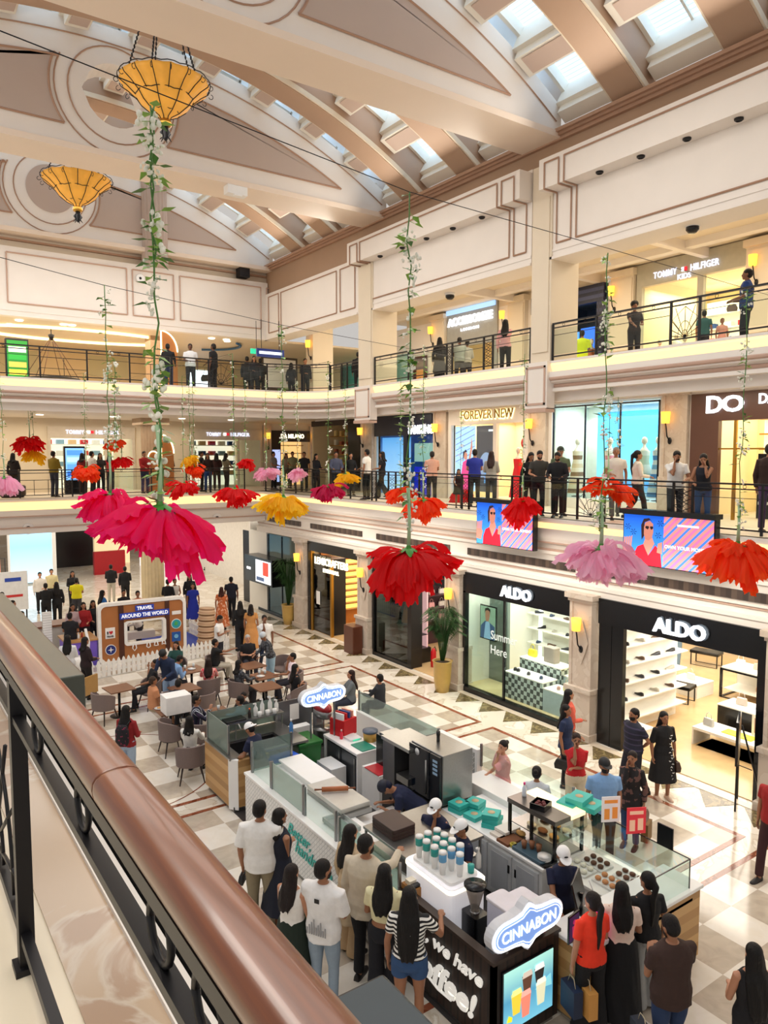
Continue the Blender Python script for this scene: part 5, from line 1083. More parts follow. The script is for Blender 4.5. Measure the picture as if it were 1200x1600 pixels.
text('Yes',.38,LT,(-.02,p.y-5.72+.8,p.z+.02),'-X',o,shear=.25,ext=.01,h=.2,bold=.02)
MB().tube([(-.02,1.35,.33),(-.02,.95,.25),(-.02,.7,.26),(-.02,.72,.31)],[.012,.02,.018,.004],6).build('swoosh',LT,o)
o=E('menu_screen','lit menu screen with fruit shakes and coffee on the dark counter front','screen',(6.03,5.69,.62));a_=G(793,1515,.85)
MB().box(-.42,0,-.4,.42,.03,.36).build('casing',BLACK,o);MB().box(-.4,-.006,-.38,.4,0,.34).build('picture',gradmat('menu_bg',[(0,'6fb7cf'),(.5,'4a8fae'),(1,'9fd6c8')],2,-.4,.35,.95),o)
def ms(nm,pts,c,k=1,e=.85):MB().add([(x,-.008-.002*k,z) for x,z in pts],[tuple(range(len(pts)))]).build(nm,E1(c,e),o)
for x,z,c1,c2,hh in ((-.2,-.08,'f0c23a','f6e08a',.26),(-.05,-.16,'e8806a','f0a898',.28),(-.03,.1,'5a3a2a','c8b8a8',.2),(.2,-.12,'d8d4b0','e8ecd8',.28),(.17,.12,'2a2420','e8e4e0',.18)):
 ms('cup',[(x-.06,z-hh/2),(x+.05,z-hh/2),(x+.08,z+hh/2),(x-.09,z+hh/2)],c1,2+int(z*0));ms('cup_top',[(x-.09,z+hh/2-.03),(x+.08,z+hh/2-.03),(x+.06,z+hh/2+.04),(x-.07,z+hh/2+.04)],c2,3)
ms('lemon',[(-.36,-.25),(-.28,-.27),(-.27,-.22),(-.33,-.18)],'f0d820',3);ms('ice',[(.1,-.05),(.38,-.1),(.36,.05),(.2,0)],'8ad0d8',1)
NB=M('7da2e6',.5,emit=.55,n=None,name='sign_blue');NW=M('f2f6ff',.5,emit=3.2,n=None,name='sign_tube')
def sign(p,w_,rz,label,stand=.3):
 o=E('lit_sign',label,'sign',p,rz);h=w_*.30
 def outline(k,kk=0):
  pts=[];a=w_/2+k;b=h/2+k
  for i in range(13):t=-PI/2+PI*i/12;pts.append((a-b+b*math.cos(t)*1.0,b*math.sin(t)*.86))
  pts+=[(w_*.2,b*.9),(w_*.1,b*1.0),(w_*.06,b*1.22),(0,b*1.42),(-w_*.06,b*1.22),(-w_*.1,b*1.0),(-w_*.2,b*.9)]
  for i in range(13):t=PI/2+PI*i/12;pts.append((-(a-b)+b*math.cos(t),b*math.sin(t)*.86))
  pts+=[(-w_*.2,-b*.9),(-w_*.1,-b*1.0),(-w_*.06,-b*1.22),(0,-b*1.42),(w_*.06,-b*1.22),(w_*.1,-b*1.0),(w_*.2,-b*.9)]
  return pts
 f=lambda a,b,c:(a,c,b)
 MB().prism(outline(.05)[::-1],0,.12,f).build('casing',M('d4d6dc',.4),o);MB().prism(outline(.03)[::-1],-.012,0,f).build('rim_light',NW,o);MB().prism(outline(.0)[::-1],-.02,-.01,f).build('blue_face',NB,o)
 lp=[(x,-.022,z) for x,z in outline(-.022)];MB().tube(lp+[lp[0]],.006,5).build('inner_line',M('eef2ff',.5,emit=1.2,n=None),o)
 text('CINNABON',w_*.82,M('ffffff',.5,emit=1.3,n=None),(0,-.024,0),'-Y',o,ext=.004,h=h*.42,bold=.005)
 if stand:MB().box(-w_*.3,.03,-h*.6-stand,-w_*.27,.06,-h*.5).box(w_*.27,.03,-h*.6-stand,w_*.3,.06,-h*.5).build('stand',KF,o)
 return o
sign((6.0,5.68,1.41),1.06,0,'glowing blue oval sign on the dark counter front, the larger one',.05)
sign((7.55,12.95,1.82),1.0,.03,'glowing blue oval sign at the back of the kiosk, the smaller one',1.5)
tag(MB().box(-.45,-.35,0,.5,.35,.72).build('service_cabinet',STEEL,loc=(6.2,6.35,0)),'steel cabinet behind the dark coffee counter','cabinet') if 0 else None
o=E('coffee_grinder','black coffee grinder with a clear bean hopper behind the dark counter','coffee grinder',(5.92,6.5,.72));MB().rbox(-.11,-.14,0,.11,.14,.45,.03).build('body',BLACK,o);MB().lathe([(.06,.45),(.05,.5),(.11,.72),(.12,.78)],n=18).build('hopper',glassmat('b8b0a8',.1,.3),o);MB().lathe([(.14,.78),(.14,.81),(.001,.82)],n=18).build('lid',BLACK,o);MB().lathe([(.06,.42),(.06,.47)],n=14).build('collar',STEEL,o)
for i,(p,lb) in enumerate((((6.0,6.05,.72),'left clear plastic dispenser box with a pale lid behind the sign'),((6.3,6.0,.72),'right clear plastic dispenser box with a pale lid behind the sign'))):
 o=E('drink_dispenser',lb,'dispenser',p);MB().box(-.13,-.2,0,.13,.2,.4).build('base',M('b8bcc4',.4),o);MB().rbox(-.14,-.2,.4,.14,.2,.76-.05*i,.05).build('tank',M('c9cbe0',.25,n=(3,.08)),o,bev=.02);MB().rbox(-.15,-.21,.76-.05*i,.15,.21,.8-.05*i,.05).build('lid',M('d8d4dc',.4),o,bev=.01)
 MB().box(-.05,-.21,.45,.05,-.2,.55).build('label',M('e0c86a',.5),o)
tag(MB().lathe([(.035,0),(.035,.2),(.012,.24)],n=12).box(-.04,-.01,.24,.01,.01,.27).build('pump_bottle',M('e4e4e4',.4),loc=(6.1,6.4,1.0+.0)),'white pump bottle beside the coffee grinder','bottle')
o=E('front_counter','white topped counter with an oak plank front where customers order','counter',(6.62,5.6,0));MB().box(0,-.25,.06,2.3,.3,1.0).build('body',PLANKH,o);MB().box(-.04,-.28,1.0,2.34,.34,1.05).build('worktop',WHITE,o,bev=.01);MB().box(.04,-.2,0,2.2,.25,.06).build('plinth',STEEL,o)
o=E('till_screen','black till screen in front of the cashier in a white cap','till',(7.15,5.85,1.05),.5);MB().box(-.22,-.02,.14,.22,.01,.46).build('display',BLACK,o,bev=.01).rotation_euler=(-.25,0,0);MB().box(-.1,-.08,0,.1,.1,.02).box(-.02,0,0,.02,.04,.25).build('stand',BLACK,o)
MB().tube([(.15,-.04,.35),(.22,-.12,.1),(.1,-.18,.05),(.0,-.1,.3)],.008,6).build('cable',WHITE,o)
for p,c1,c2,lb in (((6.85,5.45,1.05),'d838b0','f6a0e0','glowing pink menu stand on the order counter'),((6.62,5.55,1.05),'2a1a3a','8a2048','dark menu stand with a red drink picture left of the pink one')):
 o=E('menu_stand',lb,'menu stand',p,.15);MB().box(-.11,-.01,0,.11,.01,.34).build('frame',BLACK,o);MB().box(-.1,-.014,.02,.1,-.01,.32).build('picture',E1(c1,.9),o);MB().add([(-.04,-.016,.06),(.04,-.016,.06),(.05,-.016,.2),(-.05,-.016,.2)],[(0,1,2,3)]).ell((0,-.014,.24),(.03,.004,.03),10,6).build('drink_picture',E1(c2,1.2),o)
GREYD=M('c9cccf',.4,name='pale_grey_door')
o=E('back_counter','long white kitchen counter with pale grey cupboard doors in the kiosk','counter',(7.6,6.95,0));MB().box(0,0,.08,.85,2.15,.9).build('body',M('dfe0e0',.4),o);MB().box(-.03,-.03,.9,.88,2.2,.95).build('worktop',WHITE,o,bev=.01)
for i in range(4):
 y0=.06+i*.53;d=MB().box(-.025,y0,.14,0,y0+.49,.84).build('door',GREYD,o);MB().box(-.03,y0+.07,.2,-.022,y0+.42,.78).build('inset_panel',M('b4b8be',.5),d);hy=y0+(.42 if i%2==0 else .03);MB().box(-.035,hy,.58,-.026,hy+.035,.7).build('handle',BLACK,d)
def tealbox(p,rz,label,s=(.13,.13,.07)):
 o=E('pastry_box',label,'box',p,rz,None);MB().box(-s[0],-s[1],0,s[0],s[1],s[2]).build('body',TEAL,o,bev=.004);MB().lathe([(.06,s[2]),(.06,s[2]+.002),(.001,s[2]+.003)],n=16).build('window',M('c8b08a',.5),o);return o
tb=[((7.75,8.92,.95),.2,'teal pastry box at the far left of the counter by the oven'),((7.75,8.92,1.03),.1,'teal pastry box on top at the far left by the oven'),((8.0,8.8,.95),.4,'teal pastry box beside the oven, lower of two'),((8.0,8.8,1.03),.3,'teal pastry box beside the oven, upper of two'),((7.8,8.6,.95),.1,'teal pastry box at the front edge below the oven'),((7.85,8.25,.95),.5,'teal box at the bottom of the flat pile in the middle'),((7.87,8.25,1.02),.45,'teal box in the middle of the flat pile'),((7.86,8.27,1.09),.6,'teal box with a round white seal on top of the flat pile')]
for p,r,lb in tb:tealbox(p,r,lb)
tb=[((8.52,7.25,1.5),.2,'teal pastry box at the left on top of the display case'),((8.7,7.0,1.5),.2,'teal pastry box at the right on top of the display case'),((8.6,7.15,1.58),.25,'teal pastry box with a round window on top of the other two')]
for p,r,lb in tb:tealbox(p,r,lb,(.18,.14,.08))
for i,(c_,p) in enumerate((('d8cfc4',(7.8,7.95,.95)),('e8e4dc',(7.9,7.95,1.0)),('7a4a2c',(7.75,7.75,.95)))):tag(MB().box(-.16,-.12,0,.16,.12,.04).build('paper_stack',M(c_,.7),loc=p).id_data,'stack of %s on the kitchen counter'%('grey paper bags','white paper lying on the grey bags','brown card sleeves')[i],'paper')
tag(MB().lathe([(.05,0),(.055,.05),(.03,.05),(.03,0)],n=16).build('tape_roll',M('b0a030',.4),loc=(7.68,7.6,.95)),'yellow green tape roll on the front edge of the counter','tape')
tag(MB().rbox(-.13,-.3,0,.13,.3,.05,.03).build('blue_tray',M('3c5666',.4),loc=(7.74,7.28,.95),bev=.006),'slate blue tray with cups on the kitchen counter','tray')
for i,(x,y) in enumerate(((7.72,7.42),(7.8,7.34),(7.82,7.22))):tag(MB().lathe([(.03,0),(.045,.11)],n=12).build('brown_cup',M('8a5a3c',.6),loc=(x,y,1.0)),'brown paper cup stack on the blue tray, %s'%('leftmost','middle','rightmost')[i],'cup')
tag(MB().rbox(-.14,-.14,0,.14,.14,.03,.03).build('black_tray',BLACK,loc=(7.75,7.05-.0,.95)),'square black tray under the pile of white plates','tray')
for i in range(4):tag(MB().lathe([(.08,0),(.1,.015),(.001,.016)],n=20).build('plate',WHITE,loc=(7.75,7.05,.98+i*.018)),'white plate, %s of the pile of four'%('bottom','second from below','third from below','top')[i],'plate')
o=E('heated_case','black framed heated display case with glass sides and shelves of pastries','display case',(7.85,6.95,.95));mb=MB()
for x in (0,.58):
 for y in (0,.45,.9):mb.box(x-.02,y-.02,0,x+.02,y+.02,.55)
mb.build('frame',BLACK,o);MB().box(-.03,-.03,.55,.3,.93,.62).build('top',M('77716c',.3,.7),o);MB().box(.3,-.03,.55,.62,.93,.6).build('lit_top',M('ffe9b8',.5,emit=.9,n=None),o);MB().box(0,0,.25,.58,.9,.265).box(0,0,0,.58,.9,.03).build('shelf',STEEL,o);MB().box(.6,0,.02,.605,.9,.55).build('glass',GLASS,o);MB().box(.05,.05,.53,.1,.85,.55).build('light_strip',M('ffe0a0',.5,emit=2.5,n=None),o)
for i in range(8):tag(MB().ell((0,0,.03),(.06,.09,.035),10,6).build('pastry',M(('d8a860','e8dcc8','8a5a34')[i%3],.7,n=(30,.3)),loc=(7.98+(i%2)*.28,7.08+(i//2)*.22,1.215 if i<6 else .98)),'%s pastry inside the heated case, row %s from the front'%(('golden','pale','dark')[i%3],('one','one, right side','two','two, right side','three','three, right side','four','four, right side')[i]),'pastry')
bottle((8.05,7.75,1.57),.035,.22,'dfe6f0','clear water bottle with a pink cap on the heated case',cap='e83a8a')
o=E('basket','square black basket of fruit on the heated case','basket',(7.98,7.35,1.57),.3);MB().box(-.12,-.12,0,.12,.12,.02).box(-.12,-.12,.02,-.11,.12,.09).box(.11,-.12,.02,.12,.12,.09).box(-.11,-.12,.02,.11,-.11,.09).box(-.11,.11,.02,.11,.12,.09).build('body',BLACK,o)
for i in range(5):tag(MB().ell((0,0,.035),(.035,.035,.035),8,6).build('fruit',M('6a2a2c',.5),loc=(7.98+.06*math.cos(i*1.26),7.35+.06*math.sin(i*1.26),1.59)),'dark red fruit in the square black basket','fruit','fruits in the black basket')
o=E('glass_display','long clear glass display counter with trays of rolls at the kiosk corner','display case',(7.95,5.4,0));MB().box(-.1,0,.06,.75,1.5,.88).build('body',WHITE,o);MB().box(-.15,-.05,.88,.8,1.55,.92).build('deck',M('e6e4de',.3),o)
for q in (((-.12,-.02),(.76,-.02)),((.76,-.02),(.76,1.5))):
 (x0,y0),(x1,y1)=q;MB().box(min(x0,x1)-.004,min(y0,y1)-.004,.92,max(x0,x1)+.004,max(y0,y1)+.004,1.45).build('glass',GLASS,o)
MB().box(-.12,-.02,1.45,.76,1.5,1.458).build('glass_top',GLASS,o)
mb=MB()
for x,y in ((-.12,-.02),(.76,-.02),(.76,1.5)):mb.box(x-.006,y-.006,.92,x+.006,y+.006,1.46)
mb.box(-.12,-.026,1.45,.76,-.014,1.462).box(.754,-.02,1.45,.766,1.5,1.462).build('edge',BLACK,o)
kk=0
for i,(x,y,c_) in enumerate(((8.05,6.65,'e6dccb'),(8.35,6.6,'5a3a28'),(8.1,6.2,'c88a5a'),(8.42,6.1,'6a4430'),(8.15,5.8,'e0d4c0'),(8.5,5.7,'efe6d6'))):
 tag(MB().rbox(-.14,-.19,0,.14,.19,.03,.02).build('serving_tray',M('d8d8d4',.3),loc=(x,y,.92)),'pale serving tray in the glass display, %s'%('far left','far right','middle left','middle right','near left','near right')[i],'tray')
 for j in range(6):
  tag(MB().ell((0,0,.025),(.045,.045,.03),10,6).build('cinnamon_roll',M(c_,.7,n=(40,.4)),loc=(x-.07+.14*(j%2),y-.12+.12*(j//2),.95)),'round %s roll on the %s tray of the glass display'%(('cream iced','dark','caramel','brown','pale iced','white iced')[i],('far left','far right','middle left','middle right','near left','near right')[i]),'pastry','rolls on the %s display tray'%('far left','far right','middle left','middle right','near left','near right')[i])
for p,c1,c2,lb in (((8.66,6.62,1.46),'d8d4d0','d88a3a','white menu card with orange drinks on the glass display'),((8.68,6.2,1.46),'d8303a','f0b898','red menu card with a pink drink on the glass display')):
 o=E('menu_card',lb,'menu card',p,-.5);MB().box(-.14,-.005,0,.14,.005,.38).build('card',M(c1,.5,emit=.25),o);MB().box(-.1,-.008,.04,-.02,-.005,.2).box(.02,-.008,.05,.1,-.005,.22).box(-.1,-.008,.28,.1,-.005,.33).build('picture',M(c2,.5,emit=.25),o)
tag(MB().box(-.01,-.12,0,.01,.12,.3).build('menu_card',BLACK,loc=(8.7,5.75,1.46)),'black card seen edge-on at the near end of the glass display','menu card')
o=E('prep_table','white kitchen table with dark fridge doors beneath in the kiosk','table',(7.7,11.9,0));MB().box(-.02,0,.85,.55,1.3,.9).build('top',WHITE,o,bev=.005);MB().box(0,0,0,.55,.05,.85).box(0,1.25,0,.55,1.3,.85).box(.5,.05,0,.55,1.25,.85).build('frame',WHITE,o)
for y0 in (.08,.66):d=MB().box(.01,y0,.06,.04,y0+.54,.8).build('fridge_door',M('4a4c50',.3,.4),o);MB().box(-.005,y0+.03,.1,.008,y0+.06,.76).build('handle',STEEL,d)
tag(MB().rbox(-.17,-.22,0,.17,.22,.015,.02).build('cutting_board',M('14806a',.5),loc=(8.0,12.15,.9)),'green cutting board on the white kitchen table','cutting board')
tag(MB().rbox(-.14,-.16,0,.14,.16,.04,.02).mat(1).box(-.08,-.17,.01,.08,-.155,.035).build('kitchen_scale',[M('e0e0e0',.4),E1('3ad0a0',.6)],loc=(8.05,12.65,.9)),'grey kitchen scale with a green display','scale')
bottle((7.85,12.75,.9),.035,.2,'e8304a','small pink red bottle on the white kitchen table',cap='f0d0d0')
o=E('red_board_cabinet','low white cabinet carrying a red cutting board by the microwave','cabinet',(7.7,11.15,0));MB().box(0,0,0,.5,.6,.72).build('body',WHITE,o,bev=.005);MB().box(-.01,.02,.72,.4,.5,.735).build('red_board',M('b81a26',.5),o)
o=E('microwave','black oven unit standing on the white kitchen table','oven',(8.2,11.4,.72));MB().box(-.2,-.3,0,.3,.3,.6).build('body',BLACK,o,bev=.01);MB().box(-.21,-.1,.3,-.2,.0,.42).build('button_panel',E1('c8d0e0',.5),o);MB().box(-.15,-.25,.6,.25,.25,.63).build('tray',STEEL,o)
tag(MB().lathe([(.14,0),(.15,.18)],n=20).mat(1).lathe([(.16,.18),(.16,.22),(.001,.23)],n=20).build('round_container',[M('c89a4a',.4),M('5a6474',.4)],loc=(8.3,12.35,.9)),'round amber container with a grey lid','container')
o=E('bag_holder','bright red holder stuffed with bags near the small lit sign','holder',(8.05,13.0,.9),.3);MB().box(-.2,-.2,0,.2,.2,.35).build('body',M('c0141c',.5),o)
for i in range(4):MB().box(-.18+i*.1,-.15,.3,-.14+i*.1,.15,.48).build('bag',M(('e8e8e8','c0141c','2a4a8a','e8a08a')[i],.6),o)
o=E('stand_mixer','large stand mixer with a red top and steel bowl under the small lit sign','mixer',(7.85,13.55,.0));MB().box(-.2,-.2,0,.2,.25,.55).build('base',M('8a8a8c',.4,.4),o);MB().lathe([(.1,.57),(.19,.65),(.22,.9),(.23,.92)],(0,-.05,0),20).build('bowl',STEEL,o);MB().box(-.08,.12,.55,.08,.28,1.2).build('column',M('8a8a8c',.4,.5),o,bev=.02)
MB().rings([[(x,y,z) for x,y in [(.16*k*math.cos(t),.3*k*math.sin(t)-.02) for t in [2*PI*j/16 for j in range(16)]]] for k,z in ((.85,1.15),(1,1.22),(1,1.32))]).build('head',M('9a9a9c',.3,.7),o);MB().rings([[(.16*k*math.cos(t),.3*k*math.sin(t)-.02,z) for t in [2*PI*j/16 for j in range(16)]] for k,z in ((1.02,1.32),(.95,1.4),(.5,1.45))]).build('top',M('a8202a',.3),o);MB().tube([(0,-.05,.8),(0,-.05,1.16)],.03,8).build('whisk',STEEL,o)
o=E('low_cabinet','low white cabinet with a switch box below the mixer','cabinet',(7.45,12.55,0));MB().box(-.15,-.3,0,.2,.3,.55).build('body',WHITE,o);MB().box(-.16,-.1,.2,-.15,.05,.4).build('switch_box',M('b8b8b8',.4),o)
o=E('steel_cabinet','tall brushed steel cabinet with an open shelf left of the oven','cabinet',(7.4,9.85,0));MB().box(0,.4,0,.6,.75,1.7).box(0,0,0,.6,.4,.95).box(.4,0,.95,.6,.4,1.7).build('body',M('6e6e70',.35,.8),o);MB().box(-.02,-.05,1.7,.62,.78,1.76).build('top',STEEL,o)
for y0 in (.02,.42):d=MB().box(-.02,y0,.1,0,y0+.33,.9).build('door',M('5c5c5e',.35,.8),o);MB().box(-.03,y0+.05,.6,-.02,y0+.09,.72).build('handle',BLACK,d)
MB().box(.02,.03,.95,.38,.38,.99).box(.02,.03,1.08,.3,.37,1.2).build('shelf_tray',STEEL,o)
o=E('combi_oven','large steel combi oven with a dark glass door and round badge','oven',(7.5,9.1,0));MB().box(.05,0,1.0,.7,.85,1.85).build('body',STEEL,o,bev=.01);MB().box(.0,.3,1.02,.05,.85,1.83).build('glass_door',M('0c1420',.1),o);MB().box(0,.02,1.02,.05,.28,1.83).build('control_panel',M('181a20',.3),o)
for i in range(4):MB().box(-.005,.08,1.5+i*.07,0,.2,1.54+i*.07).build('button',M('7a92a8',.4,emit=.2),o)
MB().tube([(-.05,.32,1.12),(-.05,.32,1.7)],.018,8).build('handle',STEEL,o);MB().lathe([(.001,0),(.06,.001),(.06,.006)],n=16).build('badge',M('d8d8d8',.4),o,loc=(-.002,.62,1.74)).rotation_euler=(0,-PI/2,0)
MB().lathe([(.03,1.85),(.03,1.95),(.035,1.96),(.035,2.03)],(.4,.55,0),12).build('flue',BLACK,o);MB().box(.0,.05,.06,.65,.8,.98).build('lower_unit',BLACK,o);MB().box(-.01,.4,.35,0,.75,.85).build('notice',M('d8d8d4',.5),o) if 0 else MB().box(-.012,.5,.4,-.002,.72,.75).build('notice',M('b8b8b4',.5),o)
o=E('tiled_wall','white framed grey herringbone tiled wall piece behind the oven','wall panel',(8.95,9.85,0));MB().box(0,0,0,.08,1.05,1.33).build('tile_panel',TILED,o);MB().box(-.02,-.06,0,.1,0,1.4).box(-.02,1.05,0,.1,1.1,1.4).box(-.02,0,1.33,.1,1.05,1.4).build('frame',WHITE,o)
screen((9.1,14.0),(9.1,11.1),.9,1.35,'long pale glass screen along the far side of the kiosk',glassmat('cfdcda',.04,.2));tag(MB().box(-.08,0,0,.02,2.9,.9).build('low_wall',WHITE,loc=(9.1,11.1,0)),'low white wall under the long pale glass screen','low wall')
screen((9.0,9.75),(9.0,7.6),1.1,1.5,'clear glass screen beside the white counter and the woman in pink',GLASS);tag(MB().box(-.5,0,0,.03,2.1,1.05).build('white_counter',WHITE,loc=(8.98,7.6,0),bev=.01),'plain white counter behind the teal boxes','counter')
# == FAR SIDE, LEVEL 1 ==
YF=33.5
CW=M('e4d6be',.6,n=(1,.05))
ST('wall_far_level_1',MB().box(-6,YF,5.2,6.3,YF+.2,8.3).box(10.0,YF,5.2,12.4,YF+.2,7.95).box(16.1,YF,5.2,16.6,YF+.2,7.95).box(18.8,YF,5.2,24,YF+.2,7.95).box(6.3,YF,7.95,24,YF+.2,8.3),CW)
ST('wall_far_level_1_back',MB().box(6,36.5,5.2,24,36.6,8.3),M('f4e8d4',.6));ST('wall_far_shop_divider',MB().box(9.9,YF+.2,5.2,10.0,36.5,8).box(12.4,YF+.2,5.2,12.5,36.5,8).box(16.1,YF+.2,5.2,16.2,36.5,8),CW)
for x0,x1,lb in ((6.3,9.9,'clothing shop front on the far side of the first floor, left one'),(12.5,16.1,'clothing shop front on the far side of the first floor, right one')):
 o=E('shop_front','cream '+lb,'shop front');xc=(x0+x1)/2
 MB().box(x0,YF-.08,7.45,x1,YF+.05,7.95).box(x0,YF-.06,5.2,x0+.12,YF+.05,7.45).box(x1-.12,YF-.06,5.2,x1,YF+.05,7.45).box(xc+.5,YF-.05,5.2,xc+.6,YF+.05,7.45).build('facade',M('d8ccba',.5),o)
 text('TOMMY',.74,SB,(xc-.72,YF-.1,7.72),'-Y',o,h=.17,bold=.012,spacing=1.1);text('HILFIGER',.98,SB,(xc+.62,YF-.1,7.72),'-Y',o,h=.17,bold=.012)
 MB().box(xc-.24,YF-.12,7.67,xc-.1,YF-.1,7.78).build('flag_white',SIGNW,o);MB().box(xc-.1,YF-.12,7.67,xc+.04,YF-.1,7.78).build('flag_red',E1('c82030',1.),o);MB().box(x0+.12,YF-.01,5.2,x1-.12,YF,7.45).build('glass',GLASS,o)
 o=E('clothes_shelf','bright shelves of clothes inside the %s far clothing shop'%('left' if x0<8 else 'right'),'shelving',(xc,36.3,5.2));MB().box(-1.6,0,0,1.6,.1,2.6).build('back_panel',M('fff2dc',.5,emit=.8),o)
 for i in range(4):MB().box(-1.6,-.3,.5+i*.5,1.6,0,.54+i*.5).build('shelf',WHITE,o)
 for i in range(4):
  for j in range(6):tag(MB().box(-.16,-.12,0,.16,.12,.2).build('folded_clothes',M(KC[(i*3+j)%6],.8),loc=(xc-1.3+j*.52,36.12,5.74+i*.5)),'folded clothes on the %s shelf of the %s far clothing shop'%(('lowest','second','third','top')[i],'left' if x0<8 else 'right'),'clothes','folded clothes of the %s far shop, '%('left' if x0<8 else 'right')+('lowest','second','third','top')[i]+' shelf')
o=front('shop_front','dark fronted shop with warm shelves at the far corner of the first floor')
MB().box(16.6,YF-.1,7.4,18.8,YF,7.95).box(16.6,YF-.08,5.2,17.1,YF,7.4).build('facade',M('2a1e16',.4),o);text('DA MILANO',1.3,SIGNC,(17.75,YF-.12,7.68),'-Y',o,h=.22,bold=.02);MB().box(16.62,YF-.12,5.4,17.05,YF-.1,7.0).build('screen',E1('a8b8f0',1.),o)
for i in range(4):MB().box(17.3,YF+.5,6.0+i*.4,18.7,YF+.8,6.04+i*.4).build('shelf',WOOD,o)
MB().box(17.2,YF+.85,5.2,18.75,YF+.9,7.9).build('back_panel',M('ffcf86',.5,emit=.8),o)
for x in (16.35,18.95):MB().box(x-.2,YF-.15,5.2,x+.2,YF,8.2).build('pilaster',STONE,o)
q=dup(s1,(16.35,YF-.2,7.5),PI/2,'amber wall lamp left of the far corner bakery');dup(s1,(18.95,YF-.2,7.5),PI/2,'amber wall lamp right of the far corner bakery')
def totem(p,label,cols,rz=0,h=1.9):
 o=E('information_screen',label,'screen',p,rz);MB().box(-.4,-.1,0,.4,.1,h).build('casing',BLACK,o,bev=.02);MB().box(-.35,-.11,.55,.35,-.1,h-.08).build('display',E1(cols[0],1.),o)
 for i,c in enumerate(cols[1:]):MB().box(-.3,-.115,.7+i*.28,.3,-.11,.9+i*.28).build('display_line',E1(c,1.),o)
 return o
totem(WY(118,775,31.5)*1+Vector((0,0,5.2-WY(118,775,31.5).z)),'black standing screen with blue lines before the left far clothing shop',['7ab4f0','2a6ac8','5a9ae8','a8d0f8','4a8ae0'])
p=WY(27,570,31);totem((p.x,31,9.05),'black standing screen with green food pictures on the far second floor',['1f7a2c','e8d040','d8b050','2a9a3a','f0f0e0'],0,2.05)
def archo(p,label,s=1.):
 o=E('lit_arch',label,'arch',p)
 f=lambda a,b,c:(a,c,b)
 pts=[(0,0),(.62*s,0),(.62*s,1.9*s)]+[(.62*s*math.cos(PI/2*i/10),1.9*s+.9*s*math.sin(PI/2*i/10)) for i in range(1,11)];MB().prism(pts[::-1],0,.15,f).build('panel',M('b8743a',.5),o);MB().tube([(x,-.02,z) for x,z in pts[2:]]+[(0,-.02,0)],.03,6).build('light_strip',M('fff0c0',.5,emit=2.5,n=None),o)
 if s<1:pts=[(-.5*s-.1,0),(-.1,0)]+[(-.1-.25*s+.25*s*math.cos(PI*i/10),1.7*s+.3*s*math.sin(PI*i/10)) for i in range(11)];MB().prism(pts[::-1],.05,.15,f).build('small_panel',M('b8743a',.5),o);MB().tube([(x,.03,z) for x,z in pts[1:]],.025,6).build('small_light_strip',M('fff0c0',.5,emit=2.5,n=None),o)
 return o
p=WY(253,600,27.9);archo((p.x,27.9,9.05),'tall tan half arch panel edged with light on the far second floor').scale=(1,1,.84);p=WY(252,720,30.2);archo((p.x,30.2,5.2),'pair of tan arch panels edged with light on the far first floor',.85)
tag(MB().rings([[(.45*k*math.cos(t),.3*k*math.sin(t),z) for t in [2*PI*j/14 for j in range(14)]] for k,z in ((.8,0),(1,.1),(1,.4),(.9,.45))]).build('planter',M('4a3a30',.5),loc=(4.4,30,5.2)),'dark low planter on the far left first floor','planter')
# == FAR SIDE, LEVEL 2 ==
ST('wall_far_level_2',MB().box(-6,36,9.05,13.4,36.2,11.5).box(14.6,36,9.05,24,36.2,11.5).box(13.4,36,11.0,14.6,36.2,11.5),M('dcc49c',.6,n=(1,.05)))
tag(MB().box(13.4,36.4,9.05,14.6,36.45,11.0).build('bright_doorway',M('e8f4ff',.5,emit=1.6,n=None)),'bright daylit doorway in the far wall of the second floor','doorway')
o=E('ceiling_ring_light','glowing oval ring light in the far second floor ceiling','ceiling light',(7.2,31.5,11.5));mb=MB();n=48
mb.tube([(3.8*math.cos(2*PI*i/n),1.6*math.sin(2*PI*i/n),-.03) for i in range(n+1)],.06,6);mb.build('ring_strip',M('ffe6a0',.5,emit=2.2,n=None),o)
tag(MB().tube([(1.5*math.cos(-.9+2.2*i/14),1.5*math.sin(-.9+2.2*i/14),0) for i in range(15)],.05,6).build('blue_ceiling_arc',M('3a6a9a',.5),loc=(12.2,30.8,11.45)),'thin blue arc on the far second floor ceiling','ceiling ornament')
for i,(px,py) in enumerate(((42,491),(142,491),(115,498),(16,508),(362,519),(355,534),(365,528))):
 p=G(px,py,11.48);o=MB().lathe([(.14,0),(.12,-.02),(.001,-.021)],n=16).build('downlight',M('fff6e0',.5,emit=4,n=None),loc=(p.x,min(35,max(29.2,p.y)),11.5));tag(o,'round bright downlight in the far second floor ceiling','ceiling light','far second floor downlights')
for i,x in enumerate((5.5,8.2,11,13.2)):tag(MB().lathe([(.14,0),(.12,-.02),(.001,-.021)],n=16).build('downlight',M('fff6e0',.5,emit=4,n=None),loc=(x,30.5,8.27)),'round bright downlight in the far first floor ceiling','ceiling light','far first floor downlights')
o=E('hanging_lantern','black hanging lantern frame with splayed cords at the far left second floor','lantern',(5.9,30.0,11.5));MB().lathe([(.02,0),(.02,-.25),(.12,-.3),(.05,-.5)],n=12).build('top',IRON,o)
for k in range(6):a=2*PI*k/6;MB().tube([(.03*math.cos(a),.03*math.sin(a),-.4),(.95*math.cos(a),.95*math.sin(a),-1.9)],.012,5).build('cord',M('5a3020',.5),o)
MB().lathe([(.96,-1.9),(.98,-1.95),(.94,-1.95)],n=30).build('ring',IRON,o)
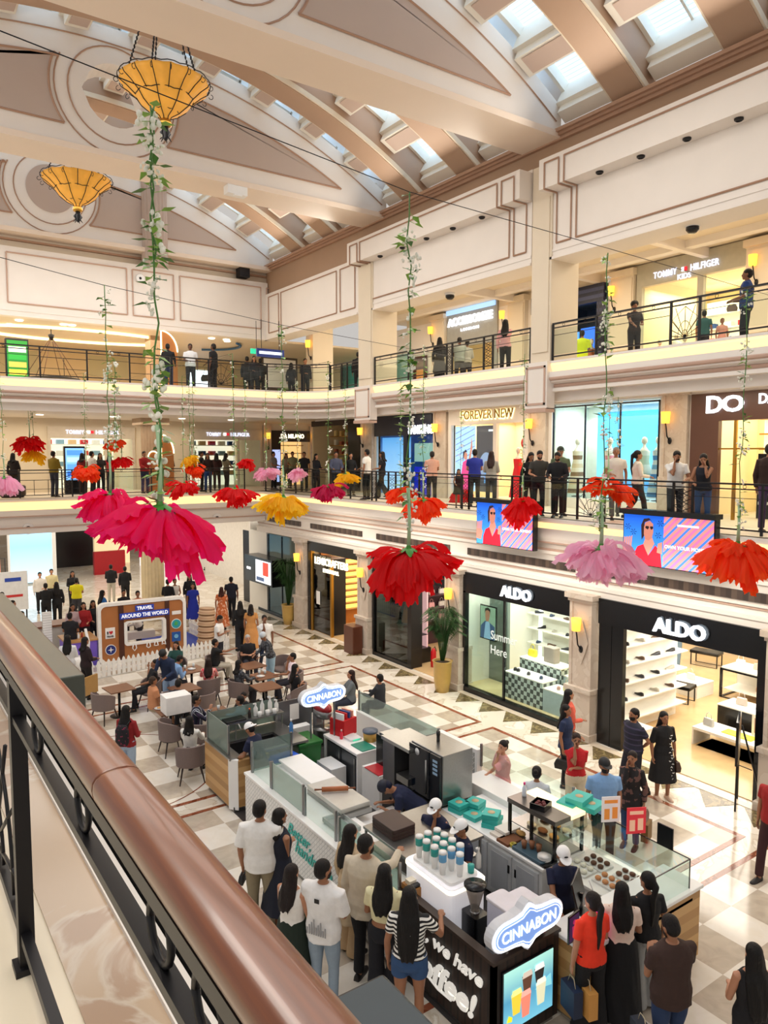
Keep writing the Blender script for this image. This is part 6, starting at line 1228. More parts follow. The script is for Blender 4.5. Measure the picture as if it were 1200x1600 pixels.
o=E('notice_board','white board in a dark slanted frame on the far second floor','board',(15.6,30.5,9.05));MB().box(-.9,0,.6,.9,.08,2.1).build('frame',M('4a4038',.5),o);MB().box(-.8,-.01,.7,.8,0,2.0).build('panel',WHITE,o);MB().box(-.85,0,0,-.78,.05,.6).build('leg',IRON,o);MB().box(.78,0,0,.85,.05,.6).build('leg',IRON,o)
p=WY(423,552,27);tag(MB().box(-.6,0,-.16,.6,.08,.16).mat(2).box(-.4,.02,.16,-.38,.04,1.3).box(.38,.02,.16,.4,.04,1.3).mat(1).box(-.5,-.01,-.05,.5,0,.06).build('direction_sign',[M('16307a',.4,emit=.15),E1('dfe8ff',.8),IRON],loc=p).id_data,'dark blue hanging direction sign on the far second floor','sign')
p=WY(401,549,27.5);tag(MB().box(-.25,0,-.1,.25,.05,.1).mat(1).box(-.01,.02,.1,.01,.03,1.2).build('exit_sign',[E1('2fbf8f',.9),IRON],loc=p),'small green lit sign beside the blue direction sign','sign')
tag(MB().box(-.01,-1.6,0,.0,1.6,1.8).build('far_panel',M('c8ccd0',.5),loc=(16.95,29.8,9.3)),'pale panel on the wall at the far right of the second floor','panel') if 0 else None
# == FAR GROUND FLOOR ==
ST('wall_far_ground_left',MB().box(-8,42,0,5.4,42.3,4.3).box(5.4,42,3.9,30,42.3,4.3),M('e8ded0',.5));
ST('wall_far_ground_end',MB().box(5,62,0,30,62.3,4.3),M('ead9c4',.5))
ST('wall_far_ground_right',MB().box(15.9,30.3,0,16.1,60,4.3).box(13.9,30.2,0,16.1,30.35,4.3),M('f2ece2',.5))
o=E('shop_window','large pale blue lit shop window on the far ground floor at the left','window display',(0,0,0));MB().box(5.9,41.85,.1,7.9,41.95,3.8).build('panel',gradmat('blue_window',[(0,'b8e0f4'),(.5,'86c4ea'),(1,'a8d8f4')],2,0,4,1.1),o);MB().box(5.8,41.8,0,5.9,42,3.9).box(7.9,41.8,0,8.1,42,3.9).build('frame',WHITE,o)
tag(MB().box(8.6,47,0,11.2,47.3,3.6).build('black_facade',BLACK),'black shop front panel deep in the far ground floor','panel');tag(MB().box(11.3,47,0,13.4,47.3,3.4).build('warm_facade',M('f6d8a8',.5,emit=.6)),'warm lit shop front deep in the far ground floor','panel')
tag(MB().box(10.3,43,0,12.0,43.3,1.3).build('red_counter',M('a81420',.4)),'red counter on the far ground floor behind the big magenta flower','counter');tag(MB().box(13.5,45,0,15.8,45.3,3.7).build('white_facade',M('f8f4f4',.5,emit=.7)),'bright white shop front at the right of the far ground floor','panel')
o=E('clothes_rack','rack of peach clothes at the far left of the ground floor','rack',(4.6,38.5,0));MB().tube([(-.6,0,0),(-.6,0,1.9),(.6,0,1.9),(.6,0,0)],.02,6).build('frame',IRON,o)
for i in range(5):MB().rings([[(.05*math.cos(t)-.45+i*.2,.2*k*math.sin(t),z) for t in [2*PI*j/10 for j in range(10)]] for k,z in ((1.2,.5),(1.1,1.2),(.8,1.7),(.2,1.85))]).build('garment',M(('e8a890','e6b49c')[i%2],.8),o)
o=E('notice_board','white notice board with red and blue marks at the far left ground floor','board',(4.75,33.2,0));MB().box(-.55,0,.4,.55,.06,2.0).build('panel',M('e6e8ea',.5),o);MB().box(-.3,-.01,1.6,.3,0,1.75).build('title',M('2a4ab0',.5),o);MB().box(-.3,-.01,.95,.35,0,1.05).build('red_mark',M('c83030',.5),o);MB().box(-.5,0,0,-.45,.06,.4).build('leg',IRON,o);MB().box(.45,0,0,.5,.06,.4).build('leg',IRON,o)
tag(MB().box(-.03,-.7,0,.03,.1,3.3).build('dark_pillar',BLACK,loc=(14.2,31.5,0)),'thin dark mirrored pillar at the far right of the ground floor','pillar')
# == TRAVEL BOOTH ==
o=E('travel_booth','suitcase shaped booth reading TRAVEL AROUND THE WORLD behind the picket fence','booth',(7.3,24.25,0),-.06)
OR_=M('b06f3c',.5,n=(3,.08));f=lambda a,b,c:(a,c,b)
def rr_(w,h,r,z0=0,n=6):
 pts=[]
 for cx,cy,a in ((w-r,z0+h-r,0),(-w+r,z0+h-r,PI/2),(-w+r,z0+r,PI),(w-r,z0+r,1.5*PI)):
  for i in range(n+1):t=a+PI/2*i/n;pts.append((cx+r*math.cos(t),cy+r*math.sin(t)))
 return pts
outer=rr_(1.42,2.0,.22);inner=rr_(1.32,1.8,.16,.1)
mb=MB();n=len(outer)
for y,sg in ((0,1),(.25,-1)):
 v=[(a,y,b) for a,b in outer]+[(a,y,b) for a,b in inner];mb.add(v,[(i,(i+1)%n,n+(i+1)%n,n+i) for i in range(n)])
mb.add([(a,0,b) for a,b in outer]+[(a,.25,b) for a,b in outer],[(i,n+i,n+(i+1)%n,(i+1)%n) for i in range(n)]);mb.add([(a,0,b) for a,b in inner]+[(a,.25,b) for a,b in inner],[(i,(i+1)%n,n+(i+1)%n,n+i) for i in range(n)]);mb.build('white_rim',M('f2f0ec',.4),o)
MB().box(-1.32,.04,.1,-.62,.2,1.88).box(.78,.04,.1,1.32,.2,1.88).box(-.62,.04,1.32,.78,.2,1.88).box(-.62,.04,.1,.78,.2,.58).build('panel',OR_,o)
MB().box(-.78,.0,.1,-.62,.04,1.9).box(.72,.0,.1,.86,.04,1.9).build('strap',M('4a2414',.5),o)
io=rr_(.68,.82,.12,.54);ii=rr_(.58,.68,.08,.61);mb=MB();n=len(io)
v=[(a+.06,-.01,b) for a,b in io]+[(a+.06,-.01,b) for a,b in ii];mb.add(v,[(i,(i+1)%n,n+(i+1)%n,n+i) for i in range(n)]);v=[(a+.06,-.01,b) for a,b in ii]+[(a+.06,.2,b) for a,b in ii];mb.add(v,[(i,(i+1)%n,n+(i+1)%n,n+i) for i in range(n)]);mb.build('window_rim',M('f2f0ec',.4),o)
BL_=M('2440a8',.5,emit=.1)
MB().box(-.25,-.01,1.66,.35,.02,1.84).build('title_plate',BL_,o);MB().box(-.75,-.012,1.43,.85,.02,1.63).build('title_plate',BL_,o)
text('TRAVEL',.5,M('ffffff',.5,emit=.4),(.05,-.02,1.75),'-Y',o,h=.11,bold=.02);text('AROUND THE WORLD',1.5,M('ffffff',.5,emit=.4),(.05,-.02,1.53),'-Y',o,h=.12,bold=.015)
MB().box(-1.2,.02,.85,-.9,.04,1.2).build('tag_card',M('f4f2f0',.5),o);text('TRAVEL',.22,BLACK,(-1.05,.01,.92),'-Y',o,h=.05);text('I',.03,BLACK,(-1.13,.01,1.04),'-Y',o,h=.09)
MB().prism([(-1.03,.98),(-.97,1.05),(-.98,1.09),(-1.01,1.09),(-1.03,1.07),(-1.05,1.09),(-1.08,1.09),(-1.09,1.05)],0.0,.02,f).build('heart',M('c8202c',.5),o)
disc=lambda x,z,r,m,nm,k=0:MB().prism([(x+r*math.cos(2*PI*i/24),z+r*math.sin(2*PI*i/24)) for i in range(24)][::-1],.0-k,.03,f).build(nm,m,o)
disc(-1.05,.48,.17,M('f0f0f0',.5),'badge_rim');disc(-1.05,.48,.15,M('1c2c7a',.5),'badge',.004);MB().prism([(-1.05+(.1 if i%2==0 else .03)*math.cos(PI*i/4),.48+(.1 if i%2==0 else .03)*math.sin(PI*i/4)) for i in range(8)][::-1],-.01,.0,f).build('compass_star',WHITE,o)
disc(1.08,1.08,.17,M('f0f0f0',.5),'badge_rim');disc(1.08,1.08,.15,M('2aa0b0',.5),'globe',.004);MB().prism([(1.0,1.05),(1.1,1.02),(1.14,1.12),(1.05,1.18)],-.01,0,f).build('globe_land',M('4ab060',.5),o)
MB().box(.93,.01,.48,1.22,.03,.8).build('passport',M('1c58a8',.5),o);disc(1.07,.66,.07,M('7ab8e0',.5),'passport_emblem',.01);MB().box(.95,.01,1.4,1.25,.03,1.52).build('white_sticker',WHITE,o)
for k_,x in enumerate((-.35,.1,.35,.6)):MB().tube([(x,-.03,.56),(x-.03,-.05,.45),(x+.03,-.05,.36+.04*k_),(x+.1,-.04,.44),(x+.08,-.03,.56)],.018,6).build('rope_loop',WHITE,o)
MB().box(-1.3,.25,.0,1.3,1.6,.05).build('floor_board',M('2a4ab0',.6),o);MB().box(-.5,.9,.5,.6,1.2,.75).build('inner_table',WHITE,o)
def fence(p0,p1,label,h=.56):
 p0=Vector((p0[0],p0[1],0));p1=Vector((p1[0],p1[1],0));L=(p1-p0).length;rz=math.atan2(p1.y-p0.y,p1.x-p0.x);o=E('picket_fence',label,'fence',p0,rz);n=int(L/.155)
 for i in range(n):
  c=(i+.5)*L/n;MB().prism([(c-.05,.03),(c+.05,.03),(c+.05,h-.1),(c+.03,h-.04),(c,h),(c-.03,h-.04),(c-.05,h-.1)],-.012,.012,f).build('picket',M('f0eeea',.5),o)
 MB().box(0,.012,.15,L,.03,.22).box(0,.012,.36,L,.03,.43).build('rail',M('f0eeea',.5),o);MB().box(0,-.03,0,L,.05,.03).build('base_board',M('c8c4bc',.5),o);return o
fence((5.45,22.95),(9.95,23.5),'long white picket fence in front of the travel booth');fence((9.98,23.5),(9.85,27.0),'white picket fence at the right side of the travel booth');fence((4.3,24.0),(5.4,22.95),'short white picket fence piece at the left of the travel booth')
tag(MB().box(-1.0,-1.2,0,1.0,1.2,.02).build('blue_mat',M('1c3aa8',.6),loc=(9.0,25.9,0)),'bright blue floor mat beside the travel booth','mat')
o=E('tower_model','leaning beige tower model with arcade rows beside the travel booth','model',(9.55,24.6,0));mb=MB();
for i in range(7):mb.lathe([(.3,i*.2),(.32,i*.2+.03),(.29,i*.2+.05),(.27,i*.2+.2)],n=24)
mb.build('body',bandmat('tower_rows',['c8a888','b08a6a','c8a888','8a6446'],2,.2,.6),o);o.rotation_euler=(0,.06,0)
o=E('purple_counter','purple fronted counter with bottles left of the travel booth','counter',(5.35,24.9,0));MB().box(-.4,-.5,0,.5,.6,.85).build('body',gradmat('purple',[(0,'4a3a9a'),(1,'7a5ac0')],2,0,.85,.1),o);MB().box(-.45,-.55,.85,.55,.65,.9).build('top',WOOD,o)
for i in range(5):bottle((5.1+i*.13,24.7+.1*(i%2),.9),.035,.2,('e8d87a','c88a4a','e8e8e8','a84030','6a9a4a')[i],'small bottle on the purple counter, %s from the left'%('first','second','third','fourth','fifth')[i])
o=E('food_counter','wooden topped food counter with pale panels at the left','counter',(4.9,27.5,0));MB().box(-.8,-.4,0,.9,.4,.85).build('body',M('c8c4bc',.5),o);MB().box(-.85,-.45,.85,.95,.45,.92).build('top',M('8a5a3a',.4),o)
tag(MB().box(-.13,-.08,0,.13,.08,1.75).build('white_louvre_panel',bandmat('louvre',['f0f0f0','d8d8d8'],2,.08,.5),loc=(4.55,25.3,0)),'tall narrow white slatted panel at the left','panel')
o=E('white_ride','white curved toy boat shaped seat at the left behind the fence','ride',(5.0,24.0,0));MB().rings([[(x*k,y*k*.5,z) for x,y in [(.5*math.cos(t),.5*math.sin(t)) for t in [2*PI*j/16 for j in range(16)]]] for k,z in ((.6,.05),(1,.2),(1.05,.45),(.9,.5))]).build('hull',WHITE,o);MB().tube([(.45,0,.4),(.5,0,.9),(.42,0,1.35)],[.06,.05,.04],8).build('post',WHITE,o)
o=E('desk_box','tan open wooden box leaning at the left near the balcony edge','box',(4.75,20.8,0),.6);MB().box(-.3,-.03,.25,.3,.03,.75).build('panel',M('b0884e',.5),o);MB().box(-.28,.0,0,-.24,.3,.5).build('leg',BLACK,o);MB().box(.24,0,0,.28,.3,.5).build('leg',BLACK,o)
# == CAFE TABLES AND CHAIRS ==
CF=M('7a6a66',.75,n=(40,.12),name='taupe_fabric');LEGM=M('2e1d16',.5)
def make_chair(label,loc,rz):
 """tub chair, seat opening to +Y"""
 o=E('tub_chair',label,'chair',loc,rz,'taupe tub chairs')
 MB().rings([[(.27*k*math.cos(t),.25*k*math.sin(t),z) for t in [2*PI*j/20 for j in range(20)]] for k,z in ((.85,.38),(1,.41),(1,.45),(.9,.475),(.3,.48))]).build('seat',CF,o)
 def shell(u,v,off):
  a=PI*(1.0+1.0*u)+0;a=PI+-.35+(PI+.7)*u;r=.30-off+.02*v;top=.80-.13*(abs(u-.5)*2)**3;z=.36+(top-.36)*v
  return (r*math.cos(a),r*math.sin(a)*.95,z)
 mb=MB();mb.grid(lambda u,v:shell(u,v,0),20,5);mb.grid(lambda u,v:shell(1-u,v,.045),20,5)
 n=20
 mb.grid(lambda u,v:Vector(shell(u,1,0)).lerp(Vector(shell(u,1,.045)),v),20,1)
 mb.grid(lambda u,v:Vector(shell(0,v,0)).lerp(Vector(shell(0,v,.045)),u),1,5);mb.grid(lambda u,v:Vector(shell(1,v,0)).lerp(Vector(shell(1,v,.045)),u),1,5);mb.build('backrest',CF,o)
 for sx in (-1,1):
  for sy in (-1,1):MB().tube([(sx*.17,sy*.15,.4),(sx*.25,sy*.24,0)],[.022,.012],8).build('leg',LEGM,o)
 return o
CH=None
def chair(p,rz,label):
 global CH
 if CH is None:CH=make_chair(label,(p[0],p[1],0),rz);return CH
 return dup(CH,(p[0],p[1],0),rz,label)
TM=M('7c5238',.4,n=(6,.12),name='walnut_top')
TB=None
def table(p,rz,label,s=.33):
 global TB
 if TB is None:
  TB=E('cafe_table',label,'table',(p[0],p[1],0),rz,'square cafe tables');MB().box(-s,-s,.71,s,s,.74).build('table_top',TM,TB,bev=.006);MB().tube([(0,0,.02),(0,0,.71)],.035,10).build('pole',BLACK,TB);MB().lathe([(.24,0),(.24,.015),(.05,.03)],n=24).build('base',BLACK,TB);return TB
 return dup(TB,(p[0],p[1],0),rz,label)
TS=[((5.15,19.35),.1,'empty square walnut cafe table at the left, beside the empty chair'),((6.55,18.4),.1,'walnut cafe table behind the standing man in the denim jacket'),((5.7,17.0),.0,'walnut cafe table carrying the white paper box'),((7.3,19.9),.1,'walnut cafe table between the woman in green and the woman in pink check'),((6.5,16.2),.0,'walnut cafe table of the man in the striped shirt'),((8.85,19.3),.1,'walnut cafe table before the grey haired man'),((8.35,17.3),.0,'walnut cafe table nearest to the kiosk back wall'),((8.7,18.2),.1,'walnut cafe table with small glasses near the man in the pale pink shirt')]
for p,r,lb in TS:table(p,r,lb)
def toward(p,q):return math.atan2(q[1]-p[1],q[0]-p[0])-PI/2
CS=[((4.7,19.1),(5.15,19.35),'empty taupe tub chair at the far left of the seating'),((6.0,19.5),(5.2,19.3),'taupe tub chair of the man reclining in a black tee'),((6.0,17.9),(5.7,17.2),'taupe tub chair behind the woman in the dark red top'),((5.45,16.2),(6.3,16.2),'taupe tub chair with its back to the picture left of the striped shirt man'),((5.3,14.6),(5.6,15.8),'taupe tub chair of the woman in the white sweater, nearest chair'),((5.9,15.75),(6.5,16.2),'taupe tub chair of the man in the striped shirt'),((6.8,15.3),(6.5,16.2),'taupe tub chair of the person in the pale blue shirt'),((7.1,16.0),(6.5,16.2),'taupe tub chair of the dark haired child beside the sink unit'),((6.75,17.6),(6.55,18.2),'empty round backed taupe tub chair in the middle of the seating'),((7.35,18.75),(7.3,19.9),'taupe tub chair of the woman in the pink check shirt'),((7.25,21.0),(7.3,19.9),'taupe tub chair of the woman in dark green'),((6.6,19.7),(7.3,19.9),'taupe tub chair of the bending person in pale blue'),((8.3,20.6),(8.85,19.3),'olive shaded tub chair of the man stretching his arm'),((9.3,20.5),(8.85,19.3),'taupe tub chair of the grey haired man'),((7.95,18.1),(8.7,18.2),'taupe tub chair of the woman in the patterned grey top'),((9.85,19.4),(8.9,19.2),'taupe tub chair behind the person in the navy cap'),((9.45,17.9),(8.8,18.2),'taupe tub chair of the man in the pale pink shirt'),((9.0,16.9),(8.35,17.3),'taupe tub chair of the woman in black by the kiosk')]
for p,q,lb in CS:chair(p,toward(p,q),lb)
tag(MB().box(-.3,-.22,0,.3,.22,.42).build('white_box',M('f2f0ee',.6),loc=(5.75,16.75,.75),bev=.01),'white cardboard food box standing on a cafe table','box')
for i,(p,c,lb) in enumerate((((5.5,17.2,.74),'d8a060','plate of food beside the white box'),((7.3,19.9,.74),'f0f0f0','white plate between the women in green and pink check'),((8.6,18.15,.74),'e8e8e4','small white plate on the table with glasses'))):tag(MB().lathe([(.07,0),(.12,.015),(.001,.01)],n=18).mat(1).ell((0,0,.02),(.06,.06,.02),10,5).build('plate',[WHITE,M(c,.7)],loc=p),lb,'plate')
for i,(x,y) in enumerate(((7.15,20.0),(7.42,20.05),(8.8,18.3),(8.65,18.35),(6.45,16.35),(6.62,16.3))):tag(MB().lathe([(.03,0),(.035,.11),(.03,.11)],n=12).build('drinking_glass',M('cfd8dc',.15),loc=(x,y,.742)),'small drinking glass, %s'%('left one before the woman in green','right one before the woman in green','right one on the far right table','left one on the far right table','left one before the striped shirt man','right one before the striped shirt man')[i],'glass')
# == HANGING FLOWERS ==
LEAF=M('86b048',.5,n=(25,.4),name='vine_leaf');LEAFD=M('4a7a34',.5,n=(25,.4));BLOS=M('f4f2e4',.6,n=(20,.05),name='white_blossom');CAL=M('3e8a2c',.5,n=(8,.2),name='calyx_green');STEMG=M('a8c8a0',.5,n=(6,.15),name='pale_stem')
def tulle(c):
 key=('tulle',c)
 if key in _m:return _m[key]
 m=bpy.data.materials.new('tulle');m.use_nodes=True;nt=m.node_tree;b=nt.nodes['Principled BSDF'];b.inputs['Base Color'].default_value=lin(c);b.inputs['Roughness'].default_value=.6
 out=nt.nodes['Material Output'];tr=nt.nodes.new('ShaderNodeBsdfTranslucent');tr.inputs[0].default_value=lin(c);tp=nt.nodes.new('ShaderNodeBsdfTransparent');tp.inputs[0].default_value=lin(c)
 m1=nt.nodes.new('ShaderNodeMixShader');m1.inputs[0].default_value=.6;m2=nt.nodes.new('ShaderNodeMixShader');m2.inputs[0].default_value=.2
 nt.links.new(b.outputs[0],m1.inputs[1]);nt.links.new(tr.outputs[0],m1.inputs[2]);nt.links.new(m1.outputs[0],m2.inputs[1]);nt.links.new(tp.outputs[0],m2.inputs[2]);nt.links.new(m2.outputs[0],out.inputs[0]);_m[key]=m;return m
def flower(px,py_c,w,h,col,cname,py_top,label,zt=9.2,seed=1,size=1.15,stem=.5,lush=1.,dist=None,vine=True,vx=None):
 """px,py_c: centre of the corolla's top in the picture, w,h: its spread; hung from a wire at height zt"""
 rnd=random.Random(seed)
 if dist is None:t=G(px if vx is None else vx,py_top,zt);t=Vector((t.x,t.y,zt))
 else:
  d=ray(px,709);t=Vector((0,0,CAM_H))+d*dist;t.z=zt
 depth=(t-Vector((0,0,CAM_H))).dot(_f);R=w*.455*depth/FPX;drop=h*.68*depth/FPX
 zf=CAM_H-((py_c-709)*depth/FPX)
 zf=(Vector((0,0,CAM_H))+ray(px,py_c)*depth).z
 o=E('hanging_flower',label,'hanging flower',(t.x,t.y,zf))
 npet=13;mb=MB();az=[rnd.uniform(0,6.28) for _ in range(4)]
 def wob(t):return .14*math.sin(2*t+az[0])+.10*math.sin(3*t+az[1]),.30*math.sin(t+az[2])+.22*math.sin(2*t+az[3])
 for layer in range(4):
  for k in range(npet):
   a0=2*PI*(k+.27*layer)/npet+rnd.uniform(-.16,.16);wr,wd=wob(a0);Rl=R*(1+wr)*rnd.uniform(.84,1.12)*(1,.93,.8,.62)[layer];dr=drop*(1+wd)*rnd.uniform(.7,1.15)*(.8,1,1.1,1.15)[layer];sp=2*PI/npet*(1.0+.2*layer);ph=rnd.uniform(0,6);up=rnd.uniform(-.02,.16)*R;tipn=rnd.choice((2,3,4));amp=rnd.uniform(.06,.16)
   if rnd.random()<.07:dr*=.1;up+=.1*R
   def P(u,v,a0=a0,Rl=Rl,dr=dr,sp=sp,ph=ph,up=up,tipn=tipn,layer=layer,amp=amp):
    r=.05*R+(Rl-.05*R)*v;r*=1-.15*abs(2*u-1)**2*v-amp*v*abs(math.sin(tipn*PI*u+ph))
    a=a0+(u-.5)*sp*(1.25-.4*v)+.08*math.sin(v*5+ph)
    z=-dr*(.35*v+.65*v**2.2)+up*math.sin(v*PI)+R*.05*math.sin(u*9+ph+v*5)*v+R*.035*math.sin(u*21+ph+v*9)*v-.008*layer
    return (r*math.cos(a),r*math.sin(a),z)
   mb.grid(P,10,8)
 mb.build('petals',tulle(col),o)
 mb=MB();s=R*.27
 for k in range(6):
  a=2*PI*k/6+rnd.uniform(-.1,.1)
  def C(u,v,a=a):
   wv=s*.30*math.sin(PI*min(1,v*1.02))**.7*(1-v*.25)+.004;r=s*(v*.95)+.02;z=.06*s+.1*s-s*.55*v**1.6
   x=r;y=(u-.5)*2*wv;z2=z-abs(u-.5)*.12*s
   return (x*math.cos(a)-y*math.sin(a),x*math.sin(a)+y*math.cos(a),z2+.02)
  mb.grid(C,4,7)
 mb.lathe([(s*.28,-.02),(s*.24,s*.25),(s*.12,s*.6),(s*.07,s*.9)],n=12);mb.build('calyx',CAL,o)
 MB().tube([(0,0,s*.5),(.01,0,s*.9+stem*.4),(0,.01,s*.9+stem)],[s*.16,s*.12,.018],8).build('stem',STEMG,o)
 if not vine:return o
 H=t.z-zf;z0=s*.9+.1;mb=MB();n=14;sway=[(rnd.uniform(-.02,.02),rnd.uniform(-.02,.02)) for _ in range(n+1)];sway[-1]=(0,0)
 path=[Vector((sway[i][0],sway[i][1],z0+(H-z0)*i/n)) for i in range(n+1)]
 MB().tube(path,.007,5).build('vine',LEAFD,o)
 ml=MB();mbb=MB();L=H-z0;cnt=int(L*34*lush)
 for i in range(cnt):
  tt=rnd.random();
  if rnd.random()>.55+.45*math.sin(tt*19+seed):continue
  k=min(n-1,int(tt*n));p=path[k].lerp(path[k+1],tt*n-k);a=rnd.uniform(0,2*PI);d=Vector((math.cos(a),math.sin(a),rnd.uniform(-.7,.4))).normalized()
  s0=p+d*rnd.uniform(.01,.07);ln=rnd.uniform(.07,.13);sd=d.cross(Vector((0,0,1))).normalized()*ln*.34;up=Vector((0,0,.012))
  if rnd.random()<.7:
   q=s0+d*ln;ml.mat(0 if rnd.random()<.65 else 1);ml.add([p,s0,s0+d*ln*.35+sd+up,q,s0+d*ln*.35-sd+up,s0+d*ln*.4],[(1,2,5),(2,3,5),(3,4,5),(4,1,5)]);ml.tube([p,s0],.003,3,caps=False)
  else:
   for _ in range(5):
    c=s0+Vector((rnd.uniform(-.035,.035),rnd.uniform(-.035,.035),rnd.uniform(-.06,.03)));mbb.ell(c,(rnd.uniform(.008,.02),rnd.uniform(.008,.02),rnd.uniform(.008,.022)),5,4)
 tag_=ml.build('leaves',[LEAF,LEAFD],o);tag_['kind']='stuff';b2=mbb.build('blossoms',BLOS,o);b2['kind']='stuff'
 return o
MG,RD,LP,OG,YL='ff1c80','f2141c','ffcfe6','ff5a1c','ffd828'
FL=[(250,800,225,88,MG,165,'very large magenta tulle flower hanging at the left, nearest and biggest of all',235,1.3),(172,775,118,46,MG,445,'magenta tulle flower hanging behind and left of the biggest one',163,1.),(635,868,172,66,RD,300,'large bright red tulle flower in the middle of the picture',640,1.5),(938,864,172,46,LP,395,'large pale pink tulle flower in front of the right hand shoe shop',950,1.5),(1158,858,150,58,OG,452,'large orange tulle flower at the right edge beside the nearer advert screen',1168,1.),(440,780,96,34,YL,508,'yellow tulle flower hanging before the far left corner window',440,1.2),(366,766,72,25,RD,None,'red tulle flower left of the yellow one, below the far railing',None,.9),(513,762,66,20,'d8145e',None,'magenta tulle flower left of the man in the white shirt',None,.9),(540,742,46,18,YL,None,'small yellow tulle flower in front of the first floor railing, middle',None,.9),(626,766,56,18,OG,None,'orange tulle flower left of the vine above the big red flower',None,.9),(664,783,84,30,OG,539,'orange tulle flower right of the vine above the big red flower',662,1.),(720,770,50,22,RD,None,'small red tulle flower below the child at the railing',None,.9),(820,785,82,32,RD,553,'red tulle flower overlapping the farther advert screen',820,.9),(962,752,88,30,OG,545,'orange red tulle flower at the railing before the floral dress window',955,1.3),(47,686,54,20,RD,None,'red tulle flower at the far left, upper one',None,.7),(53,706,40,18,YL,None,'small yellow tulle flower at the far left under the red one',None,.7),(5,748,66,26,LP,None,'pale pink tulle flower at the left edge of the picture',None,.7),(180,688,46,16,OG,None,'small orange tulle flower before the left far clothing shop',None,.8),(190,717,40,14,RD,None,'small red tulle flower before the left far clothing shop, lower right',None,.8),(134,732,58,20,OG,None,'orange tulle flower before the black standing screen',None,.9),(297,714,40,18,YL,None,'small yellow tulle flower before the far railing, left of centre',None,.9),(303,730,42,14,OG,None,'small orange tulle flower directly below the small yellow one',None,.9),(287,757,56,22,RD,None,'red tulle flower to the right of the biggest magenta one',None,.9),(384,719,36,15,RD,None,'small red tulle flower below the right far clothing shop sign',None,.9),(416,733,50,18,LP,None,'pale pink tulle flower left of the yellow vine',None,.9),(465,735,38,16,LP,None,'small pale pink tulle flower right of the yellow vine',None,.9)]
for i,(px,py,w_,h_,c_,top_,lb,vx,lush) in enumerate(FL):
 if top_ is not None:flower(px,py,w_,h_,c_,'',top_,lb,seed=i+3,lush=lush*1.1,vx=vx)
 else:flower(px,py,w_,h_,c_,'',0,lb,seed=i+3,lush=lush,dist=max(14,min(24.5,1.12*FPX/w_)))
pts_=[]
for ob in list(COL.objects):
 if ob.name.startswith('hanging_flower') and ob.location.y>13.5:pts_.append(Vector((ob.location.x,ob.location.y,9.2)))
pts_.sort(key=lambda v:v.x)
tag(MB().tube([(-5,24.2,9.1)]+pts_+[(13.9,19.5,9.1)],.003,4).build('hanging_wire',IRON),'thin wire carrying the small far flowers below the second floor edge','wire')
def garland(px,py0,py1,label,zt=9.2,lush=1.,seed=1,dist=None):
 rnd=random.Random(seed)
 if dist is None:t=G(px,py0,zt)
 else:d=ray(px,py0);t=Vector((0,0,CAM_H))+d*dist
 depth=(t-Vector((0,0,CAM_H))).dot(_f);H=(py1-py0)*depth/FPX;o=E('leaf_garland',label,'garland',t)
 path=[Vector((rnd.uniform(-.02,.02),rnd.uniform(-.02,.02),-H*i/12)) for i in range(13)];MB().tube(path,.007,5).build('vine',LEAFD,o);ml=MB();mbb=MB()
 for i in range(int(H*34*lush)):
  tt=rnd.random();k=min(11,int(tt*12));p=path[k].lerp(path[k+1],tt*12-k);a=rnd.uniform(0,2*PI);d=Vector((math.cos(a),math.sin(a),rnd.uniform(-.7,.4))).normalized();s0=p+d*rnd.uniform(.01,.07);ln=rnd.uniform(.07,.13);sd=d.cross(Vector((0,0,1))).normalized()*ln*.34
  if rnd.random()<.72:ml.mat(0 if rnd.random()<.6 else 1);ml.add([s0,s0+d*ln*.4+sd,s0+d*ln,s0+d*ln*.4-sd],[(0,1,2,3)]);ml.tube([p,s0],.003,3,caps=False)
  else:
   for _ in range(3):mbb.ell(s0+Vector((rnd.uniform(-.025,.025),rnd.uniform(-.025,.025),rnd.uniform(-.04,.02))),(.021,.021,.026),5,4)
 a_=ml.build('leaves',[LEAF,LEAFD],o);a_['kind']='stuff';b_=mbb.build('blossoms',BLOS,o);b_['kind']='stuff';return o
garland(238,165,400,'second garland strand twisted around the nearest tall vine',lush=.9,seed=77);garland(246,560,790,'white blossom garland beside the stem of the biggest magenta flower',lush=1.6,seed=78,dist=5.3)
garland(1165,452,620,'thin leafy garland at the right edge in front of the man in blue',seed=79,lush=.8) if 0 else None
garland(968,557,700,'thin leafy garland hanging before the blue display window',seed=80,dist=17);garland(178,560,700,'leafy garland right of the second magenta flower vine',seed=81,dist=14,lush=1.4)
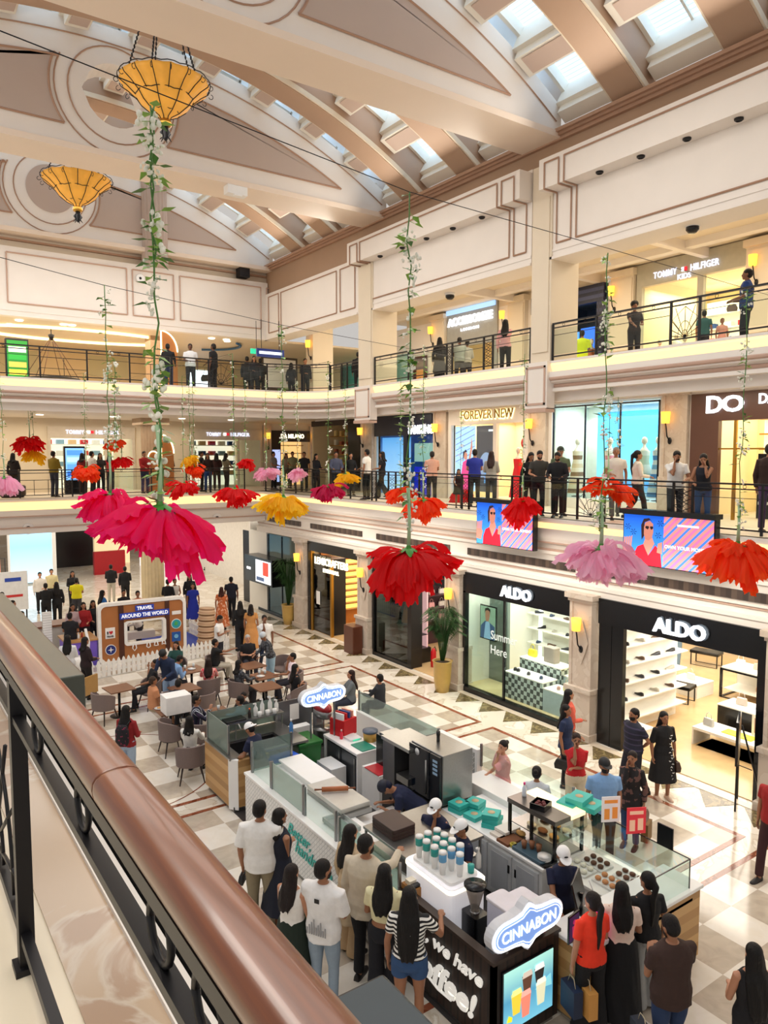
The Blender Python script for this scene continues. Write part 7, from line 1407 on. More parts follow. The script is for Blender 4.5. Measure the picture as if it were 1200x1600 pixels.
# == PEOPLE ==
SKIN={'a':'b98263','b':'9c6a4c','c':'7d5038','d':'c99274','e':'5e3a28'}
def skinm(k):return M(SKIN[k],.5,n=(12,.05),sub=0.,name='skin')
def hairmat(c):
 if ('hair',c) in _m:return _m[('hair',c)]
 m,nt,b=new_mat('hair');L=nt.links.new;tc=nt.nodes.new('ShaderNodeTexCoord');mp=nt.nodes.new('ShaderNodeMapping');mp.inputs['Scale'].default_value=(90,90,5);nz=nt.nodes.new('ShaderNodeTexNoise');nz.inputs['Scale'].default_value=1;nz.inputs['Detail'].default_value=3
 L(tc.outputs['Object'],mp.inputs[0]);L(mp.outputs[0],nz.inputs[0]);r=nt.nodes.new('ShaderNodeValToRGB');L(nz.outputs[0],r.inputs[0]);k=lin(c);r.color_ramp.elements[0].color=tuple(v*.4 for v in k[:3])+(1,);r.color_ramp.elements[1].color=tuple(v*1.7 for v in k[:3])+(1,)
 L(r.outputs[0],b.inputs[0]);b.inputs['Roughness'].default_value=.55;b.inputs['Specular IOR Level'].default_value=.3;bp=nt.nodes.new('ShaderNodeBump');bp.inputs['Strength'].default_value=.9;bp.inputs['Distance'].default_value=.012;L(nz.outputs[0],bp.inputs['Height']);L(bp.outputs[0],b.inputs['Normal'])
 _m[('hair',c)]=m;return m
def cloth(c):
 if not isinstance(c,str):return c
 return M(c,.85,n=(18,.10),bump=.25,name='cloth')
HAIRC='120d0c'
def V3(*a):return Vector(a)
AP={'down':(.23,.03,.82),'front':(.10,.26,1.08),'phone':(.09,.25,1.2),'face':(.05,.13,1.47),'hip':(.19,.02,1.0),'reach':(.2,.5,1.25),'reachlow':(.15,.45,1.0),'rail':(.16,.34,1.06),'cross':(-.06,.2,1.16),'back':(.06,-.17,.98),'bag':(.25,.06,.85),'lap':(.12,.30,.72),'table':(.14,.42,.80),'chin':(.06,.2,1.14),'point':(.12,.62,1.02),'up':(.1,.3,1.4),'work':(.14,.42,1.0),'out':(.34,.3,1.1)}
def rem(o,vox,it=2):
 m=o.modifiers.new('remesh','REMESH');m.mode='VOXEL';m.voxel_size=vox;m.use_smooth_shade=True
 s=o.modifiers.new('smooth','SMOOTH');s.factor=.5;s.iterations=it
 return o
def person(px,py,floor,face,label,h=1.70,sex='m',top=('tee','ffffff'),bot=('trousers','222222'),hair=('short',HAIRC),pose='stand',la='down',ra='down',lean=0.,hy=0.,hp=0.,skin='b',shoe_='1c1818',seat=.46,at=None,group=None,extra=None,build=1.,twist=0.,name='person'):
 if floor==0 and h>1.5 and pose!='sit':h*=1.045;build*=1.05
 if pose!='sit' and at is None and px>380 and px<680 and py>1240:h*=1.05;build*=1.04
 s=h/1.72;sit=pose=='sit'
 heff=h*.755+(.46-.46) if sit else h*(1-.0)
 if lean:heff-=(h-.93*s)*(1-math.cos(math.radians(lean)))
 p0=at if at is not None else G(px,py,floor+heff)
 loc=Vector((p0[0],p0[1],floor));phi=math.atan2(loc.x,loc.y);rz=-(phi+math.radians(face))
 depth=(loc-Vector((0,0,CAM_H))).dot(_f);vox=.0085 if depth<12 else (.012 if depth<18 else .018)
 rnd=random.Random(label)
 o=E(name,label,'person',loc,rz,group);o.scale=(s,s,s)
 F=sex=='f';bw=build
 pz=.56 if sit else .93;dz=pz-.93;L=math.radians(lean)
 def U(p):
  p=Vector(p);q=Vector((p.x,p.y,p.z-.93));c,s_=math.cos(L),math.sin(L)
  return Vector((q.x,q.y*c+q.z*s_,-q.y*s_+q.z*c+pz))
 hyr,hpr=math.radians(hy),math.radians(hp)
 def Hd(p):
  p=Vector(p)-V3(0,0,1.5);p=Matrix.Rotation(-hyr,3,'Z')@(Matrix.Rotation(-hpr,3,'X')@p);return U(p+V3(0,0,1.5))
 prof=[(.84,.13,.10),(.90,.165,.118),(.97,.172,.12),(1.08,.15,.108),(1.2,.16,.118),(1.3,.178,.12),(1.38,.175,.1),(1.43,.13,.078),(1.465,.07,.06)] if not F else [(.84,.13,.105),(.90,.168,.122),(.97,.168,.12),(1.08,.128,.098),(1.18,.138,.112),(1.27,.148,.13),(1.36,.155,.1),(1.42,.11,.072),(1.455,.058,.05)]
 def ring(z,rx,ry,k=1.,add=0.,n=18,f=U,yo=0.,wob=0.):return [f((rx*bw*k*math.cos(t)+add*math.cos(t),ry*bw*k*math.sin(t)+add*math.sin(t)+yo+(wob*math.sin(t*5+z*9)),z)) for t in [2*PI*j/n for j in range(n)]]
 mb=MB();mb.rings([ring(z,a,b,.93) for z,a,b in prof])
 mb.tube([U((0,-.01,1.42)),Hd((0,.0,1.53))],[.05 if not F else .043,.048 if not F else .04],12)
 def hell(c,r,nu=12,nv=10):return mb.ell((0,0,0),r,nu,nv) if 0 else _he(mb,c,r,nu,nv)
 def _he(mb_,c,r,nu=14,nv=10):
  v=[];fs=[]
  for i in range(nv+1):
   t=PI*i/nv
   for j in range(nu):a=2*PI*j/nu;v.append(Hd((c[0]+r[0]*math.sin(t)*math.cos(a),c[1]+r[1]*math.sin(t)*math.sin(a),c[2]+r[2]*math.cos(t))))
  for i in range(nv):
   for j in range(nu):fs.append((i*nu+j,(i+1)*nu+j,(i+1)*nu+(j+1)%nu,i*nu+(j+1)%nu))
  mb_.add(v,fs,True)
 _he(mb,(0,0,1.615),(.074,.092,.102));_he(mb,(0,.022,1.555),(.054,.066,.062));_he(mb,(0,.098,1.588),(.013,.02,.024),8,6)
 _he(mb,(.076,-.005,1.59),(.012,.02,.03),8,6);_he(mb,(-.076,-.005,1.59),(.012,.02,.03),8,6);_he(mb,(0,.086,1.545),(.024,.012,.012),8,6);_he(mb,(0,.075,1.512),(.022,.018,.016),8,6)
 shx=.175*(1 if not F else .88)*bw;arms={}
 for sg,spec in ((1,ra),(-1,la)):
  S0=U((sg*shx,-.005,1.385));t=AP[spec] if isinstance(spec,str) else spec
  T=Vector((sg*t[0],t[1],t[2]))
  if sit and (isinstance(spec,str) and spec in ('face','chin','phone','front','cross','up')):T=U(T)
  elif spec in ('cross','face','chin','hip','back','down') and isinstance(spec,str):T=U(T) if spec!='down' else Vector((sg*.24,.03+math.sin(L)*.35,.82+dz*1.0))
  a,b=.285,.25;d=T-S0;D=min(d.length,a+b-.01);d=d.normalized()*D;T=S0+d
  x=(a*a-b*b+D*D)/(2*D);hh=math.sqrt(max(0,a*a-x*x));pole=Vector((sg*.55,-.55,-.75));pole=(pole-d.normalized()*pole.dot(d.normalized())).normalized();Eb=S0+d.normalized()*x+pole*hh
  arms[sg]=(S0,Eb,T)
  mb.tube([S0-V3(sg*.03,0,0),S0,S0.lerp(Eb,.5),Eb,Eb.lerp(T,.35),T],[.045,.05,.042,.036,.037,.024],10)
  hd=(T-Eb).normalized();side=hd.cross(Vector((0,0,1)));
  if side.length<.2:side=hd.cross(Vector((0,1,0)))
  if abs(hd.z)>.6:side=Vector((0,1,0));side=(side-hd*side.dot(hd)).normalized()
  side.normalize();nrm=side.cross(hd).normalized()
  if (nrm.x*sg)>0 and abs(hd.z)>.6:nrm=-nrm
  elif abs(hd.z)<=.6 and nrm.z>0:nrm=-nrm
  mb.tube([T-hd*.01,T+hd*.03,T+hd*.075,T+hd*.09],[(.022,.018),(.034,.016),(.038,.014),(.03,.010)],10) if 0 else None
  pr=[]
  for q,w_,th in ((0,.022,.018),(.03,.034,.016),(.07,.038,.014),(.088,.033,.010)):
   c=T+hd*q;pr.append([c+side*w_*math.cos(2*PI*j/10)+nrm*th*math.sin(2*PI*j/10) for j in range(10)])
  mb.rings(pr)
  fr=.0085 if vox<.01 else .0105
  for i,fl in enumerate((.062,.072,.068,.052)):
   b0=T+hd*.078+side*(.027-.018*i);mb.tube([b0,b0+hd*fl*.5+nrm*.006,b0+hd*fl*.85+nrm*.026,b0+hd*fl*.95+nrm*.042],[fr,fr*.95,fr*.85,fr*.7],6)
  tb=T+hd*.02+side*.024;mb.tube([tb,tb+hd*.03+side*.022+nrm*.01,tb+hd*.062+side*.022+nrm*.02],[fr*1.25,fr*1.1,fr*.85],6)
 legs={};ph=rnd.choice((-1,1))
 for sg in (1,-1):
  hp_=V3(sg*.088*bw,0,pz-.03)
  if sit:kn=V3(sg*.12,.42,.50);an=V3(sg*.13,.40+(.06 if sg==ph else-.04),.07)
  elif pose=='walk':kn=V3(sg*.09,.14 if sg==ph else-.02,.5);an=V3(sg*.085,.2 if sg==ph else-.27,.07 if sg==ph else .13)
  elif pose=='recline':hp_=V3(sg*.088,0,pz-.03);kn=V3(sg*.11,.42,.5);an=V3(sg*.1,.8,.1)
  else:kn=V3(sg*.1,.015+(.03 if sg==ph else 0),.5);an=V3(sg*(.105 if sg==ph else .1),-.015+(.03 if sg==ph else 0),.07)
  if pose=='recline':pass
  legs[sg]=(hp_,kn,an)
  mb.tube([hp_+V3(0,0,.04),hp_,hp_.lerp(kn,.5),kn,kn.lerp(an,.3),an,an+V3(0,0,-.03)],[.075,.08*bw,.068*bw,.05,.053,.034,.036],12)
  fd=V3(0,1,0);mb.tube([an+V3(0,-.03,-.03),an+V3(0,.03,-.02),an+V3(0,.11,-.045),an+V3(0,.16,-.052)],[.03,.034,.028,.015],8)
 rem(mb.build('body',skinm(skin),o),vox)
 gv=max(.011,vox)
 bt,bc=bot;bm=cloth(bc) if bt!='none' else None
 if bt in ('trousers','wide','jeans','shorts'):
  mb=MB();pr=[(z,a,b) for z,a,b in prof if .83<z<1.0] if not sit else []
  if not sit:mb.rings([ring(z,a,b,1.0,.012) for z,a,b in pr]+[ring(1.02,.155,.11,1.0,.012)])
  else:mb.rings([ring(z,a,b,1.0,.014) for z,a,b in prof if .83<z<1.1])
  for sg in (1,-1):
   hp_,kn,an=legs[sg];wd={'trousers':(.092,.068,.062),'jeans':(.09,.062,.055),'wide':(.096,.09,.12),'shorts':(.1,.098,.09)}[bt]
   if bt=='shorts':
    e=hp_.lerp(kn,.52 if extra!='mini' else .38);mb.tube([hp_+V3(0,0,.05),hp_,e],[.08,.097*bw,.092*bw],14)
   else:
    e=an+V3(0,0,.015 if bt!='wide' else-.03);mb.tube([hp_+V3(0,0,.05),hp_,hp_.lerp(kn,.5),kn,kn.lerp(e,.45),e],[.08,wd[0]*bw,.082*bw,wd[1],(wd[1]+wd[2])/2,wd[2]],14)
  rem(mb.build('trousers' if bt!='shorts' else 'shorts',bm,o),gv)
 elif bt=='skirt':
  mb=MB();z1=extra if isinstance(extra,float) else .45
  if not sit:mb.rings([ring(1.06,.14,.1,1,.014),ring(.97,.17,.12,1,.02),ring(.8,.19,.15,1,.02,wob=.008),ring((z1+.8)/2,.215,.18,1,.02,wob=.014,f=lambda p:Vector(p)),ring(z1,.245,.21,1,.02,wob=.02,f=lambda p:Vector(p))])
  else:
   hp_,kn,an=legs[1];mb.rings([ring(z,a,b,1.0,.014) for z,a,b in prof if .83<z<1.1])
   for sg in (1,-1):hp_,kn,an=legs[sg];mb.tube([hp_,kn,an+V3(0,0,.12)],[.11,.1,.11],12)
  rem(mb.build('skirt',bm,o),gv)
 tt,tc=top[0],top[1];tm=cloth(tc);hem=top[2] if len(top)>2 else (.9 if tt!='dress' else .32)
 mb=MB();loose=.016 if not F else .012
 rr=[ring(z,a,b,1.02,loose+(.006 if z<1.15 and not F else 0),wob=.003 if z<1.3 else 0) for z,a,b in prof if z>=max(.89,hem)]
 if tt in ('tank','sleeveless'):rr=rr[:-1]
 if hem<.88 and not sit:
  lows=[]
  for k in range(5):
   z=.88-(.88-hem)*(k+1)/5;fl=.02+.09*(k+1)/5*(1 if F else .6);lows.append(ring(z,.165,.13,1,fl*(.9-hem)*1.6+.015,wob=.012*(k+1)/5,f=(lambda p:Vector((p[0],p[1]+0,p[2]))) if not lean else U))
  rr=lows[::-1]+rr
 mb.rings(rr)
 sl={'tee':.62,'polo':.62,'long':1.95,'jacket':1.95,'dress':top[3] if len(top)>3 else .8,'sleeveless':0,'tank':0,'kurta':1.6,'crop':.5,'oversize':.85}[tt]
 for sg in (1,-1):
  S0,Eb,T=arms[sg]
  if sl>0:
   r0_,r1_=(.068,.064) if tt!='oversize' else (.08,.085)
   if F:r0_*=.88;r1_*=.9
   if sl<=1:mb.tube([U((sg*shx*.62,-.005,1.375)),S0+V3(0,0,.0),S0.lerp(Eb,sl)],[r0_*.95,r0_,r1_],14)
   else:q=Eb.lerp(T,min(1,sl-1));mb.tube([U((sg*shx*.62,-.005,1.375)),S0,S0.lerp(Eb,.6),Eb,Eb.lerp(q,.5),q],[r0_*.95,r0_,.056,.052,.046,.042],14)
  else:mb.tube([U((sg*shx*.5,-.005,1.37)),U((sg*shx*.95,-.005,1.39))],[.06,.05],12)
 nm={'tee':'tshirt','polo':'shirt','long':'shirt','jacket':'jacket','dress':'dress','sleeveless':'top','tank':'top','kurta':'kurta','crop':'tshirt','oversize':'tshirt'}[tt]
 rem(mb.build(nm,tm,o),gv)
 if tt in ('polo','jacket'):
  MB().tube([U((.062*math.cos(t),.055*math.sin(t)-.005,1.455+.02*math.sin(t)*-1)) for t in [2*PI*j/14 for j in range(15)]],.014,6).build('collar',tm,o)
 hs,hc=hair[0],hair[1];hm=hairmat(hc);mb=MB()
 if hs!='bald':
  _he(mb,(0,-.014,1.642),(.083,.096,.088));_he(mb,(0,-.035,1.6),(.08,.078,.085))
  if hs=='beardless':pass
  if hs in ('long','verylong','medium'):
   zb={'medium':1.36,'long':1.2,'verylong':1.0}[hs]
   mb.rings([[Hd((rx*math.cos(t),y+ry*math.sin(t)+.006*math.sin(6*t),z)) if z>1.42 else U((rx*math.cos(t)*(1+.06*math.sin(3*t)),y+ry*math.sin(t)*(1+.25*math.sin(7*t+z*6)),z+(.035*math.sin(5*t) if z<zb+.03 else 0))) for t in [2*PI*j/16 for j in range(16)]] for z,rx,ry,y in ((1.66,.07,.06,-.04),(1.58,.096,.078,-.03),(1.48,.108,.065,-.05),(1.38,.125,.052,-.098),((1.38+zb)/2,.118,.045,-.128),(zb+.06,.10,.034,-.15),(zb,.07,.02,-.16)) if z<=1.7 and (z>zb-.001)])
  if hs=='bun':_he(mb,(0,-.115,1.66),(.042,.04,.042))
  if hs in ('ponytail','braid'):mb.tube([Hd((0,-.09,1.65)),Hd((0,-.135,1.6)),U((0,-.14,1.45)),U((0,-.145,1.28)),U((0,-.13,1.1 if hs=='ponytail' else 1.0))],[.03,.036,.036,.03,.01],10)
  if hs=='afro':_he(mb,(0,-.02,1.66),(.11,.11,.1))
  rem(mb.build('hair',hm,o),max(.011,vox),1)
 hw=hair[2] if len(hair)>2 else None
 if hw:
  kind,cc=hw;cm=M(cc,.6,n=(10,.05));mb=MB()
  if kind in ('cap','capback'):
   sg=1 if kind=='cap' else-1
   vv=[]
   for i in range(7):
    t=PI/2*i/6;vv.append([Hd((.092*math.cos(a)*math.cos(t),-.008+.107*math.sin(a)*math.cos(t),1.635+.105*math.sin(t))) for a in [2*PI*j/18 for j in range(18)]])
   mb.rings(vv,caps=False);a0=[i*PI/10 for i in range(11)]
   top_=[Hd((.08*math.cos(a),sg*(.075+.105*math.sin(a)),1.642-.018*math.sin(a))) for a in a0];botm=[Hd((.08*math.cos(a),sg*(.075+.105*math.sin(a)),1.634-.018*math.sin(a))) for a in a0]
   n=11;mb.add(top_+botm,[tuple(range(n)),tuple(range(2*n-1,n-1,-1))]+[(i,i+n,i+n+1,i+1) for i in range(n-1)]+[(n-1,2*n-1,n,0)]);mb.build('cap',cm,o)
   if cc=='f4f4f4':m2=MB();_he(m2,(0,sg*.098,1.675),(.03,.008,.014),10,6);m2.build('badge',BLACK,o)
  elif kind in ('beanie','turban','net'):
   _he(mb,(0,-.008,1.66),(.094 if kind!='net' else .088,.108 if kind!='net' else .1,.095));mb.build({'beanie':'beanie','turban':'turban','net':'hair_net'}[kind],cm,o)
 if face>75 or face<-75 or abs(hy)>40:
  if depth<26:
   for sg in (1,-1):
    m2=MB();_he(m2,(sg*.03,.082,1.607),(.012,.008,.007),8,6);m2.build('eye',M('140c0a',.3),o);m2=MB();_he(m2,(sg*.031,.085,1.628),(.018,.006,.004),8,4);m2.build('eyebrow',M('1a100c',.6),o)
   m2=MB();_he(m2,(0,.096,1.545),(.022,.006,.006),8,4);m2.build('mouth',M('8a3a34' if F else '7a4238',.5),o)
 if shoe_:
  for sg in (1,-1):
   hp_,kn,an=legs[sg];mb=MB()
   mb.rings([[an+V3(w_*math.cos(t),y,-.07+z0+max(0,hh*math.sin(t))) if math.sin(t)>0 else an+V3(w_*math.cos(t),y,-.07+.0) for t in [2*PI*j/12 for j in range(12)]] for y,w_,hh,z0 in ((-.07,.03,.07,0),(-.04,.042,.08,0),(.03,.044,.085,0),(.11,.048,.055,0),(.17,.04,.04,0),(.2,.02,.025,0))]);mb.build('shoe',M(shoe_,.5,n=(12,.1)),o)
 o['hand_r']=0
 mw=Matrix.Translation(loc)@Matrix.Rotation(rz,4,'Z')@Matrix.Scale(s,4);del o['hand_r']
 o_info={'L':mw@arms[-1][2],'R':mw@arms[1][2],'loc':loc,'rz':rz,'o':o,'mw':mw,'U':U,'Hd':Hd}
 return o_info
def part_on(info,mb,name,mat):return mb.build(name,mat,info['o'])
def beard(i,full=True):
 mb=MB();Hd=i['Hd']
 mb.add([Hd((.058*math.cos(a)*k,.022+.072*math.sin(a)*k,z)) for z,k in ((1.575,1.0),(1.545,1.08),(1.51,.9),(1.495,.4)) for a in [PI*j/10 for j in range(11)]],[(r*11+j,r*11+j+1,(r+1)*11+j+1,(r+1)*11+j) for r in range(3) for j in range(10)],True);part_on(i,mb,'beard',M('15100e',.8,n=(60,.4)))
def glasses(i):
 Hd=i['Hd'];mb=MB()
 for sg in (1,-1):mb.tube([Hd((sg*.031+.022*math.cos(t),.098,1.607+.017*math.sin(t))) for t in [2*PI*j/10 for j in range(11)]],.003,4);mb.tube([Hd((sg*.053,.098,1.61)),Hd((sg*.078,.0,1.61))],.003,4)
 part_on(i,mb,'glasses',BLACK)
def handbag(i,side,col,label,kind='handbag',drop=.18,s=1.):
 p=i[side];U=None
 o=E(kind,label,'bag',(p.x,p.y,p.z-.08-drop*.3),i['rz'])
 if kind=='shopping_bag':
  MB().box(-.06*s,-.14*s,-.42*s,.06*s,.14*s,-.1*s).build('body',M(col,.6,n=(8,.06)),o);MB().tube([(0,-.08*s,-.11*s),(0,-.04*s,0),(0,.04*s,0),(0,.08*s,-.11*s)],.005,5).build('handle',M('c8b89a',.6),o)
 elif kind=='phone':MB().box(-.037,-.005,-.02,.037,.005,.12).build('case',BLACK,o,bev=.003);MB().box(-.033,-.007,-.01,.033,-.005,.11).build('display',E1('6a7a90',.6),o)
 else:
  MB().rings([[(x*k*s,y*k*s,z) for x,y in ((-.05,-.15),(.05,-.15),(.05,.15),(-.05,.15))] for k,z in ((1,-drop-.2*s),(1.1,-drop-.1*s),(.8,-drop))],sm=False).build('body',M(col,.5,n=(8,.1)),o,bev=.015);MB().tube([(0,-.1*s,-drop),(0,-.04,0),(0,.04,0),(0,.1*s,-drop)],.008,6).build('strap',M(col,.5),o)
 return o
stripeBW=bandmat('black_white_stripes',['f2f0ea','16161a'],2,.045,.8);stripeNV=bandmat('navy_stripes',['161c30','161c30','161c30','c8d0dc','161c30','3a2a4a'],0,.085,.8);stripeNV2=bandmat('navy_wide_stripes',['1a1c30','1a1c30','1a1c30','3a3450'],2,.1,.8)
plaid=checker('pink_check','e8505a','f0b8b0',.06,(0,0,.02),.8,.2)
def printmat(name,c1,c2,sc=6,th=.55):
 m,nt,b=new_mat(name);L=nt.links.new;tc=nt.nodes.new('ShaderNodeTexCoord');nz=nt.nodes.new('ShaderNodeTexNoise');nz.inputs['Scale'].default_value=sc;nz.inputs['Detail'].default_value=4;L(tc.outputs['Object'],nz.inputs[0]);r=nt.nodes.new('ShaderNodeValToRGB');r.color_ramp.interpolation='CONSTANT';L(nz.outputs[0],r.inputs[0]);r.color_ramp.elements[0].color=lin(c1);r.color_ramp.elements[1].color=lin(c2);r.color_ramp.elements[1].position=th;L(r.outputs[0],b.inputs[0]);b.inputs['Roughness'].default_value=.85;return m
floral=printmat('dark_floral_print','1e1a1c','6a4a44',9);orangef=printmat('orange_floral_print','c86a3a','e8b090',12);greyp=printmat('grey_pattern_print','2c2e34','5a5c62',14,.5)
g0=0.
# ---- queue at the kiosk, backs to the camera ----
I=person(406,1250,0,15,'man in a plain white tee and khaki trousers holding a black bag',1.80,'m',('oversize','f0eeea',.86),('trousers','8d8168'),skin='b',la='down',ra='rail',hy=15);handbag(I,'L','141416','small black bag held low by the man in the plain white tee',s=.7,drop=.02)
person(437,1263,0,60,'woman in a dark navy sleeveless dress looking right beside the man in white tee',1.66,'f',('dress','141829',.35,0),('none',''),('medium',HAIRC),ra='cross',la='down',skin='b')
I=person(456,1350,0,40,'woman in a white sleeveless top with a strapped bag, profile to the right',1.60,'f',('sleeveless','ece8e2',.92),('skirt','17261c'),('long','1a100e'),la='front',ra='front',extra=.4,skin='a');handbag(I,'L','1c5a3a','green and black bag of the woman in the white sleeveless top',drop=.05)
I=person(505,1343,0,30,'man in a white tee with a grey city print and light jeans',1.74,'m',('oversize','eceae8',.84),('jeans','8fa0b0'),skin='b',la='front',ra='front',hy=25);beard(I)
MB().quad(*[I['mw'].inverted()@(I['mw']@Vector(p)) for p in ((-.03,-.148,1.3),(.03,-.148,1.3),(.03,-.148,1.35),(-.03,-.148,1.35))]).build('print',BLACK,I['o'])
tall=MB()
for k in range(9):tall.box(-.12+k*.028,-.165,.95,-.105+k*.028,-.158,1.02+.12*((k*37)%7)/7)
tall.build('print',M('9a9a9c',.8),I['o'])
person(548,1288,0,50,'woman with long dark hair in a long beige kurta and trousers',1.66,'f',('kurta','c8b08e',.5),('wide','b89a74'),('long',HAIRC),ra='front',la='down',skin='a')
I=person(572,1304,0,28,'bearded man in a cream shirt and black trousers reaching his right hand to the counter',1.80,'m',('long','c9bda8',.82),('trousers','15151a'),ra=(.15,.6,1.3),la='down',hy=25,skin='b',build=1.06);beard(I)
person(601,1350,0,15,'woman with waist long black hair in a pale yellow tee and wide navy trousers',1.68,'f',('tee','e6dfb4',.98),('wide','14161f'),('long','0d0a0a'),ra='front',la='front',skin='b')
person(640,1385,0,8,'woman with very long black hair in a striped tee and denim shorts',1.70,'f',('tee',stripeBW,.95),('shorts','2e4d78'),('verylong','0c0909'),ra=(.3,.34,1.2),la='down',extra='mini',skin='b',shoe_='1a1a1c')
# ---- kiosk staff ----
NAVY='121a3a'
person(682,1248,0,-150,'kiosk worker in a navy shirt and white cap with hand near the mouth',1.66,'m',('tee',NAVY),('trousers','15161c'),('short',HAIRC,('cap','f4f4f4')),ra='front',la='face',hp=15)
person(700,1290,0,-160,'kiosk worker in navy with a hair net bending over the cups',1.66,'f',('tee',NAVY),('trousers','15161c'),('short',HAIRC,('net','8a8684')),ra='work',la='work',lean=14,hp=18,skin='b')
person(724,1280,0,-120,'kiosk worker in navy with a white cap behind the one with the hair net',1.62,'f',('tee',NAVY),('trousers','15161c'),('short',HAIRC,('cap','f4f4f4')),ra='front',la='front',hp=20)
person(560,1211,0,-95,'kiosk worker in navy bending low over the white work table',1.70,'m',('tee',NAVY),('trousers','15161c'),('short','0f1430',('beanie','10142a')),ra=(.12,.62,1.0),la=(.12,.58,1.0),lean=52,hp=25,at=(7.25,9.3,0))
person(404,1131,0,-60,'kiosk worker in navy with a white cap at the sink',1.62,'m',('tee',NAVY),('trousers','15161c'),('short',HAIRC,('capback','f4f4f4')),ra='work',la='work',lean=15,hp=15)
person(879,1321,0,160,'cashier in navy with a white cap behind the till screen',1.62,'f',('tee',NAVY),('trousers','15161c'),('short',HAIRC,('cap','f4f4f4')),ra='work',la='work',hp=18,skin='b')
# ---- order queue on the right ----
I=person(926,1394,0,-35,'woman with a long ponytail in a bright orange red tee and black trousers',1.66,'f',('tee','f23a1c'),('wide','101014'),('ponytail','1a100e'),ra='front',la='down',skin='a',hy=-15);handbag(I,'L','1d2c48','navy paper shopping bag held by the woman in the orange red tee','shopping_bag');J=dict(I);J['L']=I['L']+Vector((.12,-.12,0));handbag(J,'L','d89a4e','tan paper shopping bag held by the woman in the orange red tee','shopping_bag')
person(972,1378,0,-10,'woman with long loose black hair in a pale pink tee and long black skirt',1.66,'f',('tee','ecd3c4'),('skirt','0e0e12'),('long','0d0a0a'),ra='front',la='front',extra=.1,skin='b')
person(1012,1362,0,-30,'woman with a black ponytail in a black tee and grey trousers',1.66,'f',('tee','101014'),('wide','9a9a98'),('ponytail','0d0a0a'),ra='down',la='front',skin='b',hy=-20)
I=person(1052,1433,0,-35,'man in a dark brown tee and jeans looking at his phone',1.76,'m',('tee','3a2620',.84),('jeans','24385c'),ra='phone',la='phone',hy=-10,hp=20,skin='b',build=1.1);beard(I);handbag(I,'L','2a2c34','phone in the hand of the man in the dark brown tee','phone');J=dict(I);J['L']=I['loc']+Vector((-.35,.1,.95));handbag(J,'L','1f2836','dark navy shopping bag beside the man in the dark brown tee','shopping_bag')
person(1178,1474,0,-30,'woman with long wavy black hair and a tan strapped bag at the bottom right',1.66,'f',('sleeveless','141216'),('trousers','1a1a20'),('verylong','0d0a0a'),la='front',ra='down',skin='a')
# ---- people on the far side of the kiosk ----
person(786,1157,0,-120,'woman in a loose pink shirt with her hand at her chin beside the tiled wall',1.60,'f',('oversize','e3a3a2',.75),('trousers','cfc0a2'),('bun',HAIRC),la='face',ra='front',hy=-20,skin='d')
person(839,1197,0,10,'woman with black tied hair in a pale blue white top behind the display case',1.60,'f',('tee','cdd2dc'),('trousers','3a3a44'),('bun','0d0a0a'),la='front',ra='front',skin='b')
I=person(901,1146,0,170,'woman in a red top and cream trousers with a hand to her mouth',1.66,'f',('tee','c01c24',.95),('wide','d6c8ae'),('short','2a1a14'),ra='face',la='cross',skin='b');glasses(I)
person(889,1077,0,70,'woman in a coral top standing behind the woman in navy by the pilaster',1.68,'f',('long','d8604c'),('trousers','1e1e26'),('long','0f0b0b'),la='down',ra='front',skin='b')
I=person(885,1101,0,110,'woman in a navy top with a shoulder bag by the pilaster',1.64,'f',('tee','1c2a4c',.85),('trousers','17171d'),('long','0f0b0b'),la='front',ra='down',skin='b');handbag(I,'R','141418','black handbag hanging from the hand of the woman in navy',drop=.1)
I=person(945,1185,0,165,'man in a light blue polo and black cap with a black face mask',1.72,'m',('polo','7ea6d6',.86),('trousers','17171d'),('short',HAIRC,('cap','14161a')),la='down',ra='down',skin='b',build=1.1,hy=-10);beard(I)
I=person(988,1174,0,-165,'woman in a dark patterned jacket holding a brown handbag and paper bag',1.62,'f',('jacket',floral,.7),('jeans','27406a'),('short','1c1210'),ra='face',la='down',skin='b');handbag(I,'L','5e3a28','brown handbag of the woman in the dark patterned jacket',drop=.05);J=dict(I);J['L']=I['loc']+Vector((.32,-.1,.62));handbag(J,'L','7a5a2a','brown paper bag carried by the woman in the dark patterned jacket','shopping_bag')
I=person(991,1107,0,-130,'bearded man in a navy striped polo walking with hands behind his back',1.74,'m',('polo',stripeNV2),('trousers','1b1b26'),la='back',ra='back',pose='walk',skin='b',build=1.05);beard(I)
I=person(1038,1112,0,150,'woman in a long black dress with a white pattern down one side',1.68,'f',('dress','0e0d10',.38,.95),('none',''),('long','0f0b0b'),la='down',ra='down',skin='b',shoe_='d8b8a0');handbag(I,'L','3a2418','dark brown handbag of the woman in the black dress',drop=.02)
mb=MB()
for k in range(16):mb.tube([(-.10+.03*math.sin(k*2.3)+q*.02,.142+.12*max(0,(1.1-(1.3-k*.055)))**1.2+.006,1.3-k*.055+.015*math.sin(q*3+k)) for q in range(3)],.007,4)
mb.build('white_pattern',WHITE,I['o'])
person(1213,1204,0,-150,'person in red with a black backpack cut off by the right picture edge',1.72,'m',('tee','9c1c1c'),('trousers','3a1a1c'),la='down',ra='down',pose='walk',skin='b')
for q in ((1030,992,'d8d0c4','person in blue jeans inside the open shoe shop, left one'),(1057,996,'4a5a70','person in blue jeans inside the open shoe shop, right one')):
 p=G(q[0],q[1]+48,0);person(0,0,0,10 if q[0]<1040 else 60,q[3],1.72,'f',('tee',q[2]),('jeans','6a8296'),('long',HAIRC),at=p,ra='front',la='front')
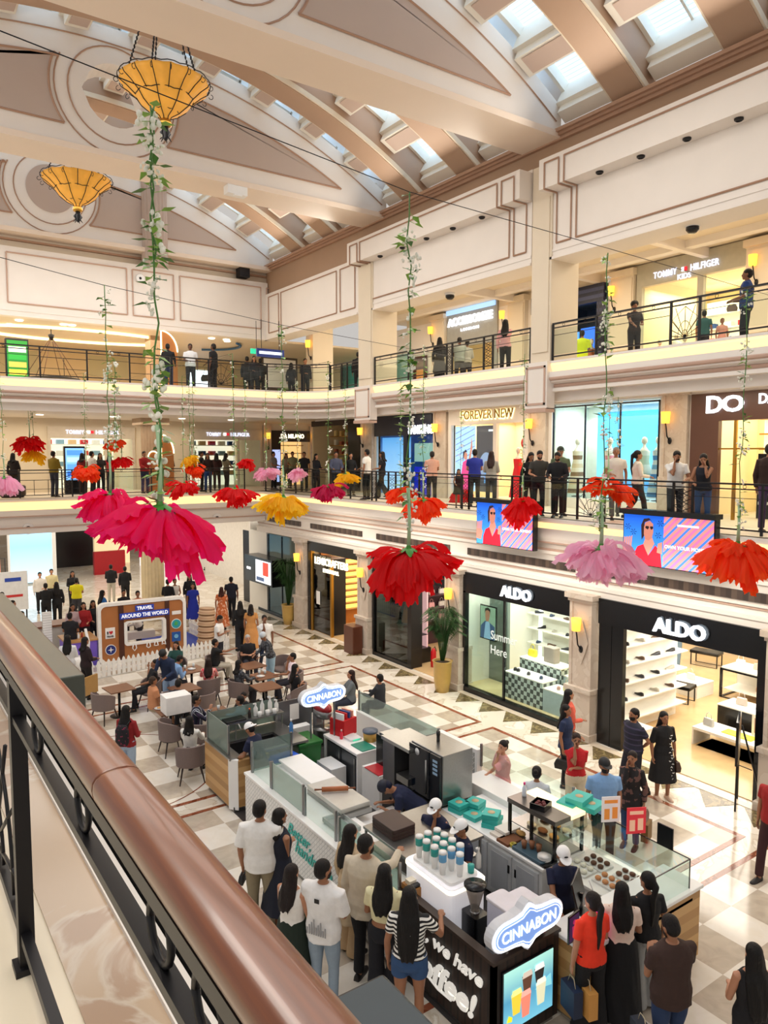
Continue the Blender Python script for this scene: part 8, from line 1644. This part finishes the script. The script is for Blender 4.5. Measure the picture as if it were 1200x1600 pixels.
p=G(522,988,0);I=person(0,0,0,-70,'person in black standing with a paper bag in the glasses shop entrance',1.72,'f',('tee','111114'),('trousers','111114'),('bun',HAIRC),at=p,la='front',ra='down');handbag(I,'R','c8843a','tan paper bag of the person in black at the glasses shop','shopping_bag',s=.9)
p=G(548,992,0);person(0,0,0,150,'person in grey at the counter inside the glasses shop',1.6,'f',('tee','a8a4a0'),('trousers','2a2a30'),('bun',HAIRC),at=(15.6,23.0,0),la='front',ra='front')
# ---- walkers behind the cafe ----
person(392,944,0,10,'woman in a long tan dress seen from behind',1.62,'f',('dress','c98e52',.2,.6),('none',''),('medium','17100e'),shoe_='a86a44')
person(375,939,0,-5,'woman in black with a shoulder bag walking left of the tan dress',1.68,'f',('long','121318'),('wide','15171f'),('long',HAIRC),ra='front',pose='walk')
person(413,961,0,170,'young man in a white tee and dark jeans touching his ear',1.70,'m',('tee','f0efee',.82),('jeans','1f2c4a'),ra='face',la='down',skin='c',pose='walk')
person(361,901,0,10,'man in dark navy walking away behind the seating',1.74,'m',('tee','15192a'),('trousers','10121a'),pose='walk',skin='c')
person(346,917,0,10,'woman in an orange floral long dress walking away',1.60,'f',('dress',orangef,.15,.7),('none',''),('medium','3a1a14'))
I=person(342,961,0,110,'man in a white tee looking at his phone by the fence',1.66,'m',('tee','efeeec'),('jeans','181c2c'),la='phone',ra='phone',hp=20,skin='b');handbag(I,'L','1a1a1e','phone of the man in white by the fence','phone')
person(301,911,0,175,'woman in a bright blue dress walking towards the booth',1.62,'f',('dress','1c2fa0',.28,.6),('none',''),('long','14100e'),skin='b',pose='walk')
person(296,897,0,175,'woman with long black hair in black behind the woman in blue',1.68,'f',('long','14141a'),('trousers','15151c'),('long','0d0a0a'),skin='b')
I=person(273,904,0,160,'woman in a white sleeveless top with a tan bag left of the blue dress',1.62,'f',('sleeveless','e8e4de'),('trousers','2a2a30'),('bun',HAIRC),ra='front',la='front',skin='b')
for q in ((62,894,'m',('long','e2dcd4'),'15151c',175,'short','man in a white shirt standing at the left near the food counter'),(80,889,'m',('long','ddd0a0'),'2a2a30',175,'short','man in a pale yellow shirt behind the man in the white shirt'),(71,911,'f',('long','101014'),'101014',0,'short','person in black in front of the man in the white shirt'),(88,909,'f',('long','121216'),'121216',5,'long','woman in black with long hair beside the pale yellow shirt'),(119,903,'m',('tee','ddd31a'),'3a3a40',5,'short','man in a bright yellow tee seen from behind'),(113,892,'f',('long','15151a'),'15151a',170,'long','woman in black facing the man in the yellow tee'),(160,922,'f',('long','2a6ab0'),'1a1a20',60,'long','woman in a blue top before the black pillar'),(130,941,'f',('long','9c1a20'),'2a1a1c',170,'medium','woman in a dark red top left of the travel booth'),(145,938,'f',('long','17171c'),'17171c',170,'long','woman in black looking down left of the travel booth'),(113,943,'f',('long','b8a0a4'),'3a3a40',160,'medium','woman in a dusty rose top at the food counter'),(109,957,'m',('tee','15161c'),'2a3a5a',20,'short','man in black at the white toy boat'),(133,995,'f',('jacket','241418'),'1a1214',60,'medium','person in dark maroon taking a photo by the purple counter'),(105,992,'f',('long','e8e8ea'),'d8d8dc',10,'long','woman in a white robe with black hair at the white toy boat'),(20,938,'m',('tee','15161c'),'1a1a20',120,'short','man in black at the left edge above the balcony ledge'),(34,955,'f',('tee','17171c'),'1a1a20',150,'short','woman in black right of the man at the left edge'),(3,925,'f',('tee','a88a60'),'5a2a24',20,'short','person in tan at the left picture edge'),(262,905,'f',('long','15151a'),'15151a',10,'short','dark figure beside the fluted ground floor column'),(195,885,'m',('jacket','0f0f14'),'0f0f14',5,'short','tall figure in black behind the travel booth, right of two'),(173,882,'m',('jacket','121218'),'c8c0b0',5,'short','tall figure in black behind the travel booth, left of two'),(193,921,'f',('long','1a1a22'),'1a1a22',170,'short','woman holding a white cup behind the travel booth'),(215,923,'f',('long','c87a5a'),'5a4a40',170,'short','woman in terracotta behind the travel booth'),(55,886,'m',('long','1a1a20'),'1a1a20',0,'short','figure')):
 if q[7]=='figure':continue
 person(q[0],q[1],0,q[5],q[7],1.68,q[2],q[3],('trousers',q[4]),(q[6],HAIRC),ra='front' if q[0]%2 else 'down',la='front' if q[0]%3 else 'down',skin='b' if q[0]%2 else 'a')
person(330,855,0,60,'walking figure in black cut off by the big magenta flower',1.7,'m',('jacket','101014'),('trousers','101014'),pose='walk',at=G(328,892,0))
person(218,985,0,-100,'person in a white top bending down inside the travel booth window',1.6,'f',('long','e0dcd6'),('trousers','2a2a34'),('medium','8a5a3a'),lean=35,la='work',ra='work',at=(7.5,25.4,0))
# ---- seated at the cafe ----
def seat(px,py,face,label,sex,top,bc,hair,h=1.68,la='table',ra='table',skin='b',hy=0,at=None,pose='sit',lean=0,hp=0,bt='trousers'):
 return person(px,py,0,face,label,h,sex,top,(bt,bc),hair,pose=pose,la=la,ra=ra,skin=skin,hy=hy,at=at,lean=lean,hp=hp)
seat(236,1030,-100,'man in a black tee reclining with legs stretched and a hand to his face','m',('tee','121216'),'15151c',('short',HAIRC),la='lap',ra='face',at=(6.0,19.5,0),pose='sit',lean=-12)
I=person(259,1032,0,-150,'man in a dark denim jacket and black beanie leaning over a table',1.72,'m',('long','1c2c4c',.85),('jeans','8ea6c4'),('short',HAIRC,('beanie','121216')),la='reachlow',ra='up',lean=22,hp=20,at=(6.35,18.95,0))
seat(301,1024,-160,'woman in a dark green top with glasses facing the camera','f',('long','1f4a44'),'1a1a22',('long',HAIRC),at=(7.25,21.0,0),skin='a')
seat(322,1042,5,'woman in a pink and white check shirt seen from behind','f',('long',plaid),'2a2a34',('long','24130f'),at=(7.35,18.75,0))
seat(283,1042,60,'person in pale blue bending over the table left of the pink check shirt','m',('long','7ea0cc'),'2a2a34',('short',HAIRC),at=(6.6,19.7,0),lean=30)
seat(328,1012,80,'man in a black tee stretching his arm to the right','m',('tee','111115'),'b8b0a0',('short',HAIRC),at=(8.3,20.6,0),ra='point',la='table')
seat(368,1003,165,'grey haired man in a black tee with clasped hands','m',('tee','14141a'),'2a2c38',('short','b4b0ac'),at=(9.3,20.5,0),ra='chin',la='chin',skin='d')
seat(358,1038,60,'woman in a grey patterned top looking right','f',('long',greyp),'2c2c30',('medium',HAIRC),at=(7.95,18.1,0),hy=10)
person(404,1001,0,-120,'person in a pale cap and navy patterned jacket bending down by the chair',1.6,'f',('jacket',greyp),('jeans','9ab8cc'),('short','a8a09a',('beanie','c8d0d8')),lean=20,la='reachlow',ra='reachlow',at=(9.5,19.35,0),hp=10)
seat(458,1029,-95,'man in a pale pink shirt resting his chin on his hand','m',('tee','e8d4da'),'2a2a34',('short',HAIRC),at=(9.45,17.9,0),ra='face',la='table')
seat(438,1060,70,'woman in black with folded arms near the small lit sign','f',('tee','111116'),'1a1a20',('long',HAIRC),at=(9.0,16.9,0),ra='cross',la='cross',skin='a')
seat(500,1050,-100,'woman in a grey jacket with long brown hair behind the small lit sign','f',('jacket','6a7276'),'2a3040',('long','2a1712'),at=(9.9,15.6,0),skin='a');seat(528,1063,-60,'dark haired person behind the small lit sign, right of the grey jacket','m',('long','20242c'),'1a1a20',('short',HAIRC),at=(10.3,14.9,0))
I=person(197,1102,0,35,'woman in a dark red top with a patterned backpack and light jeans',1.66,'f',('long','8c1c20'),('jeans','9fb2c8'),('long','0f0b0b'),la='front',ra='front',skin='a')
bp=E('backpack','dark patterned backpack with pink details on the back of the woman in dark red','bag',I['mw']@Vector((.03,-.2,.98)),I['rz']);MB().rings([[(x*k,y*k,z) for x,y in [(.15*math.cos(t),.08*math.sin(t)) for t in [2*PI*j/14 for j in range(14)]]] for k,z in ((.8,0),(1,.06),(1,.3),(.7,.4))]).build('body',printmat('backpack_print','17141c','8a2a4a',16,.62),bp);MB().tube([(-.08,.02,.38),(-.1,.14,.48),(-.1,.2,.3)],.015,6).tube([(.08,.02,.38),(.1,.14,.48),(.1,.2,.3)],.015,6).build('strap',BLACK,bp)
I=seat(292,1113,95,'man in a navy and white striped shirt with glasses drinking','m',('long',stripeNV),'1a1c28',('short',HAIRC),at=(5.95,15.95,0),ra='up',la='table');glasses(I)
seat(296,1152,20,'woman in a white sweater seen from behind in the nearest chair','f',('long','e9e6e0'),'15151c',('medium',HAIRC),at=(5.35,14.75,0),la='table',ra='table')
seat(272,1105,20,'person in dark blue behind the man in the striped shirt','m',('long','15182a'),'15151c',('short',HAIRC),at=(5.95,17.3,0),lean=15)
seat(335,1106,-70,'person in a pale blue patterned shirt by the oak sink unit','m',('long','a8c0dc'),'2a2c38',('short',HAIRC),at=(6.75,15.35,0),la='table',ra='table')
seat(348,1097,-150,'dark haired child in black beside the sink unit','m',('tee','14141a'),'1a1a22',('short',HAIRC),h=1.45,at=(7.15,16.05,0))
seat(205,1120,70,'bare legged person in tan shorts behind the woman in dark red','m',('tee','c88a62'),'a89a80',('short','3a2a20'),at=(5.6,17.95,0),bt='shorts',la='lap',ra='lap')
# ---- first floor, right balcony ----
def onr(px,X,floor,h):
 """point on the balcony at picture column px, standing at depth X"""
 d=ray(px,700);k=X/d.x;return Vector((X,d.y*k,floor))
f1=L1+.0
R=[(573,14.35,-60,'m',('polo','efeeea'),'trousers','0f0f14',('short',HAIRC),1.76,'rail','down','man in a white shirt and black trousers at the first floor railing'),(597,15.2,-75,'f',('tee','14141a'),'wide','1a1a20',('medium','17100e'),1.68,'front','front','woman in black walking right past the man in white on the first floor'),(675,15.0,-10,'m',('tee','dba894'),'trousers','1a1a20',('short','2a2422'),1.68,'front','front','man in a salmon pink shirt seen from behind on the first floor'),(717,14.4,175,'f',('sleeveless','15151a'),'skirt','15151a',('medium',HAIRC),1.15,'rail','rail','small child in black behind the railing below the pink poster'),(742,15.2,-5,'m',('tee','1c2a8c'),'trousers','16161c',('short',HAIRC),1.74,'front','front','man in a royal blue tee facing the dress shop'),(768,15.1,10,'f',('long','9a948c'),'trousers','2a2a30',('long','2a1410'),1.68,'front','front','woman with long brown hair facing the dress shop'),(827,14.6,160,'f',('long','121216'),'trousers','121216',('long','0d0a0a'),1.66,'down','down','woman in black with long hair behind the leaning man'),(842,14.25,170,'m',('tee','3c3a36'),'trousers','16161c',('short',HAIRC),1.70,'rail','rail','man in dark grey leaning on the first floor railing'),(876,14.7,165,'m',('tee','5a6a50'),'trousers','1a1a20',('short',HAIRC,('cap','2a3428')),1.78,'front','front','man in a green cap behind the couple at the railing'),(873,14.25,-170,'m',('long','15151b'),'trousers','121216',('short',HAIRC),1.66,'rail','rail','person in black leaning on the railing, right of the man in dark grey'),(963,15.0,175,'m',('tee','d8d4ca'),'trousers','6a6a68',('short','8a8480'),1.76,'front','down','man in a white tee walking before the blue display window'),(997,15.1,75,'f',('long','ddd4c6'),'trousers','16161c',('ponytail',HAIRC),1.68,'front','down','woman in a cream blouse walking to the right before the display window'),(1057,14.22,175,'m',('polo','eceae6'),'trousers','2a2a30',('short',HAIRC),1.68,'face','rail','man in a white polo on the phone leaning on the railing'),(1101,14.25,-175,'f',('sleeveless','1a1c28'),'jeans','2c4c84',('medium','1a1210'),1.62,'rail','face','woman in a dark top and jeans leaning on the railing, hand on cheek'),(1203,15.0,20,'m',('long','2e1a14'),'trousers','4a2a5a',('short',HAIRC),1.80,'front','down','man in dark brown at the right edge of the first floor'),(548,15.3,160,'f',('long','121216'),'trousers','121216',('long','0d0a0a'),1.64,'down','front','woman in black with long hair left of the man in the white shirt'),(525,14.6,170,'m',('long','4a5068'),'trousers','1c1e28',('short',HAIRC),1.68,'rail','rail','man in a checked blue grey shirt at the railing left of the yellow flower'),(494,14.9,130,'f',('long','17161c'),'trousers','17161c',('medium',HAIRC),1.60,'front','front','woman in black near the corner of the first floor railing'),(475,15.4,-170,'m',('tee','111116'),'trousers','111116',('short',HAIRC),1.68,'down','down','man in black at the first floor corner, right of the vine')]
for px,X,fc,sx,tp,bt,bc,hr,h,ra,la,lb in R:
 I=person(0,0,f1,fc,lb,h,sx,tp,(bt,bc),hr,at=onr(px,X,f1,h),ra=ra,la=la,lean=12 if 'leaning' in lb else 0,skin='b' if px%2 else 'a',pose='walk' if 'walking' in lb else 'stand',extra=.6 if bt=='skirt' else None,hp=10 if 'leaning' in lb else 0)
 if 'phone' in lb or 'man in dark grey' in lb:beard(I)
 # ---- first floor, far side ----
def onf(px,Y,floor):
 d=ray(px,700);return Vector((d.x*Y/d.y,Y,floor))
FR=[(83,29.6,'m',('long','8a7420'),'3a3c48',40,'man in a mustard top and ripped jeans on the far first floor'),(143,29.8,'m',('tee','e6e4e0'),'15151c',60,'man in a white tee with a black backpack on the far first floor'),(128,30.6,'f',('tee','7a1c24'),'2a1a1c',30,'woman in dark red beside the black standing screen'),(156,30.2,'f',('tee','2a2426'),'1a1a20',170,'woman in dark brown right of the man in the white tee'),(171,31.0,'f',('tee','a81c24'),'2a2a30',20,'woman in red before the left far clothing shop'),(225,30.2,'m',('jacket','a01c20'),'1c2c4a',150,'man in a red jacket at the far railing left of the tall stem'),(236,31.2,'m',('jacket','2a3a58'),'1c2c4a',170,'person in a blue jacket behind the man in the red jacket'),(262,30.4,'m',('jacket','1c1a18'),'16161a',10,'tall dark figure by the tan arch panels'),(254,31.0,'f',('long','4a2418'),'1a1a20',10,'figure in rust brown by the tan arch panels'),(314,30.2,'m',('tee','18181e'),'14141a',100,'man in black before the right far clothing shop, leftmost'),(324,29.7,'f',('long','2a1414'),'22407a',170,'woman in dark maroon and blue jeans at the far railing'),(338,30.6,'f',('long','3a1c1c'),'2a1414',10,'woman in dark wine before the right far clothing shop'),(353,29.9,'f',('tee','7a7058'),'3a2c28',60,'person in olive with a cap at the far railing'),(427,29.9,'m',('polo','8a8480'),'14141a',120,'man in a grey shirt left of the bakery'),(447,31.2,'f',('long','9a8a78'),'5a4a40',170,'woman in beige before the bakery'),(457,30.8,'m',('tee','8a8a6a'),'3a3028',170,'man in a pale green tee before the bakery'),(20,30.5,'f',('long','241c1c'),'15151a',30,'person in dark brown at the far left of the first floor')]
for px,Y,sx,tp,bc,fc,lb in FR:
 person(0,0,f1,fc,lb,1.70 if sx=='m' else 1.63,sx,tp,('trousers',bc),('short' if sx=='m' else 'medium',HAIRC),at=onf(px,Y,f1),ra='rail' if 'railing' in lb else 'front',la='front' if px%2 else 'down',skin='b')
 # ---- second floor ----
f2=L2+.01
R2=[(687,14.6,0,'f',('long','131318',.5),'wide','131318',('long','0d0a0a'),1.66,'front','down','woman in long black clothes at the second floor railing below the lit accessory sign, left'),(718,15.2,5,'m',('tee','9aa09a'),'trousers','15151a',('short',HAIRC),1.74,'front','front','man in a grey tee before the accessory shop'),(730,15.0,-10,'f',('long','a8a49c'),'trousers','15151a',('short',HAIRC),1.66,'front','front','person in pale grey with a black bag before the accessory shop'),(790,14.6,10,'f',('long','d8a0a4'),'trousers','101014',('long','0d0a0a'),1.72,'face','down','woman in a pink top and black trousers at the second floor railing'),(992,15.0,160,'f',('tee','2a2224'),'trousers','201c20',('afro','14100e'),1.66,'reachlow','front','woman in dark clothes reaching out on the second floor before the kids shop'),(1168,14.6,-85,'m',('polo','1c3a78'),'trousers','15181f',('short',HAIRC),1.78,'front','front','man in a blue polo holding a bag at the second floor railing on the right'),(1101,15.2,10,'m',('tee','2a5a5a'),'trousers','2a2a30',('short',HAIRC),1.25,'down','down','child in a teal tee before the kids shop'),(1129,15.0,160,'f',('tee','d89a88'),'trousers','b87a6a',('short','6a3a24'),1.05,'down','down','small child in peach before the kids shop'),(910,16.0,10,'m',('oversize','b8d020',.7),'trousers','1c1c22',('short',HAIRC),1.70,'front','front','person in a neon yellow green tee behind the second floor railing'),(560,15.6,0,'m',('jacket','14141a'),'trousers','14141a',('short',HAIRC),1.6,'down','down','dark figure behind the short railing left of the first tall column')]
HY={687:527,718:527,730:531,790:499,992:471,1168:420,1101:485,1129:497,910:516}
for px,X,fc,sx,tp,bt,bc,hr,h,ra,la,lb in R2:
 q=G(px,HY[px],f2+h) if px in HY else onr(px,X,f2,h)
 I=person(0,0,f2,fc,lb,h,sx,tp,(bt,bc),hr,at=Vector((max(14.3,q.x),q.y,f2)),ra=ra,la=la,skin='b' if px%2 else 'c')
 if 'blue polo' in lb:handbag(I,'L','8a7460','small tan bag held by the man in the blue polo on the second floor',s=.7,drop=.02)
F2=[(262,25.0,'m',('jacket','0f0f14'),'1c2c4c',15,'figure in a black hooded top on the far second floor beside the lit arch',1.72),(297,25.4,'m',('tee','d8d8da'),'14141a',175,'man in a white tee with a strap on the far second floor',1.76),(333,25.0,'m',('tee','101015'),'101015',-60,'man in black with a black bag on the far second floor',1.80),(386,26.4,'m',('jacket','111116'),'101014',10,'dark figure left of two before the slanted board',1.72),(407,25.6,'m',('jacket','131318'),'101014',10,'dark figure right of two before the slanted board',1.70),(397,27.0,'f',('long','1a1a20'),'101014',170,'figure between the two dark ones before the slanted board',1.64),(455,25.2,'f',('long','2c2c30'),'121216',20,'woman in dark grey at the second floor corner railing',1.58),(477,25.4,'m',('jacket','101015'),'101014',160,'man in black at the second floor corner by the brown column',1.74)]
HF={262:537,297:537,333:537,386:557,407:560,397:556,455:567,477:560}
for px,Y,sx,tp,bc,fc,lb,h in F2:
 q=G(px,HF[px],f2+h)
 I=person(0,0,f2,fc,lb,h,sx,tp,('trousers',bc),('short' if sx=='m' else 'medium',HAIRC),at=Vector((q.x,q.y,f2)),ra='reachlow' if px in (262,333) else 'front',la='down',skin='e' if px<340 else 'b')
 if px==333:handbag(I,'R','0d0d10','black bag beside the man in black on the far second floor',s=1.2,drop=.25)
